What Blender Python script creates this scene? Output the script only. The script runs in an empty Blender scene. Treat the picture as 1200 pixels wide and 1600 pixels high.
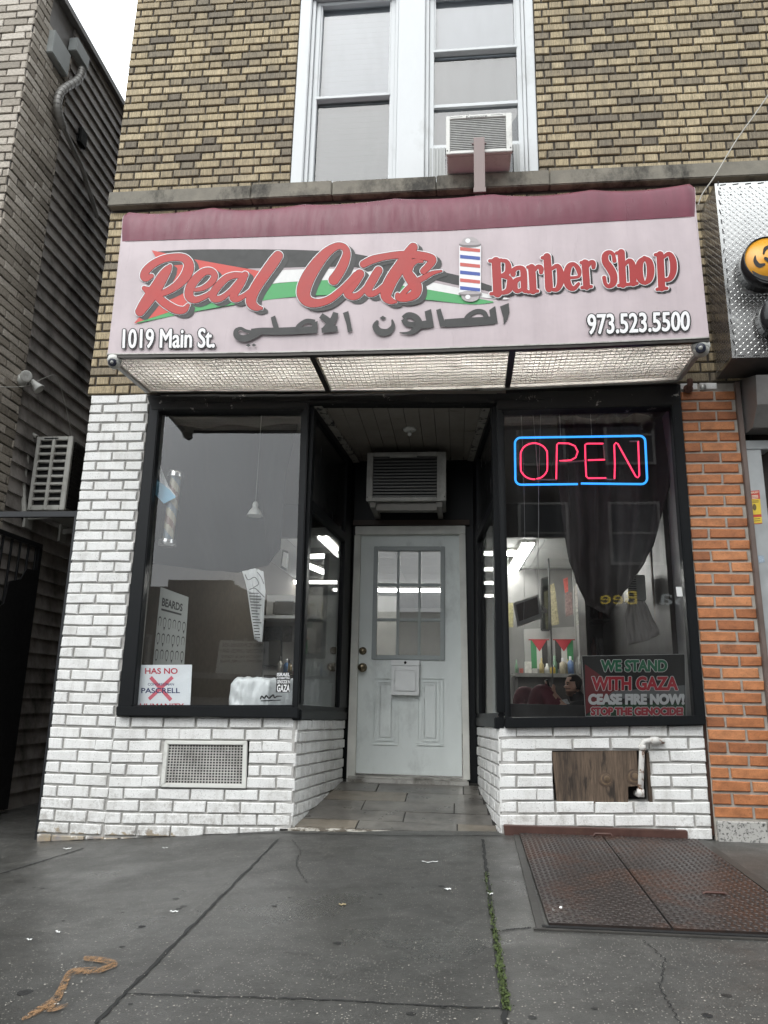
import bpy, bmesh, math, random
from mathutils import Vector, Matrix
random.seed(7)
S = bpy.context.scene
COL = S.collection
# ------------------------------------------------------------------ camera
FPX = 1160.0
CAMP = Vector((2.4752, -4.4876, 0.8909))
YAW, PIT, ROLL = 0.10313, 0.24512, 0.020757
FW = Vector((-math.sin(YAW)*math.cos(PIT), math.cos(YAW)*math.cos(PIT), math.sin(PIT)))
_r = Vector((math.cos(YAW), math.sin(YAW), 0)); _u = _r.cross(FW)
RT = _r*math.cos(ROLL) + _u*math.sin(ROLL)
UP = -_r*math.sin(ROLL) + _u*math.cos(ROLL)
cd = bpy.data.cameras.new('camera'); cam = bpy.data.objects.new('camera', cd); COL.objects.link(cam)
cam.matrix_world = Matrix(((RT.x, UP.x, -FW.x, CAMP.x), (RT.y, UP.y, -FW.y, CAMP.y), (RT.z, UP.z, -FW.z, CAMP.z), (0, 0, 0, 1)))
cd.sensor_fit = 'VERTICAL'; cd.sensor_height = 36.0; cd.lens = 36.0*FPX/1600.0
cd.clip_start = 0.05; cd.clip_end = 2000
S.camera = cam
# ------------------------------------------------------------------ world, sun, exposure
SUN_EL, SUN_ROT = math.radians(52), math.radians(200)
w = bpy.data.worlds.new("World"); S.world = w; w.use_nodes = True
nt = w.node_tree; nt.nodes.clear()
sky = nt.nodes.new('ShaderNodeTexSky'); sky.sky_type = 'NISHITA'; sky.sun_disc = False
sky.sun_elevation = SUN_EL; sky.sun_rotation = SUN_ROT; sky.air_density = 1.0; sky.dust_density = 6.0; sky.ozone_density = 1.0
hs = nt.nodes.new('ShaderNodeHueSaturation'); hs.inputs['Saturation'].default_value = 0.10
tcw = nt.nodes.new('ShaderNodeTexCoord'); nzw = nt.nodes.new('ShaderNodeTexNoise'); nzw.inputs['Scale'].default_value = 1.6; nzw.inputs['Detail'].default_value = 5
mrw = nt.nodes.new('ShaderNodeMapRange'); mrw.inputs['From Min'].default_value = .3; mrw.inputs['From Max'].default_value = .7; mrw.inputs['To Min'].default_value = .80; mrw.inputs['To Max'].default_value = 1.2
mxw = nt.nodes.new('ShaderNodeMix'); mxw.data_type = 'RGBA'; mxw.blend_type = 'MULTIPLY'; mxw.inputs['Factor'].default_value = 1
cld = nt.nodes.new('ShaderNodeMix'); cld.data_type = 'RGBA'; cld.inputs['Factor'].default_value = .8          # the overcast cloud deck over the clear sky
[i for i in cld.inputs if i.name == 'B' and i.type == 'RGBA'][0].default_value = (10.7, 11.2, 11.6, 1)
bgn = nt.nodes.new('ShaderNodeBackground'); bgn.inputs['Strength'].default_value = 0.15
wo = nt.nodes.new('ShaderNodeOutputWorld')
nt.links.new(sky.outputs[0], hs.inputs['Color']); nt.links.new(tcw.outputs['Generated'], nzw.inputs['Vector'])
nt.links.new(nzw.outputs[0], mrw.inputs['Value']); A6 = [i for i in cld.inputs if i.name == 'A' and i.type == 'RGBA'][0]; nt.links.new(hs.outputs[0], A6)
nt.links.new([o for o in cld.outputs if o.type == 'RGBA'][0], [i for i in mxw.inputs if i.name == 'A' and i.type == 'RGBA'][0]); nt.links.new(mrw.outputs[0], [i for i in mxw.inputs if i.name == 'B' and i.type == 'RGBA'][0])
nt.links.new([o for o in mxw.outputs if o.type == 'RGBA'][0], bgn.inputs['Color']); nt.links.new(bgn.outputs[0], wo.inputs[0])
sl = bpy.data.lights.new('sun', 'SUN'); sl.energy = 0.7; sl.angle = math.radians(40); sl.color = (1, .98, .95)
so = bpy.data.objects.new('sun', sl); COL.objects.link(so)
sd = Vector((math.sin(SUN_ROT)*math.cos(SUN_EL), math.cos(SUN_ROT)*math.cos(SUN_EL), math.sin(SUN_EL)))
so.rotation_euler = sd.to_track_quat('Z', 'Y').to_euler()
S.view_settings.view_transform = 'Standard'; S.view_settings.look = 'None'; S.view_settings.gamma = 1
S.view_settings.exposure = 0.65
S.cycles.max_bounces = 8; S.cycles.transparent_max_bounces = 16; S.cycles.sample_clamp_indirect = 6
# ------------------------------------------------------------------ pixel <-> place helpers (photo is 1200 x 1600)
def ray(x, y): return FPX*FW + (x-600)*RT + (800-y)*UP
def fy(x, y, Y=0.0):
    d = ray(x, y); return CAMP + d*((Y-CAMP.y)/d.y)
def fx(x, y, X):
    d = ray(x, y); return CAMP + d*((X-CAMP.x)/d.x)
def fz(x, y, Z):
    d = ray(x, y); return CAMP + d*((Z-CAMP.z)/d.z)
V = Vector
# ------------------------------------------------------------------ materials
MATS = {}
class N:
    def __init__(s, name):
        s.m = bpy.data.materials.new(name); s.m.use_nodes = True; s.t = s.m.node_tree
        s.b = s.t.nodes['Principled BSDF']; s.out = s.t.nodes['Material Output']
        s.g = s.t.nodes.new('ShaderNodeTexCoord')
    def n(s, kind, **kw):
        nd = s.t.nodes.new('ShaderNode'+kind)
        for k, v in kw.items():
            if k.startswith('i_'): nd.inputs[k[2:].replace('_', ' ')].default_value = v
            else: setattr(nd, k, v)
        return nd
    def L(s, a, b): s.t.links.new(a, b)
    def coord(s, stretch=(1, 1, 1)):
        mp = s.n('Mapping'); mp.inputs['Scale'].default_value = stretch; s.L(s.g.outputs['Object'], mp.inputs['Vector']); return mp.outputs[0]
    def noise(s, scale, stretch=(1, 1, 1), detail=5, rough=.6):
        nd = s.n('TexNoise', i_Scale=scale, i_Detail=detail, i_Roughness=rough); s.L(s.coord(stretch), nd.inputs['Vector']); return nd.outputs['Fac']
    def ramp(s, fac, stops):
        r = s.n('ValToRGB'); el = r.color_ramp.elements
        while len(el) < len(stops): el.new(.5)
        for e, (p, c) in zip(el, stops):
            e.position = p; e.color = (c[0], c[1], c[2], 1) if not isinstance(c, (int, float)) else (c, c, c, 1)
        s.L(fac, r.inputs[0]); return r.outputs[0]
    def mix(s, fac, a, b, blend='MIX'):
        x = s.n('Mix', data_type='RGBA', blend_type=blend)
        for sock, v in (('Factor', fac), ('A', a), ('B', b)):
            inp = x.inputs[sock] if sock == 'Factor' else [i for i in x.inputs if i.name == sock and i.type == 'RGBA'][0]
            if hasattr(v, 'links'): s.L(v, inp)
            elif isinstance(v, (int, float)): inp.default_value = v
            else: inp.default_value = (v[0], v[1], v[2], 1)
        return [o for o in x.outputs if o.type == 'RGBA'][0]
    def attr(s, name):
        a = s.n('Attribute'); a.attribute_name = name; return a.outputs['Fac']
    def bump(s, h, strength=.3, dist=.003):
        b = s.n('Bump', i_Strength=strength, i_Distance=dist); s.L(h, b.inputs['Height']); s.L(b.outputs[0], s.b.inputs['Normal'])
    def base(s, c):
        if hasattr(c, 'links'): s.L(c, s.b.inputs['Base Color'])
        else: s.b.inputs['Base Color'].default_value = (c[0], c[1], c[2], 1)
    def val(s, k, v):
        if hasattr(v, 'links'): s.L(v, s.b.inputs[k])
        else: s.b.inputs[k].default_value = v
def sc(c, k): return tuple(min(1, x*k) for x in c)
def M(name, c, rough=.55, metal=0, var=.18, scale=14, bump=0, stretch=(1, 1, 1), spec=.5, dirt=None, dirt_scale=5, dirt_amt=(.45, .7)):
    if name in MATS: return MATS[name]
    k = N(name)
    f = k.noise(scale, stretch)
    col = k.ramp(f, [(.25, sc(c, 1-var)), (.75, sc(c, 1+var))])
    if dirt:
        d = k.ramp(k.noise(dirt_scale, (1, 1, .6), 8, .7), [(dirt_amt[0], 0), (dirt_amt[1], 1)])
        col = k.mix(d, col, dirt)
    k.base(col); k.val('Metallic', metal)
    k.val('Roughness', k.ramp(f, [(.2, max(.03, rough-.1)), (.8, min(1, rough+.1))])); k.val('Specular IOR Level', spec)
    if bump: k.bump(k.noise(scale*6, stretch), bump, .004)
    MATS[name] = k.m; return k.m
def flat(name, c, rough=.6): return M(name, c, rough, 0, .06, 30)
def emit(name, c, st):
    if name in MATS: return MATS[name]
    k = N(name); k.base(c); k.val('Emission Color', (c[0], c[1], c[2], 1)); k.val('Emission Strength', st); MATS[name] = k.m; return k.m
def glass(name, tint=(.93, .95, .95), gain=1.6, dirt=.03, rough=0.0):
    if name in MATS: return MATS[name]
    k = N(name); k.t.nodes.remove(k.b)
    tr = k.n('BsdfTransparent'); tr.inputs[0].default_value = (*tint, 1)
    gl = k.n('BsdfGlossy'); gl.inputs['Roughness'].default_value = rough
    fr = k.n('Fresnel'); fr.inputs[0].default_value = 1.5
    ml = k.n('Math', operation='MULTIPLY', use_clamp=True); ml.inputs[1].default_value = gain; k.L(fr.outputs[0], ml.inputs[0])
    mx = k.n('MixShader'); k.L(ml.outputs[0], mx.inputs[0]); k.L(tr.outputs[0], mx.inputs[1]); k.L(gl.outputs[0], mx.inputs[2])
    df = k.n('BsdfDiffuse'); df.inputs[0].default_value = (.55, .56, .55, 1)
    d = k.ramp(k.noise(3, (1, 1, .25), 7, .7), [(.45, 0), (.8, dirt)])
    m2 = k.n('MixShader'); k.L(d, m2.inputs[0]); k.L(mx.outputs[0], m2.inputs[1]); k.L(df.outputs[0], m2.inputs[2])
    k.L(m2.outputs[0], k.out.inputs[0]); MATS[name] = k.m; return k.m
# ------------------------------------------------------------------ mesh builder
ORG = {}
class MB:
    def __init__(s): s.v = []; s.f = []; s.mi = []; s.t = []; s.sm = []
    def add(s, vs, fs, m=0, tint=.5, smooth=False):
        o = len(s.v); s.v += [V(p) for p in vs]; s.t += [tint]*len(vs)
        for f in fs: s.f.append([i+o for i in f]); s.mi.append(m); s.sm.append(smooth)
        return s
    def box(s, a, b, m=0, tint=.5):
        x0, x1 = sorted((a[0], b[0])); y0, y1 = sorted((a[1], b[1])); z0, z1 = sorted((a[2], b[2]))
        return s.hexa([(x0, y0, z0), (x1, y0, z0), (x1, y1, z0), (x0, y1, z0), (x0, y0, z1), (x1, y0, z1), (x1, y1, z1), (x0, y1, z1)], m, tint)
    def hexa(s, p, m=0, tint=.5):
        return s.add(p, [(0, 3, 2, 1), (4, 5, 6, 7), (0, 1, 5, 4), (1, 2, 6, 5), (2, 3, 7, 6), (3, 0, 4, 7)], m, tint)
    def obox(s, c, ax, ay, az, m=0):
        c = V(c); ax = V(ax); ay = V(ay); az = V(az)
        return s.hexa([c-ax-ay-az, c+ax-ay-az, c+ax+ay-az, c-ax+ay-az, c-ax-ay+az, c+ax-ay+az, c+ax+ay+az, c-ax+ay+az], m)
    def quadslab(s, q, n, d, m=0):
        if len(q) != 4: return s.prism(q, n, d, m)
        q = [V(p) for p in q]; n = V(n)*d
        return s.hexa([*q, *[p+n for p in q]], m)
    def quad(s, q, m=0, tint=.5): return s.add(q, [tuple(range(len(q)))], m, tint)
    def bar(s, a, b, wx, wy, up=(0, 0, 1), m=0):
        a = V(a); b = V(b); d = (b-a).normalized(); u = V(up)
        if abs(d.dot(u)) > .97: u = V((0, 1, 0))
        x = d.cross(u).normalized(); y = x.cross(d)
        return s.obox((a+b)/2, x*wx/2, d*(b-a).length/2, y*wy/2, m)
    def tube(s, pts, r, seg=10, m=0, cap=True, rs=None):
        pts = [V(p) for p in pts]; n = len(pts); o = []; x = None
        for i, p in enumerate(pts):
            d = (pts[min(i+1, n-1)]-pts[max(i-1, 0)]).normalized()
            if x is None:
                a = V((0, 0, 1)) if abs(d.z) < .9 else V((1, 0, 0)); x = d.cross(a).normalized()
            else: x = (x-d*x.dot(d)).normalized()
            y = d.cross(x); rr = rs[i] if rs else r
            o += [p+(x*math.cos(2*math.pi*j/seg)+y*math.sin(2*math.pi*j/seg))*rr for j in range(seg)]
        fs = [(i*seg+j, i*seg+(j+1) % seg, (i+1)*seg+(j+1) % seg, (i+1)*seg+j) for i in range(n-1) for j in range(seg)]
        s.add(o, fs, m, smooth=True)
        if cap: s.add(o[:seg], [tuple(range(seg))[::-1]], m); s.add(o[-seg:], [tuple(range(seg))], m)
        return s
    def lathe(s, o, axis, prof, seg=24, m=0):
        o = V(o); ax = V(axis).normalized(); a = V((0, 0, 1)) if abs(ax.z) < .9 else V((1, 0, 0)); x = ax.cross(a).normalized(); y = ax.cross(x)
        vs = [o+ax*h+(x*math.cos(2*math.pi*j/seg)+y*math.sin(2*math.pi*j/seg))*r for h, r in prof for j in range(seg)]
        fs = [(i*seg+j, i*seg+(j+1) % seg, (i+1)*seg+(j+1) % seg, (i+1)*seg+j) for i in range(len(prof)-1) for j in range(seg)]
        return s.add(vs, fs, m, smooth=True)
    def ball(s, c, r, m=0, sx=1, sy=1, sz=1, seg=16):
        vs = []; fs = []; c = V(c); R = seg//2
        for i in range(R+1):
            th = math.pi*i/R
            for j in range(seg):
                ph = 2*math.pi*j/seg; vs.append(c+V((math.sin(th)*math.cos(ph)*r*sx, math.sin(th)*math.sin(ph)*r*sy, math.cos(th)*r*sz)))
        for i in range(R):
            for j in range(seg): fs.append((i*seg+j, (i+1)*seg+j, (i+1)*seg+(j+1) % seg, i*seg+(j+1) % seg))
        return s.add(vs, fs, m, smooth=True)
    def prism(s, poly, n, d, m=0):
        poly = [V(p) for p in poly]; n = V(n)*d; k = len(poly)
        vs = poly+[p+n for p in poly]
        return s.add(vs, [tuple(range(k))[::-1], tuple(range(k, 2*k))]+[(i, (i+1) % k, k+(i+1) % k, k+i) for i in range(k)], m)
    def sheet(s, rows, m=0, smooth=True):
        r = len(rows); c = len(rows[0])
        return s.add([p for row in rows for p in row], [(i*c+j, i*c+j+1, (i+1)*c+j+1, (i+1)*c+j) for i in range(r-1) for j in range(c-1)], m, smooth=smooth)
    def build(s, name, mats, parent=None, bevel=0):
        if not isinstance(mats, (list, tuple)): mats = [mats]
        org = ORG.get(parent.name, V((0, 0, 0))) if parent else V((0, 0, 0))
        me = bpy.data.meshes.new(name)
        if not parent and s.v:
            lo = V([min(p[i] for p in s.v) for i in range(3)]); hi = V([max(p[i] for p in s.v) for i in range(3)])
            org = V(((lo.x+hi.x)/2, (lo.y+hi.y)/2, lo.z))
        me.from_pydata([p-org for p in s.v], [], s.f)
        for m in mats: me.materials.append(m)
        for p, mi, sm in zip(me.polygons, s.mi, s.sm): p.material_index = mi; p.use_smooth = sm
        at = me.attributes.new('tint', 'FLOAT', 'POINT')
        at.data.foreach_set('value', s.t)
        bm = bmesh.new(); bm.from_mesh(me); bmesh.ops.recalc_face_normals(bm, faces=bm.faces)
        if bevel: bmesh.ops.bevel(bm, geom=[e for e in bm.edges if len(e.link_faces) == 2 and e.calc_face_angle(0) > .6], offset=bevel, segments=2, affect='EDGES', clamp_overlap=True)
        bm.to_mesh(me); bm.free()
        o = bpy.data.objects.new(name, me); COL.objects.link(o)
        if parent: o.parent = parent
        else: o.location = org
        ORG[o.name] = org
        return o
def tag(o, label=None, cat=None, group=None, kind=None):
    if label: o['label'] = label
    if cat: o['category'] = cat
    if group: o['group'] = group
    if kind: o['kind'] = kind
    return o
def thing(name, loc, label, cat, group=None):
    o = bpy.data.objects.new(name, None); COL.objects.link(o); o.location = loc; o.empty_display_size = .1; ORG[o.name] = V(loc)
    return tag(o, label, cat, group)
def dup(root, delta, label=None, name=None):
    r = root.copy(); COL.objects.link(r); r.location = V(root.location)+V(delta)
    if label: r['label'] = label
    for ch in list(root.children):
        c = ch.copy(); COL.objects.link(c); c.parent = r
        for g in ch.children: d = g.copy(); COL.objects.link(d); d.parent = c
    return r
# ------------------------------------------------------------------ writing
def glyphs(body, off=0.0, shear=0.0, space=1.0):
    cu = bpy.data.curves.new('writing', 'FONT'); cu.body = body; cu.size = 1; cu.offset = off; cu.shear = shear; cu.space_character = space
    cu.resolution_u = 4; cu.fill_mode = 'FRONT'
    ob = bpy.data.objects.new('writing', cu); COL.objects.link(ob)
    dg = bpy.context.evaluated_depsgraph_get(); dg.update()
    me = bpy.data.meshes.new_from_object(ob.evaluated_get(dg))
    vs = [v.co.copy() for v in me.vertices]; fs = [tuple(p.vertices) for p in me.polygons]
    bpy.data.objects.remove(ob); bpy.data.curves.remove(cu); bpy.data.meshes.remove(me)
    return vs, fs
def write(mb, body, quad, m=0, off=0.0, lift=.0015, shear=0.0, base_off=0.0, space=1.0):
    """lay text into quad (top-left, top-right, bottom-right, bottom-left); ink box fills it; lifted along the quad's front normal"""
    tl, tr, br, bl = [V(p) for p in quad]
    n = (bl-tl).cross(tr-tl).normalized()
    if n.dot(CAMP-tl) < 0: n = -n
    v0, f0 = glyphs(body, base_off, shear, space)
    x0 = min(v.x for v in v0); x1 = max(v.x for v in v0); y0 = min(v.y for v in v0); y1 = max(v.y for v in v0)
    vs, fs = (v0, f0) if off == base_off else glyphs(body, off, shear, space)
    out = []
    for v in vs:
        a = (v.x-x0)/(x1-x0); b = (y1-v.y)/(y1-y0)
        out.append((tl*(1-a)+tr*a)*(1-b)+(bl*(1-a)+br*a)*b+n*lift)
    mb.add(out, fs, m); return mb
def fat(mb, body, quad, m, r, lift, base=.02, rings=1):
    """text thickened by r (metres): the same ink laid several times, each a hair further out"""
    k = 0
    for rr in ([0]+[r*(i+1)/rings for i in range(rings)]):
        for a in range(1 if rr == 0 else 10):
            tl, tr, br, bl = [V(p) for p in quad]; ex = (tr-tl).normalized(); ez = (tl-bl).normalized(); d = ex*math.cos(a*math.pi/5)*rr+ez*math.sin(a*math.pi/5)*rr
            write(mb, body, [p+d for p in (tl, tr, br, bl)], m, base, lift+k*1.1e-5, 0, base); k += 1
    return mb
def spline(pts, sub=6):
    P = [tuple(map(float, p)) for p in pts]; out = []; n = len(P)
    for i in range(n-1):
        p0 = P[max(i-1, 0)]; p1 = P[i]; p2 = P[i+1]; p3 = P[min(i+2, n-1)]
        for k in range(sub):
            t = k/sub
            out.append(tuple(.5*((2*b)+(-a+c)*t+(2*a-5*b+4*c-d)*t*t+(-a+3*b-3*c+d)*t**3) for a, b, c, d in zip(p0, p1, p2, p3)))
    out.append(P[-1]); return out
def brush(mb, pts, to3d, grow=0.0, dx=0, dy=0, lift=.001, m=0, sub=6, cap=True):
    """a brush stroke of varying width (x, y, width) laid on a surface"""
    q = spline(pts, sub); n = len(q); L = []; R = []
    for i, (x, y, wd) in enumerate(q):
        a = q[max(i-1, 0)]; b = q[min(i+1, n-1)]; tx, ty = b[0]-a[0], b[1]-a[1]; l = math.hypot(tx, ty) or 1
        nx, ny = -ty/l, tx/l; h = wd/2+grow; li = lift+i*6e-6
        L.append(to3d(x+dx+nx*h, y+dy+ny*h, li)); R.append(to3d(x+dx-nx*h, y+dy-ny*h, li))
    mb.add(L+R, [(i, i+1, n+i+1, n+i) for i in range(n-1)], m)
    if cap:
        for i, sgn in ((0, -1), (n-1, 1)):
            a = q[max(i-1, 0)]; b = q[min(i+1, n-1)]; ang = math.atan2(b[1]-a[1], b[0]-a[0]); h = q[i][2]/2+grow
            rim = [to3d(q[i][0]+dx+math.cos(ang+sgn*math.pi/2*(k/5)+(0 if sgn > 0 else math.pi))*h if False else q[i][0]+dx+math.cos(ang+(0 if sgn > 0 else math.pi)+math.pi*(k/10-.5))*h,
                        q[i][1]+dy+math.sin(ang+(0 if sgn > 0 else math.pi)+math.pi*(k/10-.5))*h, lift+i*6e-6+3e-6) for k in range(11)]
            mb.add(rim, [tuple(range(11))], m)
    return mb
# ------------------------------------------------------------------ brickwork
def bricks(mb, o, u, n, u0, u1, zs, pitch, off=0.0, bond='run', joint=.010, depth=.010, m=0, holes=(), jit=.0015, wfun=None, v=(0, 0, 1), bridge=0.0):
    """lay brick faces standing `depth` proud of the mortar plane; zs = list of course tops; holes = (u0,u1,z0,z1)"""
    o = V(o); u = V(u); n = V(n); v = V(v)
    for k, (zt, h) in enumerate(zs):
        za, zb = zt-h+joint, zt
        segs = []; 
        if bond == 'run':
            x = u0-pitch*2+off+(pitch/2 if k % 2 else 0)
            while x < u1+pitch: segs.append((x, x+pitch-joint)); x += pitch
        else:                                   # stretcher and header in every course
            x = u0-pitch*3+off+((k*37) % 100)/100*0+(pitch*.75 if k % 2 else 0)
            while x < u1+pitch: segs.append((x, x+pitch-joint)); segs.append((x+pitch, x+pitch*1.5-joint)); x += pitch*1.5
        spans = [(u0, u1)]
        for (a, b, c, d) in holes:
            if c < zb-.012 and d > za+.012:
                spans = [q for (p0, p1) in spans for q in ((p0, min(p1, a)), (max(p0, b), p1)) if q[1]-q[0] > .012]
        for (a, b) in segs:
            for (p0, p1) in spans:
                a2, b2 = max(a, p0), min(b+(joint*.85 if random.random() < bridge else 0), p1)          # bridge: paint has filled the joint
                if b2-a2 < .02: continue
                j = lambda: random.uniform(-jit, jit)
                dp = depth+random.uniform(-.0028, .0022); ch = .004
                tl = random.random()
                ring = [(a2+j(), za+j()), (b2+j(), za+j()), (b2+j(), zb+j()), (a2+j(), zb+j())]
                inn = [(ring[0][0]+ch, ring[0][1]+ch), (ring[1][0]-ch, ring[1][1]+ch), (ring[2][0]-ch, ring[2][1]-ch), (ring[3][0]+ch, ring[3][1]-ch)]
                P = lambda q, dd: o+u*q[0]+v*q[1]+n*dd
                vs = [P(q, -.002) for q in ring]+[P(q, dp-ch) for q in ring]+[P(q, dp) for q in inn]
                fs = [(0, 1, 5, 4), (1, 2, 6, 5), (2, 3, 7, 6), (3, 0, 4, 7), (4, 5, 9, 8), (5, 6, 10, 9), (6, 7, 11, 10), (7, 4, 8, 11), (8, 9, 10, 11)]
                mb.add(vs, fs, m, tl)
# ------------------------------------------------------------------ named materials
def m_white_brick():
    k = N('white_painted_brick'); t = k.attr('tint')
    f = k.noise(9, (1, 1, 1), 6, .65); g = k.noise(140, (1, 1, 1), 3, .7)
    c = k.ramp(f, [(.28, (.60, .595, .57)), (.46, (.75, .75, .73)), (.7, (.82, .82, .80))])
    c = k.mix(k.ramp(t, [(0, 0), (1, .22)]), c, (.52, .51, .485))
    pit = k.ramp(g, [(.33, (.30, .29, .27)), (.43, (1, 1, 1))]); c = k.mix(.55, c, pit, 'MULTIPLY')
    # paint worn off near the pavement: bare tan and violet masonry
    sp = k.n('SeparateXYZ'); gm = k.n('NewGeometry'); k.L(gm.outputs['Position'], sp.inputs[0])
    h = k.n('MapRange'); h.inputs['From Min'].default_value = .04; h.inputs['From Max'].default_value = .22; h.inputs['To Min'].default_value = .26; h.inputs['To Max'].default_value = -.35
    k.L(sp.outputs['Z'], h.inputs['Value'])
    ad = k.n('Math', operation='ADD'); k.L(h.outputs[0], ad.inputs[0]); k.L(k.noise(16, (1, 1, 1.4), 7, .7), ad.inputs[1])
    worn = k.ramp(ad.outputs[0], [(.60, 0), (.66, 1)])
    bare = k.ramp(k.noise(7), [(.35, (.20, .19, .21)), (.5, (.33, .26, .17)), (.65, (.36, .32, .25))])
    c = k.mix(worn, c, bare)
    gd = k.n('MapRange'); gd.inputs['From Min'].default_value = .1; gd.inputs['From Max'].default_value = .75; gd.inputs['To Min'].default_value = .13; gd.inputs['To Max'].default_value = -.2; k.L(sp.outputs['Z'], gd.inputs['Value'])
    sa = k.n('Math', operation='ADD'); k.L(gd.outputs[0], sa.inputs[0]); k.L(k.noise(22, (1, 1, 1), 7, .75), sa.inputs[1]); c = k.mix(k.ramp(sa.outputs[0], [(.56, 0), (.74, .6)]), c, (.27, .25, .22))          # splash dirt
    chip = k.ramp(k.noise(38, (1, 1, 1), 5, .8), [(.69, 0), (.72, .8)]); c = k.mix(chip, c, (.20, .185, .165))
    drip = k.ramp(k.noise(20, (1, 1, .12), 6, .6), [(.52, 0), (.72, .35)]); c = k.mix(drip, c, (.42, .40, .36))
    k.base(c); k.val('Roughness', k.ramp(f, [(.3, .42), (.7, .62)])); k.bump(k.noise(90, (1, 1, 1), 4, .7), .55, .004); return k.m
def m_tan_brick():
    k = N('tan_wirecut_brick'); t = k.attr('tint')
    c = k.ramp(t, [(0, (.18, .148, .105)), (.12, (.26, .215, .145)), (.35, (.39, .312, .192)), (.7, (.47, .378, .226)), (1, (.55, .45, .285))])
    scr = k.ramp(k.noise(34, (6, 6, .30), 5, .75), [(.36, .18), (.58, 1.08)]); c = k.mix(.75, c, scr, 'MULTIPLY')
    spt = k.ramp(k.noise(160, (1, 1, .6), 3, .7), [(.36, .3), (.46, 1)]); c = k.mix(.55, c, spt, 'MULTIPLY')
    soot = k.ramp(k.noise(1.3, (1, 1, .7), 7, .65), [(.50, 0), (.75, .5)]); c = k.mix(soot, c, (.13, .115, .09)); run = k.ramp(k.noise(3.2, (3.5, 1, .16), 7, .7), [(.53, 0), (.72, .6)]); c = k.mix(run, c, (.115, .10, .078))          # water streaks
    k.base(c); k.val('Roughness', .75); k.bump(k.noise(70, (6, 6, .4), 4, .7), .5, .004); return k.m
def m_orange_brick():
    k = N('orange_brick'); t = k.attr('tint')
    c = k.ramp(t, [(0, (.30, .108, .042)), (.4, (.42, .155, .058)), (.75, (.47, .185, .072)), (1, (.53, .225, .095))])
    spk = k.ramp(k.noise(150, (1, 1, 1), 3, .7), [(.34, .35), (.45, 1)]); c = k.mix(.6, c, spk, 'MULTIPLY')
    blot = k.ramp(k.noise(11, (1, 1, 1.5), 6, .7), [(.32, .62), (.6, 1.08)]); c = k.mix(1, c, blot, 'MULTIPLY')
    ch = k.ramp(k.noise(75, (1, 1, 1), 4, .8), [(.70, 0), (.74, .8)]); c = k.mix(ch, c, (.62, .55, .46))
    k.base(c); k.val('Roughness', .62); k.bump(k.noise(110, (1, 1, 1), 4, .7), .5, .003); return k.m
def m_old_brick(name, ca, cb, cc):
    k = N(name); t = k.attr('tint')
    c = k.ramp(t, [(0, ca), (.5, cb), (1, cc)])
    c = k.mix(.8, c, k.ramp(k.noise(40, (1, 1, 2), 6, .75), [(.33, .5), (.55, 1.08)]), 'MULTIPLY')
    k.base(c); k.val('Roughness', .8); k.bump(k.noise(60), .6, .004); return k.m
def m_sidewalk():
    k = N('wet_sidewalk_concrete'); t = k.attr('tint')
    f = k.noise(1.1, (1, 1, 1), 7, .6); f2 = k.noise(8, (1, 1, 1), 7, .7)
    c = k.ramp(f2, [(.3, (.043, .0425, .039)), (.55, (.061, .060, .055)), (.75, (.078, .076, .070))])
    c = k.mix(.75, c, k.ramp(f, [(.3, .62), (.7, 1.12)]), 'MULTIPLY')
    c = k.mix(1, c, k.ramp(t, [(0, .7), (1, 1.3)]), 'MULTIPLY')
    v = k.n('TexVoronoi', i_Scale=120); k.L(k.coord(), v.inputs['Vector'])
    rnd = k.n('SeparateColor'); k.L(v.outputs['Color'], rnd.inputs[0])
    near = k.n('Math', operation='LESS_THAN'); near.inputs[1].default_value = .25; k.L(v.outputs['Distance'], near.inputs[0])
    some = k.n('Math', operation='GREATER_THAN'); some.inputs[1].default_value = .70; k.L(rnd.outputs[0], some.inputs[0])
    pr = k.n('Math', operation='MULTIPLY'); k.L(near.outputs[0], pr.inputs[0]); k.L(some.outputs[0], pr.inputs[1])
    c = k.mix(pr.outputs[0], c, (.25, .24, .21))
    v3 = k.n('TexVoronoi', i_Scale=210); k.L(k.coord(), v3.inputs['Vector']); dk = k.n('Math', operation='LESS_THAN'); dk.inputs[1].default_value = .2; k.L(v3.outputs['Distance'], dk.inputs[0])
    c = k.mix(dk.outputs[0], c, (.02, .02, .02))
    st = k.ramp(k.noise(2.7, (1, 1.6, 1), 8, .72), [(.57, 1), (.60, .86), (.70, .78)]); c = k.mix(1, c, st, 'MULTIPLY')          # damp patches with an edge
    pale = k.ramp(k.noise(3.4, (1, 1, 1), 7, .7), [(.60, 0), (.72, .35)]); c = k.mix(pale, c, (.085, .083, .076))
    k.base(c); k.val('Roughness', k.ramp(k.noise(1.6, (1, 1, 1), 6, .65), [(.35, .26), (.65, .6)])); k.bump(k.noise(120, (1, 1, 1), 5, .7), .35, .003); return k.m
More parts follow.
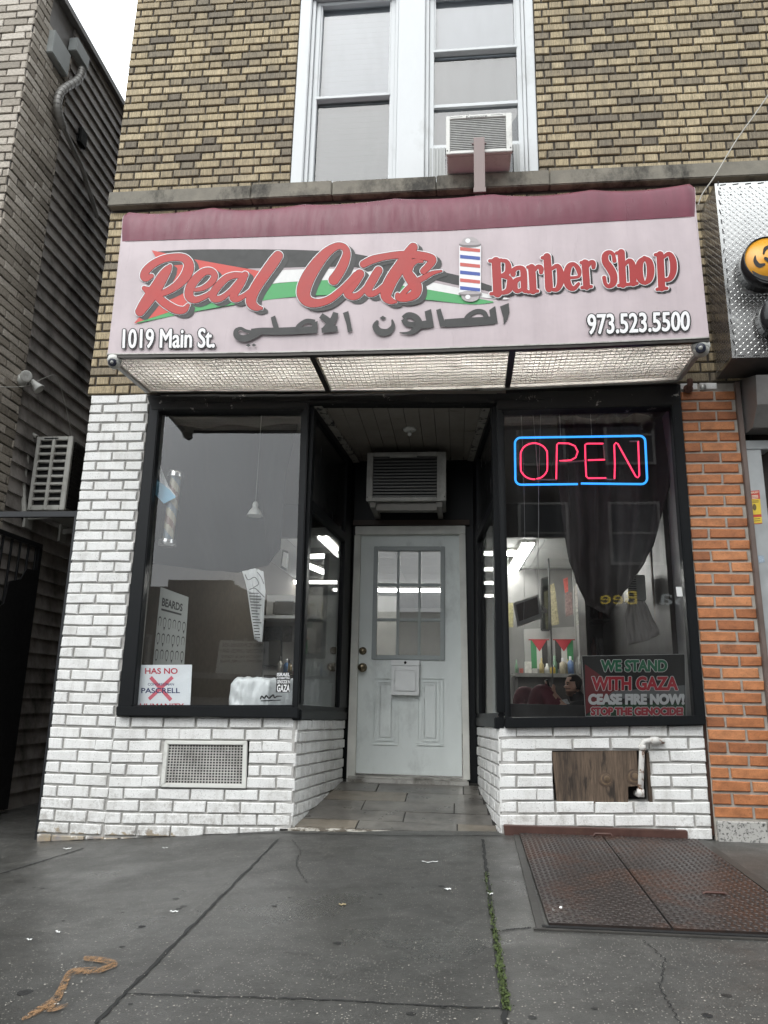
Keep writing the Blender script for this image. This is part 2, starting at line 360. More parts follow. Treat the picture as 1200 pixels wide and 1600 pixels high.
def m_awning_vinyl(name, c, dirt, bands):
    k = N(name)
    st = k.ramp(k.noise(5, (2.2, 1, .22), 7, .65), [(.42, 0), (.72, .75)])
    bl = k.ramp(k.noise(2.6, (1, 1, 1), 5, .6), [(.35, .90), (.7, 1.05)])
    col = k.mix(k.mix(1, st, (bands, bands, bands), 'MULTIPLY'), c, dirt); col = k.mix(1, col, bl, 'MULTIPLY')
    k.base(col); k.val('Roughness', k.ramp(k.noise(14, (2, 1, .3), 5), [(.3, .24), (.7, .48)])); k.val('Specular IOR Level', .32)
    k.bump(k.noise(5, (1, 1, 1), 3), .15, .02)
    tr = k.n('BsdfTranslucent'); k.L(col, tr.inputs[0]); mx = k.n('MixShader'); mx.inputs[0].default_value = .012
    k.L(k.b.outputs[0], mx.inputs[1]); k.L(tr.outputs[0], mx.inputs[2]); k.L(mx.outputs[0], k.out.inputs[0]); return k.m
def m_diamond(name, base, rough, metal, bumpy=1.0, sc_=26, rust=None):
    k = N(name); co = k.coord()
    def bars(ang, ph):
        mp = k.n('Mapping'); mp.inputs['Rotation'].default_value = ang; mp.inputs['Scale'].default_value = (sc_, sc_, sc_); mp.inputs['Location'].default_value = ph; k.L(co, mp.inputs['Vector'])
        return mp.outputs[0]
    b = k.n('TexBrick'); b.inputs['Scale'].default_value = 1
    return k, co
def m_plate(name, col, rough, metal, axes, pitch=.028, rust=None, h=.0035):
    """diamond tread plate: short raised bars, alternately turned, staggered; axes = the two object axes of the plate"""
    k = N(name); sp = k.n('SeparateXYZ'); k.L(k.g.outputs['Object'], sp.inputs[0])
    A, B = sp.outputs[axes[0]], sp.outputs[axes[1]]
    def math_(op, a, b=None, c=None):
        n = k.n('Math', operation=op)
        for i, q in enumerate((a, b, c)):
            if q is None: continue
            if hasattr(q, 'links'): k.L(q, n.inputs[i])
            else: n.inputs[i].default_value = q
        return n.outputs[0]
    def lattice(dx, dy, sgn):
        u = math_('SUBTRACT', math_('FRACT', math_('ADD', math_('DIVIDE', A, pitch), dx)), .5)
        v = math_('SUBTRACT', math_('FRACT', math_('ADD', math_('DIVIDE', B, pitch), dy)), .5)
        p = math_('MULTIPLY', math_('ADD', u, math_('MULTIPLY', v, sgn)), .7071); q = math_('MULTIPLY', math_('SUBTRACT', u, math_('MULTIPLY', v, sgn)), .7071)
        e = math_('ADD', math_('POWER', math_('DIVIDE', math_('ABSOLUTE', p), .40), 2), math_('POWER', math_('DIVIDE', math_('ABSOLUTE', q), .11), 2))
        return math_('SUBTRACT', 1, e)
    hh = math_('MAXIMUM', math_('MAXIMUM', lattice(0, 0, 1), lattice(.5, .5, -1)), 0)
    hh = math_('POWER', hh, .5)
    f = k.noise(7, (1, 1, 1), 6)
    c = k.ramp(f, [(.3, sc(col, .75)), (.7, sc(col, 1.15))])
    if rust: c = k.mix(k.ramp(k.noise(2.3, (1, 1, 1), 7, .7), [(.42, 0), (.6, 1)]), c, rust); c = k.mix(math_('MULTIPLY', hh, .35), c, (.13, .10, .09))
    k.base(c); k.val('Metallic', metal); k.val('Roughness', k.ramp(f, [(.25, max(.05, rough-.1)), (.75, rough+.12)]))
    bb = k.n('Bump', i_Strength=1.0, i_Distance=h); k.L(hh, bb.inputs['Height']); k.L(bb.outputs[0], k.b.inputs['Normal']); return k.m
def m_wood(name, a, b):
    k = N(name); f = k.noise(11, (2.2, 1, .22), 7, .62)
    c = k.ramp(f, [(.32, a), (.5, b), (.72, sc(b, 1.45))]); c = k.mix(.75, c, k.ramp(k.noise(40, (5, 5, .25), 6, .7), [(.35, .25), (.6, 1.08)]), 'MULTIPLY')
    c = k.mix(k.ramp(k.noise(9, (2, 1, .5), 4), [(.56, 0), (.66, .9)]), c, sc(a, .30))
    k.base(c); k.val('Roughness', .75); k.bump(k.noise(60, (6, 6, .4)), .4, .003); return k.m
def m_peel(name, paint, under, amt=(.56, .62), rough=.5, scale=9, stretch=(1, 1, .35)):
    k = N(name); f = k.noise(scale, stretch, 8, .72)
    c = k.mix(k.ramp(f, [(amt[0], 0), (amt[1], 1)]), k.ramp(k.noise(5), [(.3, sc(paint, .85)), (.7, sc(paint, 1.12))]), under)
    k.base(c); k.val('Roughness', rough); k.val('Specular IOR Level', .22 if name.startswith('black') else .5); k.bump(f, .25, .004); return k.m
WB, TB, OB = m_white_brick(), m_tan_brick(), m_orange_brick()
GREYBRICK = m_old_brick('weathered_grey_brick', (.24, .21, .17), (.40, .355, .295), (.55, .50, .43))
MORT_W = M('painted_mortar', (.40, .39, .37), .8, 0, .25, 20, .4); MORT_T = M('dark_mortar', (.066, .057, .046), .9, 0, .3, 20, .4)  # white-wall mortar: the shading of the joints is put into its colour
MORT_O = M('grey_mortar', (.36, .335, .295), .9, 0, .2, 25, .4); MORT_G = M('sooty_mortar', (.07, .065, .06), .9, 0, .3, 20)
BLACKP = m_peel('black_frame_paint', (.0065, .0075, .0085), (.34, .34, .32), (.70, .73), .42, 34, (1, 1, .3))
BLACKR = m_peel('black_ragged_tar', (.009, .009, .009), (.25, .24, .22), (.62, .66), .6, 14, (1, 1, 1))
STONE = M('ledge_stone', (.20, .185, .15), .8, 0, .25, 9, .5, (1, 1, 1), .4, (.045, .042, .035), 3.5, (.47, .62))
WHITEP = M('white_window_paint', (.58, .60, .605), .4, 0, .06, 6, 0, (1, 1, .4), .5, (.40, .41, .40), 4, (.58, .85))
CREAM = m_peel('worn_cream_paint', (.66, .66, .61), (.17, .15, .12), (.66, .72), .5, 16)
DOORP = M('pale_blue_grey_door_paint', (.70, .745, .725), .42, 0, .06, 5, .08, (1, 1, .5), .5, (.42, .445, .43), 3.2, (.52, .78))
MBOXP = M('white_metal_box_paint', (.74, .76, .75), .35, 0, .05, 8)
BRASS = M('tarnished_brass', (.22, .18, .12), .3, .9, .3, 40)
GALV = M('galvanised_steel', (.46, .46, .44), .42, .7, .15, 12, 0, (1, 1, 1), .5, (.20, .19, .17), 5)
DARKM = M('dark_bronze_metal', (.05, .046, .042), .4, .6, .2, 12); GREYM = M('grey_metal', (.30, .30, .285), .45, .3, .12, 12)
PALEM = M('pale_metal_rail', (.45, .44, .41), .5, .2, .15, 10, 0, (1, 1, 1), .5, (.14, .13, .11), 5, (.48, .66))
ACW = M('aged_white_enamel', (.66, .66, .62), .4, 0, .06, 8, 0, (1, 1, 1), .5, (.30, .29, .26), 6, (.55, .8))
ACG = M('aged_beige_enamel', (.42, .415, .38), .45, 0, .1, 8, 0, (1, 1, 1), .5, (.16, .15, .13), 6, (.5, .75))
DARK = flat('black_void', (.006, .006, .006), .8); DARKG = flat('dark_grey', (.03, .03, .03), .6)
PIPE = m_peel('peeling_white_pipe', (.55, .54, .51), (.17, .09, .05), (.54, .60), .5, 20, (1, 1, 1))
RUSTM = M('brown_painted_steel', (.075, .035, .027), .5, .1, .3, 10, .3, (1, 1, 1), .5, (.14, .08, .05), 9, (.6, .72))
BROWNM = M('mauve_brown_enamel', (.20, .15, .14), .42, .1, .08, 9)
MAROON = m_awning_vinyl('maroon_awning_vinyl', (.155, .030, .052), (.085, .018, .03), .6)
PINK = m_awning_vinyl('faded_pink_white_vinyl', (.555, .475, .488), (.44, .37, .39), .6)
SIDING = M('brown_grey_siding', (.34, .31, .285), .6, 0, .14, 6, .15, (1, 1, 1), .4, (.055, .048, .042), 3)
TILE = M('slate_floor_tile', (.155, .145, .128), .32, 0, .25, 9, .15, (1, 1, 1), .5, (.055, .05, .045), 4, (.4, .66))
TILEB = M('tan_floor_tile', (.20, .175, .14), .35, 0, .25, 9, .15, (1, 1, 1), .5, (.09, .075, .055), 4, (.4, .66))
PLY = m_wood('weathered_plywood', (.055, .038, .026), (.115, .08, .054))
GL = glass('window_glass', (.96, .97, .97), 1.9, .05); GLU = glass('upper_window_glass', (.8, .82, .83), 2.1, .12)
GLB = glass('clear_cylinder_glass', (.96, .97, .97), 1.2, .02)
PAPER = flat('white_paper', (.75, .76, .74)); INK = flat('black_ink', (.012, .012, .012)); INKG = flat('charcoal_print', (.045, .045, .043)); WHITEV = flat('white_print', (.80, .79, .79))
# ------------------------------------------------------------------ the ground
def base_z(x):
    K = [(-60, .0), (-2, .02), (0, .03), (.8, .085), (1.5, .147), (2.7, .172), (4, .178), (60, .3)]
    for (a, za), (b, zb) in zip(K, K[1:]):
        if a <= x <= b: return za+(zb-za)*(x-a)/(b-a)
    return .1
def gz(x, y): return base_z(x)+(.016*y if y < 0 else 0)
def lay(px, py, lift=0.0):                       # photo point -> pavement
    z = .1
    for _ in range(12): p = fz(px, py, z); z = gz(p.x, p.y)
    return V((p.x, p.y, z+lift))
xs = [-60, -20, -6, -2, 0, .2, .4, .6, .8, 1.0, 1.25, 1.5, 1.9, 2.3, 2.6, 2.7, 3, 3.5, 4, 6, 12, 30, 60]
g = MB(); g.box((-300, -300, -.6), (300, 300, -.13)); tag(g.build('road', M('wet_asphalt', (.045, .045, .046), .35, 0, .25, 30, .5)), 'wet dark asphalt road across the whole ground', 'road', kind='structure')
SW = m_sidewalk()
g = MB(); slabs = [-60, -1.4, None]
for a, b in zip(xs, xs[1:]):
    ys = [0.06, -.5, -1.0, -1.6, -2.2, -2.9]
    for c, d in zip(ys, ys[1:]):
        tint = .5
        xm = (a+b)/2
        if xm < .4: tint = .40
        elif xm < 1.55: tint = .46
        elif xm < 2.62: tint = .44
        else: tint = .60
        g.add([(a, c, gz(a, c)), (b, c, gz(b, c)), (b, d, gz(b, d)), (a, d, gz(a, d))], [(3, 2, 1, 0)], 0, tint)
    g.add([(a, -2.9, gz(a, -2.9)), (b, -2.9, gz(b, -2.9)), (b, -3.02, -.13), (a, -3.02, -.13)], [(3, 2, 1, 0)], 0, .7)
# alley floor behind the gate
g.add([(-1.2, .06, .02), (-.03, .06, .03), (-.03, 9, .03), (-1.2, 9, .02)], [(0, 1, 2, 3)], 0, .2)
tag(g.build('sidewalk', SW), 'wet dark grey concrete sidewalk in front of the shop', 'sidewalk', kind='structure')
def groove(px, wd, name='sidewalk_joint', mat=None, lift=.0025, jag=.004):
    mb = MB(); P = []
    for (a, b) in zip(px, px[1:]):
        for k in range(24): t = k/24; P.append(lay(a[0]+(b[0]-a[0])*t, a[1]+(b[1]-a[1])*t, lift))
    P.append(lay(*px[-1], lift)); L = []; R = []
    for i, p in enumerate(P):
        d = (P[min(i+1, len(P)-1)]-P[max(i-1, 0)]); n = V((-d.y, d.x, 0)).normalized()
        h = wd*random.uniform(.7, 1.3)/2; j = n*random.uniform(-jag, jag); L.append(p+n*h+j); R.append(p-n*h+j)
    n = len(P); mb.add(L+R, [(i, i+1, n+i+1, n+i) for i in range(n-1)]); return mb.build(name, mat or flat('joint_dirt', (.012, .0125, .012), .7))
for px, wd in (([(435, 1312), (300, 1448), (148, 1600)], .012), ([(131, 1326), (60, 1348), (0, 1366)], .012), ([(754, 1312), (762, 1380), (790, 1600)], .014), ([(196, 1554), (480, 1562), (780, 1577)], .006),
               ([(62, 1316), (250, 1306), (456, 1301)], .014), ([(456, 1302), (620, 1306), (784, 1306)], .012), ([(1108, 1326), (1200, 1384)], .012), ([(830, 1450), (800, 1453), (784, 1455)], .009)):
    tag(groove(px, wd), 'dark dirty joint between the sidewalk slabs', 'joint', kind='structure')
# ------------------------------------------------------------------ the barber shop building
H = .06773
B = thing('shop_building', (1.93, .6, .1), 'two-storey tan brick building with white painted shop front and pale door', 'building')
WX0, WX1, WZ0, WZ1 = 1.284, 3.040, 4.405, 6.20
def upper():
    mb = MB(); x0, x1, zt = -.035, 6.4, 8.2
    for a, b, c, d in ((x0, x1, 2.845, WZ0), (x0, WX0, WZ0, WZ1), (WX1, x1, WZ0, WZ1), (x0, x1, WZ1, zt)): mb.box((a, .011, c), (b, .26, d), 1)
    zs = [(2.845+H*k, H) for k in range(79, 0, -1)]
    bricks(mb, (0, .011, 0), (1, 0, 0), (0, -1, 0), x0, x1, zs, .1995, 0, 'mix', .0135, .012, 0, [(WX0-.004, WX1+.004, WZ0-.1, WZ1), (x0, x1, 4.28, 4.405)], .002)
    # the returned corner of the wall above the alley, and the flank
    mb.box((x0, .262, -.05), (x0+.2, 9, zt), 1)
    mb.build('upper_wall', [TB, MORT_T], B)
upper()
mb = MB()
for a, b, d in ((-.035, 1.02, 0), (1.024, 1.60, .004), (1.604, 2.33, 0), (2.334, 3.10, .003), (3.104, 4.62, 0), (4.624, 6.4, .002)):
    mb.box((a, -.058-d, 4.29), (b, .012, 4.405+d))
mb.build('stone_ledge', STONE, B, .006)
# white painted brick: pier, base walls, recess walls
def pier():
    mb = MB(); mb.box((-.004, .012, -.1), (.402, .30, 2.845), 1)
    zs = [(2.845-H*k, H) for k in range(43)]
    bricks(mb, (0, .012, 0), (1, 0, 0), (0, -1, 0), -.006, .400, zs, .2032, -.006+.1016-.1016, 'run', .012, .012, 0, (), .003, bridge=.10)
    mb.build('white_brick_pier', [WB, MORT_W], B)
pier()
SLL, SLR = .020, .030          # the old courses are not level: they climb to the right
def base_left():
    mb = MB(); vu = V((1, 0, SLL)); hole = (.315, .838, .338, .611)      # u measured from x = .402
    for a, b, c, d in ((0, 1.12, -.1, hole[2]), (0, hole[0], hole[2], hole[3]), (hole[1], 1.12, hole[2], hole[3]), (0, 1.12, hole[3], .742)):
        q = [V((.402+x, y, z+SLL*x)) for z in (c, d) for (x, y) in ((a, .013), (b, .013), (b, .16), (a, .16))]; mb.hexa(q, 1)
    zs = [(.742-H*k, H) for k in range(12)]
    bricks(mb, (.402, .013, 0), vu, (0, -1, 0), .0, 1.120, zs, .2032, .1016, 'run', .012, .013, 0, [(hole[0]-.002, hole[1]+.002, hole[2], hole[3])], .003, bridge=.14)
    mb.build('left_base_wall', [WB, MORT_W], B)
base_left()
def base_right():
    mb = MB(); hole = (.297, .83, .338, .609)
    for a, b, c, d in ((0, 1.135, -.05, hole[2]), (0, hole[0], hole[2], hole[3]), (hole[1], 1.135, hole[2], hole[3]), (0, 1.135, hole[3], .732)):
        q = [V((2.70+x, y, z+SLR*x)) for z in (c, d) for (x, y) in ((a, .013), (b, .013), (b, .16), (a, .16))]; mb.hexa(q, 1)
    zs = [(.742-H*k, H) for k in range(10)]
    bricks(mb, (2.70, .013, 0), V((1, 0, SLR)), (0, -1, 0), 0, 1.135, zs, .2127, .1, 'run', .012, .013, 0, [(hole[0]-.002, hole[1]+.002, hole[2], hole[3])], .003, bridge=.14)
    mb.build('right_base_wall', [WB, MORT_W], B)
base_right()
AL, BL_ = V((1.524, .0, 0)), V((1.628, 1.20, 0)); AR, BR_ = V((2.697, .0, 0)), V((2.600, 1.20, 0))
for nm, a, b, sg, zt in (('left_recess_wall', AL, BL_, 1, .762), ('right_recess_wall', AR, BR_, -1, .738)):
    mb = MB(); d = (b-a); ln = d.length; u = d/ln; n = V((u.y, -u.x, 0))*sg; uu = u+V((0, 0, -.026))
    mb.hexa([p for z in (-.05, zt-.012) for p in (a-n*.012+V((0, 0, z)), b-n*.012+V((0, 0, z-.03)), b-n*.10+V((0, 0, z-.03)), a-n*.10+V((0, 0, z)))], 1)
    zs = [(zt-.01-H*k, H) for k in range(10)]
    bricks(mb, a-n*.012, uu, n, 0.0, ln, zs, .1016, .02, 'run', .011, .012, 0, (), .002, bridge=.3)
    mb.build(nm, [WB, MORT_W], B)
# ---- black timber shop front
def pslab(mb, q, Y, d, m=0):                     # four photo corners on the plane Y, thickness d inwards
    return mb.quadslab([fy(*p, Y) for p in q], (0, 1, 0), d, m)
mb = MB()
pslab(mb, [(229, 617), (480, 622), (480, 640), (236, 641)], -.012, .10); pslab(mb, [(480, 621), (776, 619), (776, 631), (480, 631)], -.010, .08); pslab(mb, [(776, 616), (1064, 600), (1062, 634), (776, 641)], -.012, .10)
mb.build('header_beam', BLACKR, B, .006)
mb = MB()                                        # ragged tar edge left along the header
for k in range(46):
    x = 262+k*17.5; y0 = 615.5-(max(0, x-766)/292*14)
    if x > 870: break
    hh = random.uniform(3, 10); pslab(mb, [(x-11, y0), (x+12, y0), (x+9+random.uniform(-3, 3), y0+hh+4), (x-9, y0+hh+3)], -.016-.0008*(k % 5), .003)
mb.build('tar_edge', BLACKR, B)
def window(name, outer, inner, sill, Y=-.008, mull=None):
    r = MB(); o, i = outer, inner
    pslab(r, [o[0], i[0], i[3], o[3]], Y, .07); pslab(r, [i[1], o[1], o[2], i[2]], Y-.003, .07); pslab(r, [(i[3][0], i[3][1]-1.5), (i[2][0], i[2][1]-1.5), (i[2][0], i[2][1]+9), (i[3][0], i[3][1]+9)], Y+.004, .03)
    fr = r.build(name, BLACKP, B, .006)
    s = MB(); pslab(s, sill, Y-.03, .11);
    s.build('window_sill', BLACKP, fr, .005)
    gl = MB(); gl.quad([fy(*p, .05) for p in ((i[0][0]-6, i[0][1]-9), (i[1][0]+6, i[1][1]-9), (i[2][0]+6, i[2][1]+5), (i[3][0]-6, i[3][1]+5))]); gl.build('window_glass', GL, fr)
    # inner dark bead round the glass
    for p, q2 in ((i[0], i[3]), (i[1], i[2])):
        b = MB(); b.bar(fy(*p, .035), fy(*q2, .035), .016, .02, (0, 1, 0)); b.build('glazing_bead', BLACKP, fr)
    return fr
window('left_show_window', [(235, 617), (483, 622), (465, 1121), (182, 1118)], [(248, 640), (473, 641), (459, 1103), (208, 1103)], [(181, 1103.5), (466, 1105), (466, 1122.5), (181, 1118.5)])
window('right_show_window', [(775, 619), (1063, 606), (1103, 1131), (790, 1137)], [(785, 641), (1049, 634), (1086, 1121), (796, 1122)], [(789, 1121.5), (1103, 1118.5), (1103, 1133), (789, 1138)])
# the two return windows that flank the entrance
def rp(a, b, s, z, off, n): return V((a.x+(b.x-a.x)*s, a.y+(b.y-a.y)*s, z))+n*off
for nm, a, b, sg, zb in (('left_return_window', V((1.53, .03, 0)), V((1.640, 1.24, 0)), 1, .755), ('right_return_window', V((2.692, .03, 0)), V((2.588, 1.24, 0)), -1, .735)):
    u = (b-a).normalized(); n = V((u.y, -u.x, 0))*sg
    def pan(mb, s0, s1, z0, z1, th=.05, off=0.0, m=0):
        q = [rp(a, b, s, z-.03*s, off, n) for s, z in ((s0, z0), (s1, z0), (s1, z1), (s0, z1))]; mb.quadslab(q, -n, th, m)
    fr = MB(); pan(fr, 0, 1, zb, zb+.06); pan(fr, .012, 1, zb+.06, zb+.085, .04, -.01); pan(fr, 0, .055, zb+.085, 2.76); pan(fr, .79, 1, zb+.085, 2.76, .05, -.002); pan(fr, .055, .79, 2.06, 2.13)
    pan(fr, .055, .79, 2.70, 2.76)
    pan(fr, -.03, .03, zb-.005, zb+.058, .06, .02)
    f = fr.build(nm, BLACKP, B, .005)
    gl = MB(); pan(gl, .055, .79, zb+.085, 2.06, .004, -.02); gl.build('window_glass', glass('side_glass', (.95, .96, .96), .9, .04), f)
    p2 = MB(); pan(p2, .055, .79, 2.13, 2.70, .02, -.02); p2.build('blacked_out_pane', M('glossy_black_board', (.012, .0125, .013), .22, 0, .3, 8, 0, (1, 1, .3), .5, (.03, .03, .03), 6), f)
# recess ceiling of painted boards, cross beam, side battens
CEIL = m_peel('dirty_ceiling_paint', (.25, .225, .19), (.06, .055, .048), (.60, .68), .6, 7, (.5, 3, 1))
mb = MB(); k = 0; x = 1.50
while x < 2.72:
    mb.box((x, .0, 2.765+.0012*(k % 2)), (x+.098, 1.26, 2.79)); x += .102; k += 1
mb.box((1.45, .0, 2.792), (2.78, 1.30, 2.83)); mb.build('recess_ceiling', CEIL, B)
BEAD = m_peel('peeling_batten_paint', (.32, .30, .26), (.02, .02, .02), (.52, .58), .6, 14)
for a, b in ((V((1.555, .03, 2.755)), V((1.655, 1.2, 2.745))), (V((2.665, .03, 2.755)), V((2.575, 1.2, 2.745)))):
    mb = MB(); mb.bar(a, b, .055, .02); mb.build('ceiling_batten', BEAD, B)
mb = MB(); mb.tube([(2.13, .52, 2.762), (2.13, .52, 2.735), (2.13, .50, 2.715)], .014); mb.lathe((2.13, .52, 2.765), (0, 0, -1), [(0, 0.001), (0, .05), (.015, .045), (.018, .001)], 16); mb.build('lamp_socket', CREAM, B)
# door wall: black boards, posts
mb = MB(); mb.box((1.56, 1.26, 2.215), (2.66, 1.34, 2.80)); mb.box((1.56, 1.262, .2), (1.655, 1.33, 2.215)); mb.box((2.525, 1.262, .2), (2.66, 1.33, 2.215))
mb.build('door_wall', BLACKP, B)
mb = MB(); mb.box((1.78, 1.235, 2.70), (2.38, 1.258, 2.765)); mb.box((1.62, 1.225, 2.222), (2.56, 1.258, 2.262)); mb.build('transom_board', M('dark_brown_board', (.05, .033, .025), .6, 0, .3, 9), B)
# ---- the door
YD = 1.27
mb = MB()
pslab(mb, [(555, 822), (727, 821), (727, 834), (555, 835)], 1.222, .05); pslab(mb, [(554, 835.5), (563.5, 835.5), (554.5, 1217), (541, 1217)], 1.225, .05); pslab(mb, [(717, 834.5), (727, 834.5), (734.5, 1219), (724, 1219)], 1.225, .05)
D = mb.build('door_frame', CREAM, B, .004)
mb = MB()
gx = [fy(591, 861, YD), fy(688.5, 861, YD), fy(690, 1023, YD), fy(587.5, 1023, YD)]
OX0, OX1, OZ0, OZ1 = gx[3].x-.004, gx[1].x+.004, gx[3].z-.006, gx[0].z+.006
d0, d1 = fy(563, 835, YD), fy(725.5, 1214, YD); DX0, DX1, DZ0, DZ1 = 1.680, 2.492, d1.z+.002, 2.168
def dbox(a, b, c, d, y0, y1): mb.box((a, y0, c), (b, y1, d))
dbox(DX0, OX0, DZ0, DZ1, YD, YD+.045); dbox(OX1, DX1, DZ0, DZ1, YD, YD+.045); dbox(OX0, OX1, DZ0, OZ0, YD, YD+.045); dbox(OX0, OX1, OZ1, DZ1, YD, YD+.045)
for (pa, pb) in (((583.5, 1058), (622.5, 1165)), ((652, 1058), (693, 1166))):
    a = fy(*pa, YD); b = fy(*pb, YD); x0, x1, z1, z0 = a.x, b.x, a.z, b.z
    for e, t in ((0, .010), (.028, .007)):
        X0, X1, Z0, Z1 = x0+e, x1-e, z0+e, z1-e; wd = .012
        for q in (((X0, Z0), (X1, Z0+wd)), ((X0, Z1-wd), (X1, Z1)), ((X0, Z0+wd), (X0+wd, Z1-wd)), ((X1-wd, Z0+wd), (X1, Z1-wd))):
            mb.box((q[0][0], YD-t, q[0][1]), (q[1][0], YD+.001, q[1][1]))
    mb.box((x0+.055, YD-.0045, z0+.055), (x1-.055, YD+.001, z1-.055))
dr = mb.build('shop_door', DOORP, B, .003); dr['label'] = 'pale blue-grey door with nine small panes'
mb = MB()                                        # stained, rusty patch at the foot of the door
mo = .030
for q in ((OX0-mo, OX0+.006, OZ0-mo, OZ1+mo), (OX1-.006, OX1+mo, OZ0-mo, OZ1+mo), (OX0+.006, OX1-.006, OZ0-mo, OZ0+.006), (OX0+.006, OX1-.006, OZ1-.006, OZ1+mo)):
    mb.box((q[0], YD-.014, q[2]), (q[1], YD+.02, q[3]))
gw = (OX1-OX0)/3; gh = (OZ1-OZ0)/3
for i in (1, 2):
    mb.box((OX0+gw*i-.011, YD-.011, OZ0+.006), (OX0+gw*i+.011, YD+.02, OZ1-.006)); 
    for j in range(3): mb.box((OX0+gw*j+(.011 if j else .006), YD-.010, OZ0+gh*i-.011), (OX0+gw*(j+1)-(.011 if j < 2 else .006), YD+.02, OZ0+gh*i+.011))
mb.build('glazing_bars', M('grey_glazing_bar_paint', (.30, .33, .325), .42, 0, .08, 8), dr, .004)
mb = MB(); mb.quad([(OX0, YD+.012, OZ0), (OX1, YD+.012, OZ0), (OX1, YD+.012, OZ1), (OX0, YD+.012, OZ1)]); mb.build('door_glass', glass('door_glass', (.85, .87, .87), 2.2, .10), dr)
m0 = fy(613, 1033, YD); m1 = fy(655, 1087, YD)
mb = MB(); mb.box((m0.x, YD-.055, m1.z), (m1.x, YD-.001, m0.z-.035)); mb.box((m0.x-.004, YD-.062, m0.z-.035), (m1.x+.004, YD-.001, m0.z+.006))
mb.box((m0.x+.022, YD-.062, m1.z+.03), (m1.x-.022, YD-.055, m0.z-.07)); mbx = mb.build('mail_box', MBOXP, dr, .005)
mb = MB(); mb.lathe(((m0.x+m1.x)/2, YD-.0615, m0.z-.012), (0, -1, 0), [(0, .001), (0, .010), (.003, .010), (.003, .001)], 12); mb.build('lock', DARK, mbx)
for (px, py), r in (((567, 1017), .026), ((566.5, 1043), .030)):
    c = fy(px, py, YD); mb = MB(); pr = [(0, r*1.15), (.006, r*1.15), (.008, r*.95), (.012, r*.6)] + ([(.03, r*.6), (.04, r*.9), (.055, r), (.066, r*.75), (.068, .001)] if r > .028 else [(.022, r*.8), (.026, r*.7), (.027, .001)])
    mb.lathe(c, (0, -1, 0), pr, 20); mb.build('door_knob' if r > .028 else 'deadbolt', BRASS, dr)
mb = MB(); t0 = fy(544, 1215, 1.20); mb.box((1.655, 1.16, .285), (2.54, 1.30, .318)); mb.box((1.66, 1.20, .318), (2.53, 1.30, .330)); mb.build('door_threshold', PALEM, B, .004)
# ---- entrance floor of slate tiles
g0, g1 = .158, .300
def efz(y): return g0+(g1-g0)*max(0, y)/1.2
mb = MB(); mb.hexa([(1.45, -.01, g0-.2), (2.75, -.01, g0-.2), (2.75, 1.3, g0-.2), (1.45, 1.3, g0-.2), (1.45, -.01, g0-.006), (2.75, -.01, g0-.006), (2.75, 1.3, efz(1.3)-.006), (1.45, 1.3, efz(1.3)-.006)], 2)
ys = [.035, .20, .42, .66, .90, 1.16]; cuts = [[1.88, 2.46], [2.14], [1.86, 2.44], [2.12], [1.90, 2.5]]
for r in range(5):
    y0, y1 = ys[r]+.004, ys[r+1]-.004; xs_ = [1.54-.02+.086*(ys[r])] + cuts[r] + [2.69]
    for i, (a, b) in enumerate(zip(xs_, xs_[1:])):
        mm = 1 if (r == 0 and i in (0, 2)) or (r == 3 and i == 0) else 0
        j = random.uniform(-.0015, .0015)
        a0 = max(a, 1.522+.0867*y0) if i == 0 else a+.004; b0 = min(b, 2.699-.081*y1) if i == len(xs_)-2 else b-.004
        mb.hexa([(a0, y0, efz(y0)-.012), (b0, y0, efz(y0)-.012), (b0, y1, efz(y1)-.012), (a0, y1, efz(y1)-.012), (a0, y0, efz(y0)+j), (b0, y0, efz(y0)+j), (b0, y1, efz(y1)+j), (a0, y1, efz(y1)+j)], mm)
tag(mb.build('entrance_floor', [TILE, TILEB, flat('grout', (.03, .028, .025), .8)]), 'slate tiled entrance floor sloping up to the pale door', 'floor', kind='structure')
mb = MB(); n = 30
for i in range(n):
    x0 = 1.50+i*(1.22/n); x1 = x0+1.22/n+.002; h = random.uniform(-.006, .006)
    mb.hexa([(x0, -.02+h, g0-.06), (x1, -.02, g0-.06), (x1, .034, g0-.06), (x0, .034, g0-.06), (x0, -.02+h, g0-.004), (x1, -.02+h, g0-.004), (x1, .034, g0+.001), (x0, .034, g0+.001)])
tag(mb.build('doorstep_edge', m_peel('chipped_white_step_paint', (.45, .43, .38), (.10, .085, .065), (.47, .53), .7, 18, (1, 1, 1))), 'chipped white edge of the entrance step', 'step', kind='structure')
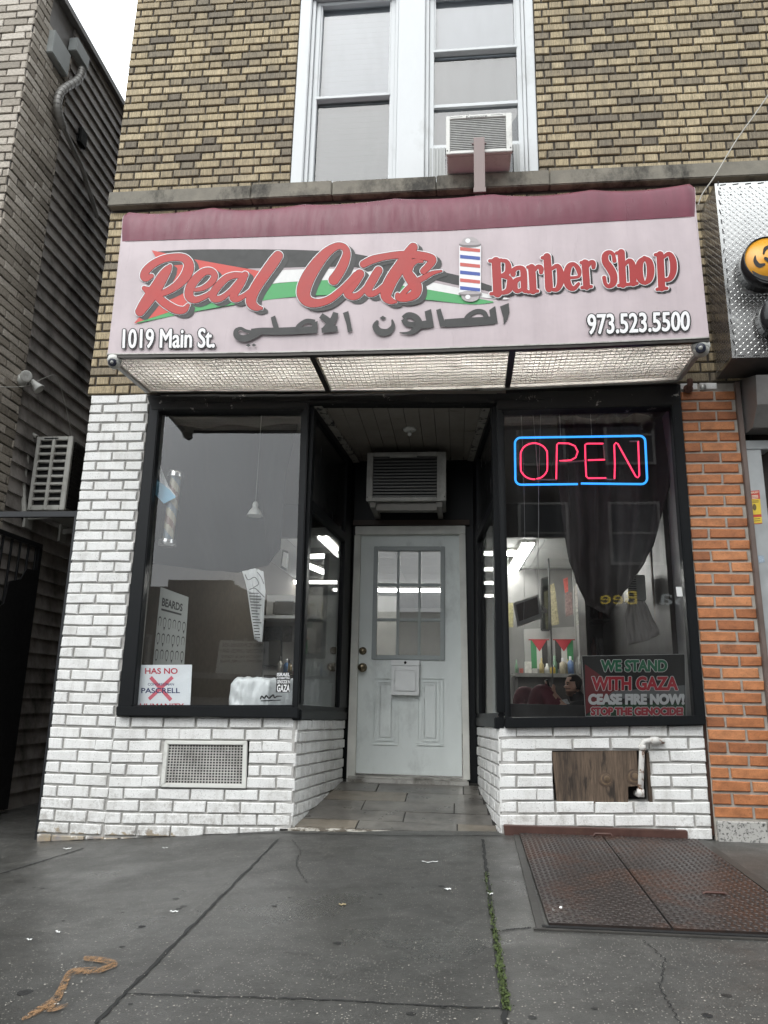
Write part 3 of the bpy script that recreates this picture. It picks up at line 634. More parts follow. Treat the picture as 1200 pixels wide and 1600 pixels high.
# ---- upstairs windows
fr = MB(); Yw = .0
Z0, Z1 = 4.405, 6.20
def wb(a, b, c, d, y0, y1, m=0): fr.box((a, y0, c), (b, y1, d), m)
wb(1.288, 1.375, Z0, Z1, -.004, .12); wb(2.045, 2.245, Z0, Z1, -.006, .12); wb(2.975, 3.036, Z0, Z1, -.004, .12); wb(1.375, 2.045, Z0, 4.455, .03, .12); wb(2.245, 2.955, Z0, 4.455, .03, .12); wb(1.288, 3.036, 6.10, Z1-.002, -.012, .12)
W = fr.build('upper_window_frame', WHITEP, B, .006)
def sash(x0, x1, z0, z1, zm, rail=.026):
    fr = MB()
    for (a, b, c, d, y0, y1) in ((x0, x0+.034, z0, z1, .045, .10), (x1-.034, x1, z0, z1, .045, .10), (x0+.034, x1-.034, z0, z0+.03, .047, .10), (x0+.034, x1-.034, z1-.03, z1, .047, .10), (x0+.03, x1-.03, zm-rail/2, zm+rail/2, .038, .10)):
        fr.box((a, y0, c), (b, y1, d))
    fr.box((x0-.028, .022, z0), (x0-.002, .10, z1)); fr.box((x1+.002, .022, z0), (x1+.024, .10, z1)); fr.box((x0+.034, .052, zm+rail/2), (x0+.046, .09, z1-.03)); fr.box((x1-.046, .052, zm+rail/2), (x1-.034, .09, z1-.03))
    s = fr.build('window_sash', WHITEP, W, .003)
    return s
sash(1.405, 2.018, 4.455, 6.095, 5.205)
sash(2.275, 2.948, 4.455, 6.095, 5.560); 
mb = MB(); mb.quad([(1.40, .085, 4.46), (2.03, .085, 4.46), (2.03, .085, 6.09), (1.40, .085, 6.09)]); mb.quad([(2.27, .085, 4.46), (2.94, .085, 4.46), (2.94, .085, 6.09), (2.27, .085, 6.09)]); mb.build('window_glass', GLU, W)
mb = MB(); mb.box((2.285, .06, 5.075), (2.915, .082, 5.10)); mb.build('sash_rail', WHITEP, W); mb = MB(); mb.box((2.285, .05, 4.715), (2.915, .082, 4.745)); mb.build('sash_rail', WHITEP, W)
BL1 = M('white_blind', (.68, .71, .75), .6, 0, .05, 5); BL2 = M('grey_curtain', (.23, .24, .243), .7, 0, .1, 6)
mb = MB(); 
for k in range(36): z = 5.22+k*.0245; mb.box((1.40, .12+.001*(k % 2), z), (2.03, .124+.001*(k % 2), z+.0243))
mb.build('blind', BL1, W)
mb = MB()
for k in range(31): z = 4.46+k*.0245; mb.box((1.40, .13+.001*(k % 2), z), (2.03, .134+.001*(k % 2), z+.0243))
mb.build('blind', BL2, W)
mb = MB(); mb.box((2.27, .12, 5.55), (2.94, .124, 6.09)); mb.build('roller_shade', BL1, W)
mb = MB(); rows = [[V((2.27+i*.0335, .14+.012*math.sin(i*1.3), z)) for i in range(21)] for z in (4.45, 5.55)]; mb.sheet(rows); mb.build('curtain', BL2, W)
mb = MB()                                        # accordion panels beside the air conditioner
for a, b in ((2.284, 2.392), (2.872, 2.915)):
    mb = MB()
    k = 0; x = a
    while x < b: mb.box((x, .04+.006*(k % 2), 4.455), (min(b, x+.0115), .07, 4.715)); x += .012; k += 1
    mb.build('side_curtain_panel', M('grey_accordion_plastic', (.40, .41, .40), .5, 0, .08, 9), W)
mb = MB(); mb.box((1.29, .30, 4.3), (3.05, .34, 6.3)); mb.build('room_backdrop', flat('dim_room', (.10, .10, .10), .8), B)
# ---- vent grille in the left base wall, with its frame
v = [fy(*p, -.008) for p in ((257, 1157), (386, 1158), (384, 1232), (250, 1230))]
mb = MB()
def lerp(a, b, t): return a+(b-a)*t
def vq(s, t): return lerp(lerp(v[0], v[1], s), lerp(v[3], v[2], s), t)
e = .05; e2 = .085
for q in ([(0, 0), (1, 0), (1-e, e2), (e, e2)], [(e, 1-e2), (1-e, 1-e2), (1, 1), (0, 1)], [(0, 0), (e, e2), (e, 1-e2), (0, 1)], [(1-e, e2), (1, 0), (1, 1), (1-e, 1-e2)]):
    mb.quadslab([vq(*p) for p in q], (0, 1, 0), .02)
vf = mb.build('vent_frame', ACW, B, .003)
mb = MB(); nx, nz = 25, 14
for i in range(nx+1):
    s = e+(1-2*e)*i/nx; mb.bar(vq(s, e2)+V((0, .012, 0)), vq(s, 1-e2)+V((0, .012, 0)), .0056, .003, (0, 1, 0))
for j in range(nz+1):
    t = e2+(1-2*e2)*j/nz; mb.bar(vq(e, t)+V((0, .0132, 0)), vq(1-e, t)+V((0, .0132, 0)), .0056, .003, (0, 1, 0))
mb.build('vent_grille', M('dusty_grille_paint', (.52, .51, .48), .5, 0, .1, 8, 0, (1, 1, 1), .5, (.20, .19, .17), 7), vf)
mb = MB(); mb.quadslab([vq(*p)+V((0, .09, 0)) for p in ((-.02, -.02), (1.02, -.02), (1.02, 1.02), (-.02, 1.02))], (0, 1, 0), .02); mb.build('vent_backing', DARKG, vf)
# ---- plywood patch, the hole and the pipe in the right base wall
mb = MB(); pslab(mb, [(862, 1175), (994, 1172), (1000, 1228), (980, 1229), (982, 1255), (871, 1256)], .02, .02) if False else None
pw = [fy(*p, .012) for p in ((862, 1175), (995, 1172), (998, 1228), (981.5, 1229.5), (982, 1255), (870.5, 1257))]
mb.prism(pw, (0, 1, 0), .018)
ply = mb.build('plywood_patch', PLY, B, .002)
for px, py, r in ((946, 1218, .040), (990, 1214, .042)):
    c = fy(px, py, .0105); mb = MB()
    for q, (ra, mm) in enumerate(((1, 0), (.78, 1), (.62, 0), (.42, 1))): mb.lathe(c+V((.003*q, -.0003*q, .002*q)), (0, -1, 0), [(0, r*ra), (.0004, r*ra*.95), (.0005, .001)], 20, mm)
    mb.build('wood_knot', [M('wood_knot_brown', (.075, .05, .034), .75, 0, .4, 40), M('wood_knot_light', (.125, .085, .05), .75, 0, .5, 60)], ply)
mb = MB(); pslab(mb, [(975, 1172), (1010, 1171), (1018, 1253), (980, 1258)], .13, .02); pslab(mb, [(1010, 1176), (1014, 1176), (1020, 1253), (1015, 1253)], .011, .03, 1); mb.build('wall_opening', [DARK, PLY], B)
a = fy(1036, 1158, -.03); p0 = fy(1003, 1158, -.03); p1 = fy(1001, 1242, -.03)
mb = MB(); mb.tube([a+V((0, .05, 0)), a, p0+V((.04, 0, .004)), p0+V((.012, 0, -.002)), p0+V((0, 0, -.02)), lerp(p0, p1, .5), p1+V((0, .0, .01)), p1+V((0, .05, -.004)), p1+V((.0, .12, -.004))], .0150, 14)
mb.lathe(p0+V((.05, 0, .004)), (1, 0, 0), [(0, .001), (0, .022), (.04, .022), (.04, .001)], 14); mb.lathe(p1+V((0, 0, .03)), (0, 0, -1), [(0, .001), (0, .0195), (.04, .0195), (.04, .001)], 14); mb.lathe(p0+V((0, 0, -.02)), (0, 0, -1), [(0, .001), (0, .0195), (.03, .0195), (.03, .001)], 14)
mb.build('vent_pipe', PIPE, B)
# ------------------------------------------------------------------ the sign awning
AY = -.60
A = thing('sign_awning', (2.12, -.3, 2.84), 'wide pinkish-white vinyl sign awning with a maroon top edge over the shop front', 'awning')
def interp(K, x):
    for (a, ya), (b, yb) in zip(K, K[1:]):
        if x <= b: return ya+(yb-ya)*(x-a)/(b-a)
    return K[-1][1]
BOT = [(168, 553.7), (420, 551), (650, 545.5), (900, 537), (1108, 527.7)]
MID = [(190, 377.5), (700, 360.5), (1086, 338.5)]
rows = []
for j in range(9):
    v = j/8; row = []
    for i in range(61):
        u = i/60; xb = 168+u*(1108-168); xm = 190+u*(1086-190); p = fy(xb, interp(BOT, xb), AY); q = fy(xm, interp(MID, xm), AY)
        r = p.lerp(q, v); r.y += -.006*math.sin(math.pi*v)+.003*math.sin(u*37+v*3)*math.sin(math.pi*v); row.append(r)
    rows.append(row)
mb = MB(); mb.sheet(rows); face = mb.build('sign_face', PINK, A)
RIB = [195, 333, 474, 618, 770, 925, 1082]
def topz(px):
    y = interp([(195, 331), (333, 325), (474, 320), (618, 311), (770, 304), (925, 297), (1082, 287)], px)
    for a, b in zip(RIB, RIB[1:]):
        if a <= px <= b:
            t = (px-a)/(b-a); y += (7.5 if a < 400 or a > 700 else 4.5)*math.sin(math.pi*t)**.8*(1-.35*t)
    return y
rows = []
for j in range(13):
    row = []
    for i in range(121):
        u = i/120; xm = 190+u*(1086-190); q = fy(xm, interp(MID, xm), AY)
        xt = 195+u*(1084-195); t = fy(xt, topz(xt), AY+.06)
        e = .012 if i in (0, 120) else 0
        if j <= 9:
            a = j/9*math.pi/2; k = 1-math.cos(a); s_ = math.sin(a)
            row.append(V((lerp(q.x, t.x, s_), AY-.003+.063*k+e, lerp(q.z, t.z, s_)-(.02 if i in (0, 120) else 0)*s_)))
        else:
            s2 = (j-9)/3; row.append(V((t.x, lerp(AY+.06, -.005, s2), t.z+.10*s2)))
    rows.append(row)
mb = MB(); mb.sheet(rows); mb.build('maroon_top', MAROON, A)
pbl, pbr = rows[0][0], rows[0][-1]
for row, sg in ((0, -1), (-1, 1)):
    mb = MB(); b0 = fy(BOT[0][0], BOT[0][1], AY) if row == 0 else fy(BOT[-1][0], BOT[-1][1], AY)
    pts = [V((b0.x, AY+.002, b0.z))]+[V((r[row].x, max(r[row].y, AY+.002), r[row].z)) for r in rows]+[V((b0.x, -.004, b0.z+.01))]
    mb.prism(pts, (sg, 0, 0), .002); mb.build('side_flap', PINK, A)
mb = MB()
nB = 24
for i in range(nB):
    xa = 168+i*(940/nB); xb = 168+(i+1)*(940/nB); a = fy(xa, interp(BOT, xa), AY); b = fy(xb, interp(BOT, xb), AY)
    mb.bar(a+V((0, .012, -.012)), b+V((0, .012, -.012)), .03, .022)
mb.build('front_rail', DARKM, A)
mb = MB()
for i in range(nB):
    xa = 168+i*(940/nB); xb = 168+(i+1)*(940/nB); a = fy(xa, interp(BOT, xa), AY); b = fy(xb, interp(BOT, xb), AY)
    mb.bar(a+V((0, -.004, -.001)), b+V((0, -.004, -.001)), .008, .007)
mb.build('hem_strip', PALEM, A)
UZ = 2.832
mb = MB(); mb.bar(fy(234, 608, -.03), fy(766, 605, -.03), .024, .042); mb.bar(fy(766, 605, -.03), fy(1059, 592, -.03), .024, .042); mb.build('back_rail', PALEM, A, .003)
fl, fr_ = fy(172, 560, AY+.02), fy(1104, 533, AY+.02); bl, br = V((.412, -.05, 2.85)), V((3.845, -.05, 2.86))
def und(s, t):                                     # point on the underside
    a = fl.lerp(fr_, s); a.z -= .012*math.sin(math.pi*s); b = bl.lerp(br, s); b.z -= .03*math.sin(math.pi*s)**.8; return a.lerp(b, t)
for nm, s in (('end_bar', .0), ('cross_bar', .357), ('cross_bar', .692), ('end_bar', 1.0)):
    mb = MB(); mb.bar(und(s, 0)+V((0, 0, -.006)), und(s, 1)+V((0, 0, -.006)), .034 if nm == 'cross_bar' else .028, .02); mb.build(nm, DARKM if nm == 'cross_bar' else GREYM, A)
LOUV = M('cream_louvre_plastic', (.66, .65, .61), .5, 0, .06, 4, 0, (1, 1, 1), .5, (.20, .19, .16), 1.6, (.56, .72))
def louv_mat():
    k = N('translucent_diffuser'); f = k.ramp(k.noise(1.7, (1, 1, 1), 5, .6), [(.35, (.48, .475, .45)), (.65, (.76, .755, .72))]); f = k.mix(k.ramp(k.noise(4, (1, 2, 1), 6, .7), [(.56, 0), (.70, .7)]), f, (.16, .15, .13))
    k.base(f); tr = k.n('BsdfTranslucent'); k.L(f, tr.inputs[0]); mx = k.n('MixShader'); mx.inputs[0].default_value = .6
    k.L(k.b.outputs[0], mx.inputs[1]); k.L(tr.outputs[0], mx.inputs[2]); k.L(mx.outputs[0], k.out.inputs[0]); return k.m
DIFF = louv_mat()
for s0, s1 in ((.004, .352), (.363, .687), (.698, .996)):
    mb = MB()
    N1 = int((s1-s0)*3.44/.030)
    for i in range(N1+1):
        s = s0+(s1-s0)*i/N1; mb.bar(und(s, .03)+V((0, 0, .006)), und(s, .97)+V((0, 0, .003)), .0034, .006)
    for j in range(13):
        t = .03+.94*j/12
        for q in range(4):
            a = s0+(s1-s0)*q/4; b = s0+(s1-s0)*(q+1)/4; mb.bar(und(a, t)+V((0, 0, .0062)), und(b, t)+V((0, 0, .0032)), .0044, .006)
    lp = mb.build('louvre_panel', LOUV, A)
    mb = MB(); rows = [[und(s0+(s1-s0)*i/8, t)+V((0, 0, .009)) for i in range(9)] for t in (.02, .5, .98)]; mb.sheet(rows); mb.build('diffuser', DIFF, lp)
# unseen tubes added above the louvres to brighten the awning's underside
TUBE = emit('fluorescent_tube', (1.0, .98, .93), 17.0)
for i, x in enumerate((1.0, 2.15, 3.25)):
    mb = MB(); mb.tube([(x-.55, -.33, 3.05), (x+.55, -.33, 3.05)], .019, 10); mb.build('lamp_tube', TUBE, A)
# ---- what is printed on the awning
def T(x, y, l=.001): p = fy(x, y, AY-.009-l); return p
BLK = INKG
GRN = flat('print_green', (.085, .36, .13)); RED = M('print_red', (.40, .030, .024), .45, 0, .14, 5, 0, (1, 1, 1)); REDF = flat('print_flag_red', (.58, .085, .07)); REDB = M('print_deep_red', (.35, .020, .019), .45, 0, .1, 5); SHD = flat('print_shadow_grey', (.060, .060, .057))
WSTRIPE = flat('print_flag_white', (.74, .73, .71)); LILAC = flat('print_pale_shadow', (.42, .36, .37))
mb = MB()
def strip(top, bot, m, lift, nn=40):
    x0 = max(top[0][0], bot[0][0]); x1 = min(top[-1][0], bot[-1][0]); tp = spline([(a, b, 0) for a, b in top], 8); bt = spline([(a, b, 0) for a, b in bot], 8)
    n = len(tp)-1
    A_ = [T(p[0], p[1], lift) for p in tp]; nb = len(bt)
    Bq = []
    for i in range(n+1):
        f = i/n*(nb-1); k = min(int(f), nb-2); t = f-k; Bq.append(T(lerp(bt[k][0], bt[k+1][0], t), lerp(bt[k][1], bt[k+1][1], t), lift))
    mb.add(A_+Bq, [(i, i+1, n+2+i, n+1+i) for i in range(n)], m)
strip([(246, 393), (300, 390), (380, 389.5), (480, 391), (557, 397), (650, 417), (715, 430), (766, 446), (803, 459.5)], [(246, 394.5), (303, 405), (387, 419), (450, 418), (500, 416.5), (564, 418), (673, 436), (718, 446), (803, 461.5)], 0, .0004)
strip([(387, 419.5), (430, 418.8), (500, 417), (564, 418.6), (640, 430), (718, 446.5), (793, 465)], [(405, 423.5), (430, 422.5), (500, 420), (564, 422), (640, 434), (718, 450), (793, 466)], 4, .0006)
strip([(400, 422), (440, 421.5), (500, 420), (564, 421), (640, 434), (718, 449), (797, 466.5)], [(405, 447), (440, 441.5), (498, 438.5), (540, 439.5), (622, 446), (718, 461), (790, 468)], 1, .0004)
strip([(214, 503.4), (330, 462), (417, 444.8), (498, 438), (540, 439), (622, 445.5), (690, 456), (771, 471)], [(214, 505), (298, 488), (382, 473.5), (468, 463), (538, 461), (600, 464), (664, 468), (735, 475.5), (771, 472.5)], 2, .0006)
rd = [(237, 391), (303, 405), (387, 420), (436, 429.5), (400, 441), (380, 447), (300, 476), (209, 505.5), (246, 463), (268, 443), (252, 416)]
ctr = T(300, 440, .0010)
mb.add([ctr]+[T(x, y, .0010) for x, y in rd], [(0, i+1, (i+1) % len(rd)+1) for i in range(len(rd))], 3)
mb.build('printed_flag', [BLK, WSTRIPE, GRN, REDF, LILAC], A)
def Z3(L): return [(200+x/4.2857, 370+y/4.2857, w/4.2857) for x, y, w in L]
def Z4(L): return [(440+x/4.2857, 360+y/4.2857, w/4.2857) for x, y, w in L]
SCRIPT = [
 Z3([(158, 262, 26), (122, 276, 44), (108, 262, 50), (122, 226, 50), (170, 182, 46), (240, 148, 44), (320, 136, 46), (380, 146, 52), (408, 190, 62), (392, 252, 66), (345, 310, 54), (290, 350, 44), (232, 378, 36), (196, 388, 26)]),
 Z3([(282, 196, 22), (268, 216, 46), (236, 262, 66), (196, 330, 74), (150, 398, 76), (110, 455, 70), (80, 500, 58)]),
 Z3([(108, 344, 26), (132, 360, 46), (160, 384, 60)]),
 Z3([(182, 384, 44), (222, 424, 50), (272, 462, 52), (330, 490, 50), (376, 488, 40), (402, 458, 20)]),
 Z3([(452, 356, 20), (505, 342, 30), (556, 306, 38), (580, 262, 40), (556, 232, 42), (508, 236, 46), (456, 280, 54), (416, 340, 56), (410, 396, 54), (446, 422, 42), (506, 404, 32), (560, 370, 26), (604, 322, 20)]),
 Z3([(756, 258, 34), (712, 258, 38), (660, 276, 42), (606, 326, 48), (570, 380, 48), (576, 414, 44), (622, 412, 36), (676, 372, 28), (730, 310, 24), (778, 258, 34)]),
 Z3([(784, 254, 40), (756, 310, 46), (718, 372, 46), (704, 408, 44), (736, 416, 36), (786, 388, 26), (830, 348, 20)]),
 Z3([(1004, 128, 62), (972, 172, 70), (916, 250, 68), (862, 330, 66), (828, 400, 66), (828, 446, 62), (858, 472, 44), (892, 478, 18)]),
 Z4([(350, 330, 66), (384, 282, 62), (420, 212, 58), (436, 150, 46), (416, 112, 40), (370, 106, 44), (300, 150, 60), (226, 238, 78), (168, 336, 88), (146, 420, 86), (176, 474, 68), (244, 486, 50), (320, 462, 44), (396, 404, 40), (456, 344, 36), (500, 300, 44)]),
 Z4([(522, 292, 58), (486, 346, 62), (446, 404, 58), (456, 438, 44), (502, 440, 40), (554, 396, 30), (612, 320, 30), (650, 266, 44)]),
 Z4([(648, 268, 50), (614, 326, 54), (580, 388, 52), (590, 424, 40), (634, 414, 34), (680, 372, 24)]),
 Z4([(880, 114, 58), (846, 164, 70), (796, 240, 76), (742, 320, 78), (704, 400, 76), (702, 446, 64), (732, 472, 42), (764, 478, 16)]),
 Z4([(548, 226, 44), (610, 196, 48), (690, 176, 42), (780, 164, 44), (880, 162, 46), (960, 174, 50), (1012, 194, 46), (986, 236, 44), (950, 272, 40)]),
 Z4([(942, 208, 14), (900, 206, 30), (856, 232, 58), (842, 280, 62), (868, 326, 70), (900, 372, 72), (894, 424, 60), (836, 452, 46), (784, 452, 38), (776, 430, 24)]),
 Z4([(790, 452, 30), (830, 404, 30), (888, 352, 32), (950, 318, 34), (1010, 286, 24), (1070, 272, 10)]),
]
sh = MB(); ol = MB(); ln_ = MB(); rd = MB()
for i, s_ in enumerate(SCRIPT):
    for q in range(4): brush(sh, s_, T, 1.4, 2+q*1.8, 1.0+q*1.35, .0013+i*5e-5+q*1.3e-5, 0, 6)
    brush(ol, s_, T, 1.9, 0, 0, .0026+i*8e-5)
    brush(ln_, s_, T, .85, 0, 0, .0042+i*8e-5)
    brush(rd, s_, T, .35, 0, 0, .0058+i*8e-5)
SHOPSIGN = sh.build('script_shadow', SHD, A); ol.build('script_outline', WHITEV, A); ln_.build('script_line', flat('thin_dark_line', (.08, .03, .03)), A); rd.build('script_letters', RED, A)
# slab-serif words
def Z5(L): return [(700+x/3, 360+y/3, w/3) for x, y, w in L]
SLAB = [
 # B
 [(225, 145, 36), (229, 222, 36), (232, 293, 36)], [(196, 143, 11), (250, 139, 11)], [(202, 297, 11), (256, 292, 11)],
 [(240, 142, 9), (272, 144, 14), (283, 170, 24), (276, 200, 20), (246, 213, 9)], [(244, 213, 9), (284, 222, 18), (292, 253, 28), (280, 283, 22), (246, 294, 9)],
 # a
 [(305, 205, 20), (308, 186, 18), (332, 174, 14), (352, 186, 24), (356, 230, 26), (358, 276, 24), (372, 285, 10)], [(350, 222, 9), (318, 236, 20), (312, 266, 24), (326, 284, 16), (350, 274, 8)],
 # r
 [(392, 174, 28), (396, 225, 28), (399, 282, 28)], [(374, 172, 10), (400, 169, 10)], [(376, 288, 10), (420, 284, 10)], [(404, 190, 8), (420, 170, 14), (436, 176, 18), (436, 196, 14)],
 # b
 [(464, 124, 30), (470, 200, 30), (474, 272, 30), (476, 282, 10)], [(442, 128, 10), (474, 122, 10)], [(486, 180, 9), (512, 166, 16), (526, 195, 26), (526, 245, 26), (510, 276, 16), (484, 276, 9)],
 # e
 [(566, 222, 8), (612, 216, 8), (612, 184, 18), (590, 158, 13), (566, 172, 24), (556, 220, 28), (566, 260, 26), (590, 272, 16), (612, 250, 10)],
 # r
 [(642, 152, 27), (646, 205, 27), (650, 262, 27)], [(624, 151, 10), (652, 147, 10)], [(628, 268, 10), (672, 263, 10)], [(656, 170, 8), (668, 150, 14), (682, 152, 16), (682, 172, 14)],
 # S
 [(780, 142, 14), (774, 112, 12), (756, 102, 14), (738, 116, 24), (738, 146, 28), (760, 178, 32), (776, 212, 30), (774, 246, 26), (754, 262, 14), (738, 250, 12), (732, 222, 14)],
 # h
 [(812, 104, 28), (816, 180, 28), (820, 252, 28)], [(790, 106, 10), (820, 101, 10)], [(800, 258, 10), (842, 253, 10)], [(826, 164, 8), (848, 142, 16), (864, 164, 26), (868, 246, 26)], [(850, 252, 10), (886, 248, 10)],
 # o
 [(922, 128, 12), (900, 152, 26), (896, 192, 30), (904, 230, 26), (924, 246, 12), (944, 226, 26), (950, 186, 30), (942, 146, 26), (920, 128, 12)],
 # p
 [(994, 114, 28), (998, 190, 28), (1002, 268, 28)], [(972, 114, 10), (1002, 109, 10)], [(980, 276, 10), (1026, 271, 10)], [(1008, 126, 9), (1036, 110, 16), (1054, 140, 26), (1056, 190, 26), (1040, 226, 18), (1008, 232, 9)],
]
sh = MB(); ol = MB(); rd = MB()
for i, s_ in enumerate(SLAB):
    z = Z5(s_)
    for q in range(2): brush(sh, z, T, 2.2, 1.6+q*1.5, 1.4+q*.9, .0012+i*3e-5+q*1.2e-5, 0, 4)
    brush(ol, z, T, 2.3, 0, 0, .0030+i*3e-5, 0, 4); brush(rd, z, T, 1.0, 0, 0, .0046+i*3e-5, 0, 4)
sh.build('slab_letter_shadow', INK, A); ol.build('slab_letter_outline', WHITEV, A); rd.build('slab_letters', REDB, A)
# arabic line, drawn as heavy pen strokes and polygons
def Z6(x, y): return (350+x/2.553, 460+y/2.553)
ar = MB()
def apoly(L, lift): ar.add([T(*Z6(x, y), lift) for x, y in L], [tuple(range(len(L)))])
def abr(L, lift): brush(ar, [(*Z6(x, y), wd*1.12/2.553) for x, y, wd in L], T, 0, 0, 0, lift, 0, 6, False)
apoly([(1101, 48), (1136, 34), (1139, 72), (1130, 100), (1116, 122), (1114, 92)], .0004)
apoly([(1058, 62), (1082, 46), (1092, 114), (1066, 117)], .0006)
abr([(1080, 103, 28), (1000, 108, 30), (930, 112, 30), (880, 115, 28)], .0009)
abr([(958, 108, 12), (974, 86, 16), (1006, 68, 17), (1036, 72, 17), (1046, 94, 20)], .0014)
apoly([(846, 62), (864, 56), (886, 128), (862, 130)], .0018)
apoly([(800, 68), (826, 58), (838, 130), (812, 134)], .0020); abr([(820, 118, 28), (780, 122, 26), (748, 122, 22)], .0024)
abr([(716, 96, 20), (736, 82, 20), (764, 92, 24), (778, 118, 26), (762, 142, 22), (736, 154, 12), (700, 153, 4)], .003); abr([(716, 98, 20), (728, 116, 20), (760, 122, 20)], .0035)
abr([(614, 104, 8), (604, 126, 22), (620, 148, 26), (652, 150, 24), (674, 128, 16), (670, 100, 6)], .004); apoly([(620, 94), (634, 85), (648, 94), (634, 102)], .0042)
ar.build('arabic_lettering', BLK, A); ar = MB()
apoly([(474, 74), (496, 66), (512, 146), (494, 152), (488, 118)], .0044)
abr([(386, 84, 20), (412, 104, 24), (436, 136, 26)], .0046); abr([(446, 72, 20), (434, 104, 24), (404, 142, 26)], .0050); apoly([(388, 134), (452, 126), (454, 148), (390, 154)], .0055)
apoly([(352, 112), (374, 106), (372, 152), (350, 154)], .0056)
abr([(286, 146, 14), (300, 124, 16), (330, 106, 16), (362, 112, 20)], .0058); abr([(372, 140, 24), (290, 144, 26), (210, 147, 26), (150, 146, 24), (108, 146, 16)], .0063)
apoly([(186, 92), (204, 84), (222, 144), (200, 148)], .0068)
abr([(150, 150, 16), (112, 166, 24), (78, 176, 24), (52, 166, 22), (48, 146, 16), (66, 136, 12), (88, 146, 12), (120, 152, 12)], .0070)
for cx, cy in ((97, 203), (119, 202)): apoly([(cx-11, cy), (cx, cy-6), (cx+11, cy), (cx, cy+6)], .0074)
ar.build('arabic_lettering', BLK, A)
for body, q in (('1019 Main St.', [(193, 515), (336, 513.5), (335, 543), (192, 544)]), ('973.523.5500', [(918, 492), (1077, 487), (1077, 516), (919, 522.5)])):
    Q = [T(*p, 0) for p in q]
    wr = MB(); fat(wr, body, Q, 1, .0095, .0015, 0, 2); fat(wr, body, Q, 0, .0030, .0030, 0); wr.build('address_lettering', [WHITEV, INK], A)
# printed barber pole
pp = MB()
def bp(s, t): return lerp(lerp(V((717.5, 384, 0)), V((751.5, 382.5, 0)), s), lerp(V((717.5, 458, 0)), V((751.5, 457, 0)), s), t)
def bpq(a, m, l): pp.add([T(*bp(*p)[:2], l) for p in a], [tuple(range(len(a)))], m)
bpq([(0, 0), (1, 0), (1, 1), (0, 1)], 0, .0066)
for k in range(6):
    t = .03+k*.165; bpq([(0.04, t-.005), (.96, t+.055), (.96, t+.125), (.04, t+.07)], 1 if k % 2 == 0 else 2, .0074)
for (cx, cy, rx, ry, m, l) in ((734.5, 378, 13, 8, 3, .0070), (734.5, 382, 17.5, 4.5, 4, .0078), (734.5, 380.5, 17.5, 2.5, 3, .0082), (735, 463, 14, 8.5, 3, .0070), (734.5, 459, 18, 4.5, 4, .0078), (734.5, 457.5, 18, 2.3, 3, .0082), (731, 376, 4, 3.5, 0, .0086), (731, 464, 4, 3.5, 0, .0086)):
    pp.add([T(cx+rx*math.cos(a*math.pi/12), cy+ry*math.sin(a*math.pi/12), l) for a in range(24)], [tuple(range(24))], m)
pp.build('printed_barber_pole', [WHITEV, flat('pole_red', (.55, .12, .10)), flat('pole_blue', (.07, .11, .36)), flat('pole_silver', (.42, .38, .38)), flat('pole_grey', (.20, .18, .18))], A)
# ------------------------------------------------------------------ security cameras at the ends of the awning
def dome(c, look, r, label, name='security_camera'):
    t = thing(name, c, label, 'security camera'); c = V(c)
    mb = MB(); mb.lathe(c+V((0, 0, .03)), (0, 0, -1), [(0, .001), (0, r*1.05), (.02, r*1.1), (.03, r)], 24); mb.build('camera_base', ACW, t)
    mb = MB(); mb.ball(c+V((0, 0, -.005)), r*.98, 0, 1, 1, .95, 20); b = mb.build('camera_ball', ACG, t)
    d = V(look).normalized(); mb = MB(); mb.lathe(c+V((0, 0, -.005))+d*r*.75, d, [(0, r*.62), (r*.3, r*.6), (r*.36, r*.5), (r*.33, .001)], 20); lens = mb.build('camera_lens', M('camera_dark_lens', (.02, .022, .035), .12, 0, .1, 9), t)
    mb = MB(); mb.lathe(c+V((0, 0, -.005))+d*r*1.06, d, [(0, r*.28), (.004, r*.22), (.005, .001)], 16); mb.build('lens_ring', GREYM, lens); return t
dome(fy(179, 566, -.57), (.1, -1, -.35), .040, 'white dome security camera under the left end of the awning')
dome(fy(1095, 545, -.55), (-.35, -1, -.25), .046, 'white dome security camera under the right end of the awning')
# ------------------------------------------------------------------ air conditioners
def grille_unit(name, label, x0, x1, z0, z1, yf, yb, m, lines, fr=.030, topr=.045, gcol=None, gm=None):
    t = thing(name, ((x0+x1)/2, (yf+yb)/2, z0), label, 'air conditioner')
    mb = MB(); mb.box((x0+.006, yf+.03, z0+.004), (x1-.006, yb, z1-.004)); mb.build('casing', m, t, .006)
    mb = MB(); mb.box((x0, yf, z0), (x0+fr, yf+.03, z1)); mb.box((x1-fr*1.5, yf, z0), (x1, yf+.03, z1)); mb.box((x0+fr, yf-.001, z1-topr), (x1-fr*1.5, yf+.03, z1)); mb.box((x0+fr, yf-.001, z0), (x1-fr*1.5, yf+.03, z0+topr*.85)); mb.build('front_frame', m, t, .004)
    mb = MB(); mb.box((x0+fr, yf+.022, z0+topr*.8), (x1-fr*1.5, yf+.029, z1-topr)); mb.build('grille_backing', DARKG if gcol is None else gcol, t)
    mb = MB(); n = lines
    for i in range(n):
        z = z0+topr*.85+(z1-topr-z0-topr*.85)*(i+.5)/n; hh = (z1-z0-2*topr)/n*.27
        mb.obox(((x0+fr+x1-fr*1.5)/2, yf+.012, z), ((x1-fr*1.5-x0-fr)/2-.001, 0, 0), (0, .006, .003), (0, 0, hh), 0)
    mb.build('grille', gm if gm else GALV if gcol is None else M('grey_coil_fins', (.30, .30, .285), .5, .2, .25, 30), t)
    for xx in (x0+.008, x1-.012):
        s = MB(); s.lathe((xx, yf-.0015, z0+topr*.9), (0, -1, 0), [(0, .004), (.002, .004), (.002, .001)], 8); s.build('screw', DARKG, t)
    return t
k_ = fy(697, 181, -.25); k2 = fy(801, 237, -.25)
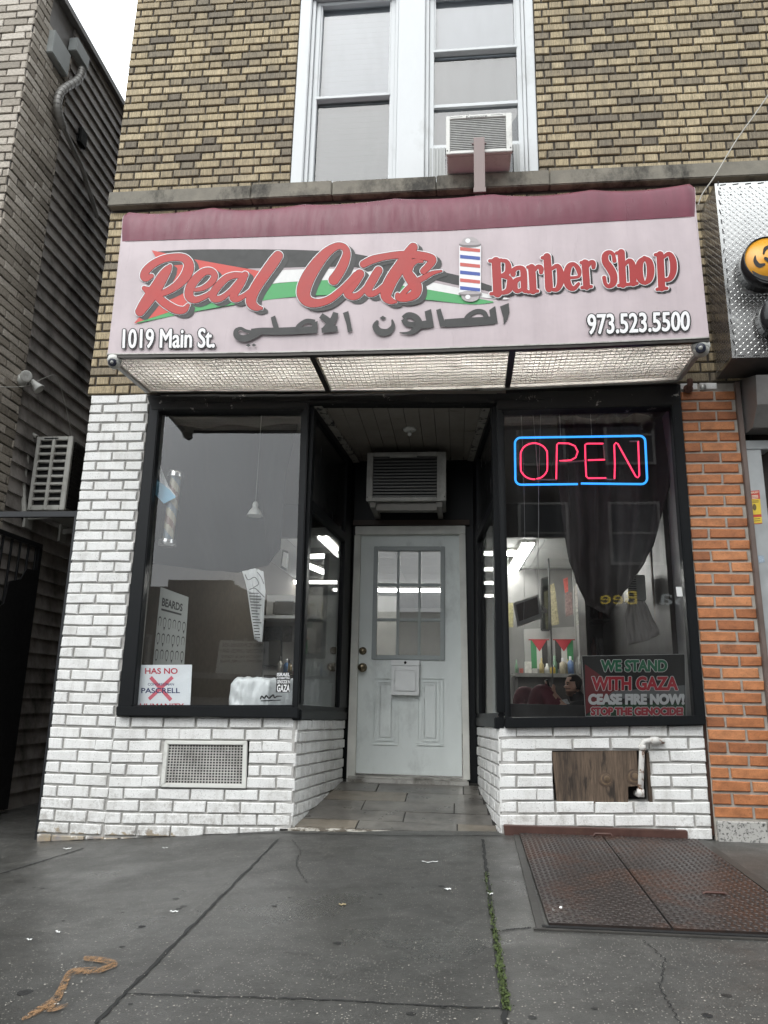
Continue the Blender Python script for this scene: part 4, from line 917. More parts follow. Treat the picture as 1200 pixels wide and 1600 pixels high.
U = grille_unit('window_air_conditioner', 'white window air conditioner held in the upstairs window by a brown strut', k_.x, k2.x, k2.z+.006, k_.z, -.25, .06, ACW, 18, .026, .030, M('coil_back', (.14, .14, .135), .6, 0, .2, 30))
mb = MB(); zt = k_.z-.004; q = [V((k_.x+.135, -.2515, zt-.006)), V((k_.x+.275, -.2515, zt-.004)), V((k_.x+.275, -.2515, zt-.026)), V((k_.x+.135, -.2515, zt-.026))]
write(mb, 'Kenmore', q, 0, .004, .0006)
for a, b in ((.03, .11), (.30, .38)): mb.box((k_.x+a, -.2516, zt-.013), (k_.x+b, -.2508, zt-.010))
mb.build('lettering', INKG, U)
a0 = fy(748.5, 214, -.275); a1 = fy(748, 298, -.275)
mb = MB(); mb.box((a0.x-.036, -.275, a1.z), (a0.x+.036, -.258, a0.z)); mb.box((a0.x-.03, -.255, a1.z-.03), (a0.x+.03, -.06, a1.z-.012)); mb.box((a0.x-.040, -.279, a1.z-.012), (a0.x+.040, -.262, a1.z+.025))
for sx in (-1, 1): mb.tube([(a0.x+sx*.036, -.266, a0.z-.045), (a0.x+sx*.048, -.266, a0.z-.045)], .008, 8)
mb.build('support_strut', BROWNM, U, .002)
r0 = fy(574, 707, .85); r1 = fy(697, 782, .85)
R = grille_unit('door_air_conditioner', 'beige window air conditioner mounted above the pale door', r0.x, r1.x, r1.z, r0.z, .85, 1.24, ACG, 13, .045, .032, DARK, M('dull_dark_slats', (.075, .075, .07), .4, .4, .2, 20))
mb = MB(); mb.box((r0.x+.17, .842, r0.z-.05), (r0.x+.38, .85, r0.z-.012)); mb.build('nameplate_tab', ACG, R, .004)
mb = MB()
for xx in (r0.x+.05, r1.x-.05): mb.box((xx-.02, .87, r1.z-.045), (xx+.02, 1.25, r1.z-.006))
mb.box((r0.x+.071, .90, r1.z-.06), (r1.x-.071, .94, r1.z-.008)); mb.build('support_bracket', M('dim_bracket', (.20, .19, .17), .5, .2), R)
# ------------------------------------------------------------------ neon sign
NEON = thing('neon_sign', fy(905, 758, .11), 'lit neon shop sign with red letters in a blue rounded border', 'neon sign')
NR = emit('red_neon', (.95, .04, .11), 1.3); NB = emit('blue_neon', (.03, .30, .85), 1.1); NG = M('unlit_glass_tube', (.30, .22, .22), .2, 0, .1, 20)
def nx(x, y, Y=.11): return fy(740+x/3.158, 600+y/3.158, Y)
def ntube(L, m, nm, r=.0050, rounded=0): mb = MB(); mb.tube([nx(*p[:2]) for p in (spline([(a, b, 0) for a, b in L], 4) if len(L) > 12 and nm != 'blue_border' else L)], r, 10); return mb.build(nm, m, NEON)
def rrect(x0, y0, x1, y1, r, start, tilt=0):
    P = []
    for (cx, cy, a) in ((x1-r, y1-r, 0), (x0+r, y1-r, 90), (x0+r, y0+r, 180), (x1-r, y0+r, 270)):
        for k in range(7): t = math.radians(a+k*15); P.append((cx+r*math.cos(t), cy+r*math.sin(t)))
    return P
pr = rrect(204, 262, 850, 494, 28, 0); pr = [(x+ (6 if y > 380 and x > 500 else (2 if y > 380 else -3 if x > 500 else 0)), y+(-6 if (x > 500 and y < 380) else (3 if x < 500 else 0))) for x, y in pr]
# border starts and ends at the gap in its lower edge
ntube([(530, 491)]+pr[6::-1][::-1][:0]+[pr[i] for i in range(6, -1, -1)]+[pr[i] for i in range(27, 20, -1)]+[pr[i] for i in range(20, 13, -1)]+[pr[i] for i in range(13, 6, -1)]+[(514, 494)], NB, 'blue_border', .0068)
Ol = [(304, 470)]+[(298+66*math.cos(math.radians(a)), (350 if math.sin(math.radians(a)) < 0 else 412)+58*math.sin(math.radians(a))) for a in range(95, 440, 15)]+[(310, 468)]
ntube(Ol, NR, 'letter_o'); ntube([(408, 470), (409, 400), (411, 300), (418, 292), (470, 293), (500, 306), (514, 334), (504, 362), (480, 376), (424, 380)], NR, 'letter_p')
ntube([(640, 294), (560, 294), (550, 300), (552, 380), (556, 456), (566, 465), (654, 464)], NR, 'letter_e'); ntube([(564, 376), (648, 373)], NR, 'letter_e_bar')
ntube([(695, 468), (697, 400), (694, 300), (702, 290), (712, 296), (800, 456), (810, 462), (818, 452), (812, 282)], NR, 'letter_n')
for L in ([(310, 474), (340, 472), (408, 472)], [(424, 384), (470, 386), (552, 378)], [(654, 466), (668, 472), (695, 470)], [(640, 296), (644, 330), (646, 372)], [(770, 284), (812, 282)]): ntube([(*p,) for p in L], NG, 'blacked_tube', .005)
for x in (430, 583): mb = MB(); mb.tube([nx(x, 262, .115), nx(x-6, 150, .115)], .0016, 6); mb.build('hanging_chain', GALV, NEON)
mb = MB(); mb.tube([nx(600, 500, .115), nx(598, 640, .125), nx(604, 900, .13)], .002, 6); mb.tube([nx(410, 330, .118), nx(380, 420, .118), nx(390, 470, .118)], .002, 6); mb.build('power_cord', DARKG, NEON)
# ------------------------------------------------------------------ signs standing in the windows
def poster(name, label, cat, quad, Y, mat, th=.004):
    c = fy(*quad[3], Y); t = thing(name, c, label, cat)
    mb = MB(); Q = [fy(*p, Y) for p in quad]; mb.quadslab(Q, (0, 1, 0), th); mb.build('board', mat, t); return t
SY = .062
PL = poster('protest_sign', 'white yard sign crossed out with a red X in the left show window', 'sign', [(209, 1039), (300, 1038.5), (297, 1104), (204, 1104)], SY, M('white_sign_board', (.76, .79, .81), .4, 0, .04, 5))
def Z8(x, y): return (200+x/6.956, 890+y/6.956)
def wr_(mb, body, q, Y, m, off=.0, lift=.0008, base=0.0): write(mb, body, [fy(*p, Y) for p in q], m, off, lift, 0, base)
def box8(x0, y0, x1, y1): return [Z8(x0, y0), Z8(x1, y0), Z8(x1, y1), Z8(x0, y1)]
mb = MB(); wr_(mb, 'HAS NO', box8(186, 1070, 540, 1134), SY, 0, .02, .0008, .02); wr_(mb, 'CONGRESSMAN', box8(216, 1233, 500, 1260), SY, 1, .008, .0008); wr_(mb, 'PASCRELL', box8(145, 1286, 565, 1343), SY, 1, .018, .0008, .018)
wr_(mb, 'HUMANITY', box8(130, 1455, 610, 1512), SY, 0, .02, .0008, .02)
def xbar(a, b, w):
    P = [fy(*Z8(*p), SY-.0003) for p in (a, b)]; d = (P[1]-P[0]).normalized(); n = V((-d.z, 0, d.x))*w/2
    mb.quad([P[0]-n, P[0]+n, P[1]+n, P[1]-n], 2)
xbar((245, 1170), (468, 1418), .022)
P_ = [fy(*Z8(*p), SY-.0005) for p in ((484, 1168), (228, 1408))]; d = (P_[1]-P_[0]).normalized(); n = V((-d.z, 0, d.x))*.011; mb.quad([P_[0]-n, P_[0]+n, P_[1]+n, P_[1]-n], 2)
mb.build('lettering', [flat('sign_red', (.50, .03, .06)), flat('sign_navy', (.02, .03, .12)), flat('sign_rose', (.62, .12, .16))], PL)
PR = poster('protest_sign', 'dark green and red protest sign with four lines of lettering in the right show window', 'sign', [(909, 1025), (1070, 1022), (1072, 1119), (915, 1119)], SY, M('sign_dark_print', (.012, .013, .012), .35, 0, .3, 4))
def Z9(x, y): return (730+x/3.077, 830+y/3.077)
def box9(x0, y0, x1, y1, s=0): return [Z9(x0, y0), Z9(x1, y0-s), Z9(x1, y1-s), Z9(x0, y1)]
mb = MB()
tri = [fy(*Z9(*p), SY-.0004) for p in ((566, 640), (752, 770), (570, 880))]; mb.quad(tri, 0)
mb.quad([fy(*Z9(*p), SY-.0003) for p in ((640, 830), (1046, 826), (1048, 886), (572, 888))], 1); mb.quad([fy(*Z9(*p), SY-.0006) for p in ((700, 770), (1046, 740), (1046, 800), (660, 806))], 2)
mb.build('flag_print', [flat('sign_wine', (.20, .02, .025)), flat('sign_leaf', (.02, .075, .035)), flat('sign_grey', (.16, .17, .17))], PR)
mb = MB()
for body, q, m, a in (('WE STAND', box9(644, 620, 960, 674), 0, .05), ('WITH GAZA', box9(600, 700, 1012, 764), 1, .05), ('CEASE FIRE NOW!', box9(584, 784, 1042, 832), 2, .03), ('STOP THE GENOCIDE!', box9(596, 848, 1036, 884), 3, .03)):
    Q = [fy(*p, SY) for p in q]
    if m != 2: fat(mb, body, Q, 4, .0060, .0008, .02); fat(mb, body, Q, m, .0024, .0016, .02)
    else: fat(mb, body, Q, m, .0034, .0016, .02)
mb.build('lettering', [flat('letter_green', (.03, .20, .10)), flat('letter_red', (.55, .03, .05)), flat('letter_white', (.75, .76, .76)), flat('letter_rust', (.50, .06, .08)), flat('letter_rim', (.72, .72, .70))], PR)
mb = MB()
pq = [(909, 1025), (1070, 1022), (1072, 1119), (915, 1119)]
for a, b in zip(pq, pq[1:]+pq[:1]): mb.bar(fy(*a, SY-.001), fy(*b, SY-.001), .003, .003, (0, 1, 0))
mb.build('sign_edge', flat('sign_edge_grey', (.45, .45, .44)), PR)
ST = thing('window_sticker', fy(452, 1082, .044), 'small black and white protest sticker on the corner of the left show window', 'sticker')
mb = MB(); mb.quadslab([fy(*p, .044) for p in ((432.5, 1050), (454, 1050), (453, 1082), (431, 1082))], (0, 1, 0), .001); mb.build('backing', INK, ST)
mb = MB()
for body, y0, y1 in (('ISRAEL', 1051.3, 1056.8), ('IS COMMITTING', 1058, 1061), ('GENOCIDE IN', 1062.5, 1068), ('GAZA', 1069.5, 1081)): wr_(mb, body, [(433.3, y0), (453.3, y0), (452.8, y1), (432.4, y1)], .044, 0, .03, .0008, .03)
mb.build('lettering', flat('letter_white', (.75, .76, .76)) , ST)
wp = MB(); wp.quadslab([fy(*p, .044) for p in ((1056, 917), (1065, 917), (1067, 932), (1058, 932))], (0, 1, 0), .001); tag(wp.build('paper_tag', PAPER), 'small blank white paper tag stuck on the black frame beside the orange bricks', 'paper tag')
# ------------------------------------------------------------------ left neighbour and the alley
NX = -.875
NB_ = thing('neighbour_building', (-3, 2, 0), 'weathered grey brick and clapboard building across the narrow alley on the left', 'building')
mb = MB(); mb.box((-9, .012, -.1), (NX-.012, .17, 9.5), 1); zs = [(9.0-.0705*k, .0705) for k in range(127)]
bricks(mb, (0, .012, 0), (1, 0, 0), (0, -1, 0), -2.3, NX-.013, zs, .2032, .05, 'run', .010, .012, 0, (), .004)
mb.build('front_wall', [GREYBRICK, MORT_G], NB_)
mb = MB(); mb.box((NX-.012-.2, .172, -.1), (NX-.012, .56, 6.25), 1); mb.box((NX-.012-.2, .0125, -.1), (NX-.0121, .171, 9.5), 1)
bricks(mb, (NX-.012, 0, 0), (0, 1, 0), (1, 0, 0), .0, .55, zs, .2032, .02, 'run', .010, .012, 0, [(.19, .6, 6.25, 9.6)], .004)
mb.build('side_wall', [GREYBRICK, MORT_G], NB_)
mb = MB(); hb = .116
for k in range(60):
    z = .02+k*hb
    if z > 6.56: break
    mb.hexa([(NX-.05, .555, z), (NX-.001, .555, z), (NX-.001, 9, z), (NX-.05, 9, z), (NX-.05, .555, z+hb+.012), (NX-.022, .555, z+hb+.012), (NX-.022, 9, z+hb+.012), (NX-.05, 9, z+hb+.012)])
mb.build('clapboard_siding', SIDING, NB_)
mb = MB(); mb.box((NX-.3, .19, 6.60), (NX+.03, 9, 6.655)); mb.box((NX-.3, .19, 6.26), (NX-.03, .56, 6.598)); mb.build('roof_edge', M('grey_trim', (.20, .19, .18), .5, .2), NB_)
mb = MB(); mb.box((NX-.02, .20, 5.975), (NX+.05, .46, 6.20)); mb.box((NX-.02, .50, 6.30), (NX+.06, .72, 6.44)); mb.build('gutter_box', M('dull_white_sheet_metal', (.36, .38, .37), .45, .1, .1, 6), NB_, .006)
mb = MB(); P = [fx(*p, NX+.05) for p in ((128, 108), (126, 118), (118, 128), (104, 136), (94, 146), (90, 160), (91, 175), (95, 190), (99, 200))]; sp_ = [V(q) for q in spline([tuple(p) for p in P], 5)]
mb.tube(sp_, .034, 12); 
for a, b in zip(sp_[::2], sp_[1::2]): mb.tube([a, lerp(a, b, .3)], .037, 12)
mb.tube([sp_[-1], fx(128, 262, NX+.04), fx(152, 340, NX+.04)], .02, 10); mb.build('downspout', M('grey_downspout', (.30, .29, .27), .45, .3, .15, 9), NB_)
mb = MB(); c = fx(127, 216, NX+.002); mb.box((NX-.01, c.y-.07, c.z-.09), (NX+.03, c.y+.07, c.z+.09)); mb.build('wall_vent', DARK, NB_, .02)
mb = MB(); mb.box((NX, 8.5, 0), (0, 8.6, 7)); mb.build('alley_end_wall', DARKG, NB_)  # dark sheet added where the alley ends in blackness
FL = thing('floodlight', fx(45, 592, NX+.06), 'white twin floodlight fixed high on the grey alley siding', 'floodlight')
c = fx(46, 594, NX+.07)
for d, s in (((.35, -.8, -.45), V((0, -.035, .02))), ((.7, .2, -.7), V((.02, .06, -.02)))):
    d = V(d).normalized(); mb = MB(); mb.lathe(c+s-d*.05, d, [(0, .001), (.0, .022), (.04, .028), (.09, .045), (.095, .040), (.08, .001)], 16); mb.build('lamp_head', ACW, FL)
mb = MB(); mb.lathe((NX, c.y, c.z), (1, 0, 0), [(0, .001), (0, .05), (.02, .05), (.03, .02), (.06, .015), (.06, .001)], 16); mb.build('mount', ACW, FL)
def cable(pts, r, label, name='cable', mat=None):
    mb = MB(); q = [V(p) for p in spline([tuple(p) for p in pts], 8)]; mb.tube(q, r, 6); o = mb.build(name, mat or M('pale_cable', (.42, .41, .37), .5)); return tag(o, label, 'cable')
cable([fx(-20, 603, NX+.1), fx(20, 605, NX+.1), fx(45, 602, NX+.05), fx(66, 592, NX+.03), fx(85, 586, NX+.02), fx(93, 600, NX+.02), fx(104, 640, NX+.02), fx(113, 690, NX+.02), fx(116, 740, NX+.02)], .0035, 'thin pale cable drooping past the floodlight on the alley siding')
cable([fy(1206, 140, -.12), fy(1180, 178, -.10), fy(1150, 220, -.09), fy(1117, 275, -.09), fy(1098, 302, -.08), fy(1091, 320, -.06)], .004, 'thin pale cable running up from the right end of the awning')
# outdoor condenser on its bracket
y0 = .74; q = [fy(*p, y0) for p in ((51, 684), (107, 680), (96, 796), (40, 797))]
x0, x1, z0, z1 = q[3].x+.01, q[2].x+.02, q[3].z, q[0].z+.01
CU = thing('condenser_unit', ((x0+x1)/2, y0+.3, z0), 'beige outdoor air conditioning condenser on a bracket in the alley', 'condenser')
mb = MB(); mb.box((x0+.004, y0+.045, z0+.002), (x1-.02, y0+.80, z1-.002)); mb.build('casing', ACG, CU, .01)
mb = MB(); ww = x1-x0
cx = [x0+ww*f for f in (.0, .10, .43, .52, .86, 1.0)]
for a, b in ((0, 1), (2, 3), (4, 5)): mb.box((cx[a], y0, z0), (cx[b], y0+.03, z1))
nr = 9; hz = (z1-z0-.05)/nr
for a, b in ((1, 2), (3, 4)):
    for k in range(nr+1):
        zc = z0+.03+hz*k-.0; mb.box((cx[a], y0+.001, (z0 if k == 0 else zc-.012)), (cx[b], y0+.03, (z1 if k == nr else zc+.010)))
mb.build('end_panel', ACG, CU, .004)
mb = MB(); mb.box((x0+.015, y0+.0305, z0+.01), (x1-.021, y0+.044, z1-.01)); mb.build('intake_mesh', DARK, CU)
mb = MB()
for k in range(30): yy = y0+.06+k*.024; mb.box((x1-.019, yy, z0+.03), (x1+.002, yy+.006, z1-.03))
for k in range(16): zz = z0+.04+k*(z1-z0-.08)/15; mb.box((x1-.017, y0+.05, zz), (x1+.000, y0+.78, zz+.004))
mb.build('fan_grille', DARKM, CU)
mb = MB(); hc = (x0+x1)/2-.03; mb.box((hc-.06, y0-.003, z1-.022), (hc+.06, y0+.004, z1-.012)); mb.build('handle_slot', DARK, CU, .003)
for yo in (.10, .62): mb = MB(); mb.bar((NX+.01, y0+yo, z0-.035), (x1-.02, y0+yo, z0-.012), .03, .04); mb.box((NX+.002, y0+yo-.05, z0-.12), (NX+.02, y0+yo+.05, z0+.02)); mb.build('bracket', ACG, CU)
L_ = [fy(*p, y0+.05) for p in ((58, 683), (46, 676), (36, 672), (28, 672))]; mb = MB(); mb.tube([V(p) for p in spline([tuple(p) for p in L_], 5)], .017, 10); mb.tube([V(p) for p in spline([tuple(fy(*p, y0+.03)) for p in ((27, 674), (38, 690), (42, 710), (39, 735), (36, 760), (38, 800))], 6)], .02, 10)
mb.build('refrigerant_pipe', M('pale_pipe_wrap', (.44, .43, .39), .6), CU)
mb = MB(); mb.tube([V(p) for p in spline([tuple(fy(*p, y0+.06)) for p in ((32, 690), (32, 730), (33, 770), (36, 810))], 6)], .018, 10); mb.build('drain_hose', flat('black_hose', (.015, .015, .015), .5), CU)
# alley gate: black steel frame, leaf standing open against the siding
GT = thing('alley_gate', (-.4, .1, .02), 'black steel alley gate with its leaf standing open', 'gate')
IRON = M('black_iron', (.014, .015, .017), .4, .3, .25, 12)
pa, pb = fy(120, 800, .06), fy(51, 1312, .06)
mb = MB(); mb.box((pa.x-.005, .045, .0), (pa.x+.033, .085, pa.z+.005)); mb.box((NX+.004, .05, pa.z-.034), (pa.x-.0055, .08, pa.z+.004)); mb.build('gate_frame', IRON, GT, .002)
gX = NX+.06; top = 2.012
mb = MB(); mb.box((gX-.018, .12, top-.035), (gX+.018, .98, top)); mb.box((gX-.015, .12, .10), (gX+.015, .98, .14)); mb.box((gX-.02, .94, .05), (gX+.02, .98, top-.036))
for k in range(8): y = .16+k*.11; mb.tube([(gX, y, .1), (gX, y, top-.02)], .010, 8)
mb.build('gate_leaf', IRON, GT)
mb = MB(); prof = [(.13, .06), (.965, .06), (.965, 1.80), (.80, 1.79), (.74, 1.70), (.60, 1.66), (.58, 1.50), (.52, 1.46), (.50, 1.0), (.13, .95)]
mb.prism([V((gX+.013, y, z)) for y, z in prof], (1, 0, 0), .01); mb.build('gate_sheet', flat('black_sheet', (.007, .007, .008), .55), GT)
# ------------------------------------------------------------------ right neighbour: orange brick pier, tread plate fascia, shutter box
RN = thing('neighbour_shop', (4.6, .1, .17), 'neighbouring shop on the right with orange brick pier and shiny tread-plate fascia', 'building')
mb = MB(); mb.box((3.857, .011, .0), (4.20, .26, 2.843), 1)
zs = [(2.787-H*k, H) for k in range(37)]
bricks(mb, (0, .011, 0), (1, 0, 0), (0, -1, 0), 3.859, 4.187, zs, .2127, .2127-.006*0+.0025, 'run', .0145, .011, 0, (), .002)
mb.build('orange_brick_pier', [OB, MORT_O], RN)
mb = MB(); bricks(mb, (0, .010, 0), (1, 0, 0), (0, -1, 0), 3.866, 4.4, [(.278, .13)], .27, .0, 'run', .013, .03, 0, (), .004); mb.build('white_base_block', m_peel('speckled_white_block', (.40, .39, .365), (.05, .05, .047), (.52, .60), .7, 70, (1, 1, 1)), RN); mb = MB(); bricks(mb, (0, .0105, 0), (1, 0, 0), (0, -1, 0), 3.861, 4.10, [(2.845, .056)], .115, .006, 'run', .012, .011, 0, (), .002); mb.build('white_cap_brick', [WB], RN)
mb = MB(); mb.box((4.188, -.02, .17), (4.216, .05, 2.84)); mb.build('corner_strip', M('brown_corner_paint', (.14, .105, .09), .5, .1, .2, 8), RN, .003)
mb = MB(); mb.tube([(3.905, -.002, 2.80), (3.905, -.03, 2.80), (3.91, -.045, 2.815), (3.91, -.045, 2.85)], .018, 10); mb.lathe((3.905, -.014, 2.80), (0, -1, 0), [(0, .001), (0, .03), (.012, .028), (.012, .001)], 12); mb.build('pipe_stub', M('rusty_iron', (.12, .06, .045), .7, .2, .4, 30), RN)
mb = MB(); mb.lathe((4.00, -.002, 2.815), (0, -1, 0), [(0, .02), (.004, .02), (.005, .012), (.008, .010), (.008, .001)], 16); mb.build('bolt_plate', GALV, RN)
PX0, PZ0, PZ1, PY = 4.079, 2.868, 4.055, -.30
PLATE = M('bright_tread_plate', (.58, .58, .565), .24, .95, .10, 6, .1); PLATES = M('bright_tread_plate_side', (.40, .385, .36), .22, .95, .12, 6, .1)  # side plate: same metal, its colour darkened for the shaded face
def treads(mb, o, u, v, n, lu, lv, p=.021, ln=.0125, wd=.0036, h=.0022, m=0):
    o, u, v, n = V(o), V(u), V(v), V(n); i = 0
    for i in range(int(lu/p)):
        for j in range(int(lv/p)):
            c = o+u*(i+.5)*p+v*(j+.5)*p; s = 1 if (i+j) % 2 else -1; a = (u+v*s).normalized(); b = (v-u*s).normalized()
            q = [c-a*ln, c-b*wd, c+a*ln, c+b*wd, c-a*ln*.55+n*h, c+a*ln*.55+n*h]
            mb.add(q, [(0, 1, 4), (1, 2, 5), (1, 5, 4), (2, 3, 5), (3, 0, 4), (3, 4, 5)], m)
mb = MB(); mb.box((PX0, PY, PZ0), (6.6, PY+.004, PZ1)); treads(mb, (PX0+.02, PY, PZ0+.02), (1, 0, 0), (0, 0, 1), (0, -1, 0), .75, PZ1-PZ0-.04); 
for k in range(18):
    z = PZ0+.03+k*.068; mb.obox((PX0+.018+random.uniform(-.004, .004), PY-.0012, z), (.003, 0, random.uniform(-.002, .002)), (0, .001, 0), (random.uniform(-.004, .004), 0, .016), 1)
for k in range(6): mb.obox((PX0+.05+k*.075, PY-.0012, PZ1-.012), (.018, 0, .002), (0, .001, 0), (0, 0, .003), 1); mb.obox((PX0+.05+k*.09, PY-.0012, PZ0+.012), (.02, 0, .0), (0, .001, 0), (0, 0, .003), 1)
for k in range(7): mb.lathe((PX0+.03+(k % 4)*.06, PY-.001, PZ1-.035-(k//4)*.05), (0, -1, 0), [(0, .005), (.002, .004), (.002, .001)], 8, 1)

mb.build('tread_plate_fascia', [PLATE, DARKG], RN)
mb = MB(); mb.box((PX0, PY+.0045, PZ0), (PX0+.004, .008, PZ1)); treads(mb, (PX0, PY+.01, PZ0+.02), (0, 1, 0), (0, 0, 1), (-1, 0, 0), .29, PZ1-PZ0-.04); mb.build('tread_plate_side', PLATES, RN)
mb = MB(); mb.box((PX0+.0045, PY+.0045, PZ0+.002), (6.6, .008, PZ0+.01)); mb.box((PX0+.0045, PY+.0045, PZ1-.006), (6.6, .008, PZ1-.002)); mb.build('fascia_soffit', M('dull_steel_soffit', (.16, .15, .14), .45, .6), RN)

SX = 4.225
prof = [fx(*p, SX) for p in ((1148, 601), (1181, 586), (1183, 632), (1176, 668), (1162, 681))]; prof = [V((SX, min(p.y, .01), p.z)) for p in prof]; prof.append(V((SX, .012, prof[-1].z))); prof.insert(0, V((SX, .012, prof[0].z)))
mb = MB(); mb.prism(prof, (1, 0, 0), 2.2); mb.build('shutter_box', M('shutter_steel', (.30, .29, .28), .35, .75, .2, 9), RN)
mb = MB(); mb.box((4.205, -.004, .18), (4.305, .10, 2.455)); mb.box((4.205, -.012, 2.40), (4.36, .10, 2.456)); mb.build('door_jamb', M('aluminium_jamb', (.50, .52, .52), .35, .5, .1, 9), RN, .003)
mb = MB(); mb.box((4.307, .12, .18), (6.4, .16, 2.9)); mb.build('dark_shopfront', m_peel('brown_black_door_paint', (.03, .022, .018), (.35, .33, .3), (.66, .70), .4, 14), RN)
mb = MB(); mb.box((4.21, .26, .0), (6.4, .30, 2.9)); mb.build('inner_wall', DARKG, RN)
JS = thing('warning_sticker', fy(1183, 818, -.006), 'red and yellow warning sticker on the aluminium door jamb', 'sticker')
sq = [(1171, 767), (1186.5, 766), (1191, 818), (1176, 819)]
def sj(s, t): return (lerp(lerp(sq[0][0], sq[1][0], s), lerp(sq[3][0], sq[2][0], s), t), lerp(lerp(sq[0][1], sq[1][1], s), lerp(sq[3][1], sq[2][1], s), t))
def sjq(a, b, c, d): return [fy(*sj(*p), -.006) for p in ((a, b), (c, b), (c, d), (a, d))]
mb = MB(); mb.quadslab(sjq(0, 0, 1, 1), (0, 1, 0), .0012, 0); mb.quad([p+V((0, -.0006, 0)) for p in sjq(.0, .26, 1, .72)], 1); mb.quad([p+V((0, -.0006, 0)) for p in sjq(.0, .80, 1, .98)], 1)
e_ = [V(p)+V((0, -.0010, 0)) for p in [fy(*sj(.35+.2*math.cos(a*.3927), .50+.10*math.sin(a*.3927)), -.006) for a in range(16)]]; mb.quad(e_, 2)
write(mb, 'JERSEY', sjq(.08, .03, .92, .10), 3, .02, .0009, 0, .02)
for r in (.14, .18, .22, .30, .34, .84, .90): mb.quad([p+V((0, -.0012, 0)) for p in sjq(.18, r, .82, r+.018)], 3 if r < .25 else 2)
mb.build('sticker_face', [flat('sticker_red', (.45, .05, .03)), flat('sticker_yellow', (.62, .44, .04)), flat('sticker_brown', (.12, .09, .03)), flat('sticker_pale', (.75, .65, .5))], JS)
s2 = MB(); s2.quadslab([fy(*p, -.006) for p in ((1184, 868), (1193, 868), (1195, 878), (1186, 880))], (0, 1, 0), .001); tag(s2.build('shield_sticker', M('small_blue_sticker', (.30, .36, .42), .4, 0, .5, 120)), 'tiny blue and white shield sticker low on the aluminium jamb', 'sticker')
# round drum sign
RS = thing('round_sign', fy(1203, 440, -.42), 'round amber sign on a black drum fixed to the tread-plate fascia', 'sign')
rc = fy(1204, 404, -.43); rr = .150
mb = MB(); mb.lathe((rc.x, PY-.001, rc.z), (0, -1, 0), [(0, .001), (0, rr), (.128, rr), (.129, rr-.006), (.122, rr-.007)], 48); mb.build('drum', M('gloss_black_can', (.010, .010, .011), .18, 0, .3, 9), RS)
mb = MB(); mb.lathe((rc.x, PY-.118, rc.z), (0, -1, 0), [(0, rr-.007), (.006, rr-.008), (.0065, .001)], 48); mb.build('amber_face', M('amber_acrylic', (.78, .36, .035), .3, 0, .05, 5), RS)
mb = MB(); yy = PY-.1262
def rs(L, lift): brush(mb, [(x, y, w) for x, y, w in L], lambda x, y, l: V((fy(x, y, yy).x, yy-l, fy(x, y, yy).z)), 0, 0, 0, lift)
rs([(1176, 424, 2), (1186, 433, 9), (1200, 437, 11), (1214, 433, 9), (1226, 424, 2)], .0002); rs([(1180, 400, 2), (1180, 408, 6), (1186, 415, 7), (1194, 413, 4)], .0008); rs([(1193, 396, 3), (1196, 388, 5), (1204, 386, 5), (1212, 392, 5), (1208, 400, 3)], .0014); rs([(1196, 404, 5), (1204, 408, 6), (1214, 404, 3)], .002)
mb.build('black_emblem', INK, RS)
mb = MB(); c2 = fy(1232, 486, -.43); mb.lathe((c2.x, PY-.001, c2.z), (0, -1, 0), [(0, .001), (0, .135), (.12, .135), (.121, .001)], 48); tag(mb.build('round_sign_drum', MATS['gloss_black_can']), 'plain black drum below the amber sign at the edge of the fascia', 'sign')  # drum added where shadow and reflection darken the fascia
# ------------------------------------------------------------------ cellar hatch in the pavement
HT = thing('cellar_hatch', (3.2, -.8, .15), 'rusty brown steel double cellar hatch set into the sidewalk', 'hatch')
def hp(x, y, l=0.0): return V((x, y, gz(x, y)+l))
RP = M('rusty_tread_plate', (.036, .028, .025), .36, .3, .25, 8, .15, (1, 1, 1), .5, (.062, .030, .019), 2.0, (.47, .64))
def hleaf(x0a, x0b, x1a, x1b, yb, yf, l):
    mb = MB(); mb.quadslab([hp(x0a, yb, l), hp(x1a, yb, l), hp(x1b, yf, l), hp(x0b, yf, l)], (0, 0, -1), .014)
    nx_ = 18; ny_ = 62
    for i in range(nx_):
        for j in range(ny_):
            s, t = (i+.5)/nx_, (j+.5)/ny_; q = lambda s, t: lerp(lerp(hp(x0a, yb, l), hp(x1a, yb, l), s), lerp(hp(x0b, yf, l), hp(x1b, yf, l), s), t)
            c = q(s, t); u = V((1, .02, .0)); v = V((.03, -1, 0)); sg = 1 if (i+j) % 2 else -1; a = (u+v*sg).normalized(); b = (v-u*sg).normalized(); a.z = .016*a.y; b.z = .016*b.y; up = V((0, 0, 1))
            Q = [c-a*.0145, c-b*.0042, c+a*.0145, c+b*.0042, c-a*.008+up*.0026, c+a*.008+up*.0026]; mb.add(Q, [(0, 1, 4), (1, 2, 5), (1, 5, 4), (2, 3, 5), (3, 0, 4), (3, 4, 5)])
    return mb
yb, yf = -.062, -1.66
hl = hleaf(2.800, 2.775, 3.238, 3.176, yb, yf, .016).build('hatch_leaf', RP, HT)
hl = hleaf(3.246, 3.184, 3.735, 3.66, yb, yf, .016).build('hatch_leaf', RP, HT)
mb = MB(); mb.bar(hp(2.783, yb, -.003), hp(2.745, yf-.04, -.003), .030, .02); mb.bar(hp(3.76, yb, .001), hp(3.70, yf-.05, .001), .042, .02); mb.bar(hp(2.72, yf-.030, .0), hp(3.72, yf-.030, .0), .02, .012); mb.build('hatch_frame', M('worn_concrete_curb', (.040, .038, .034), .5, 0, .3, 12, .3), HT)
mb = MB(); mb.bar(hp(3.242, yb, .004), hp(3.18, yf, .004), .03, .01); mb.bar(hp(2.75, yf-.012, .004), hp(3.68, yf-.012, .004), .022, .010); mb.build('hatch_gap', DARK, HT)
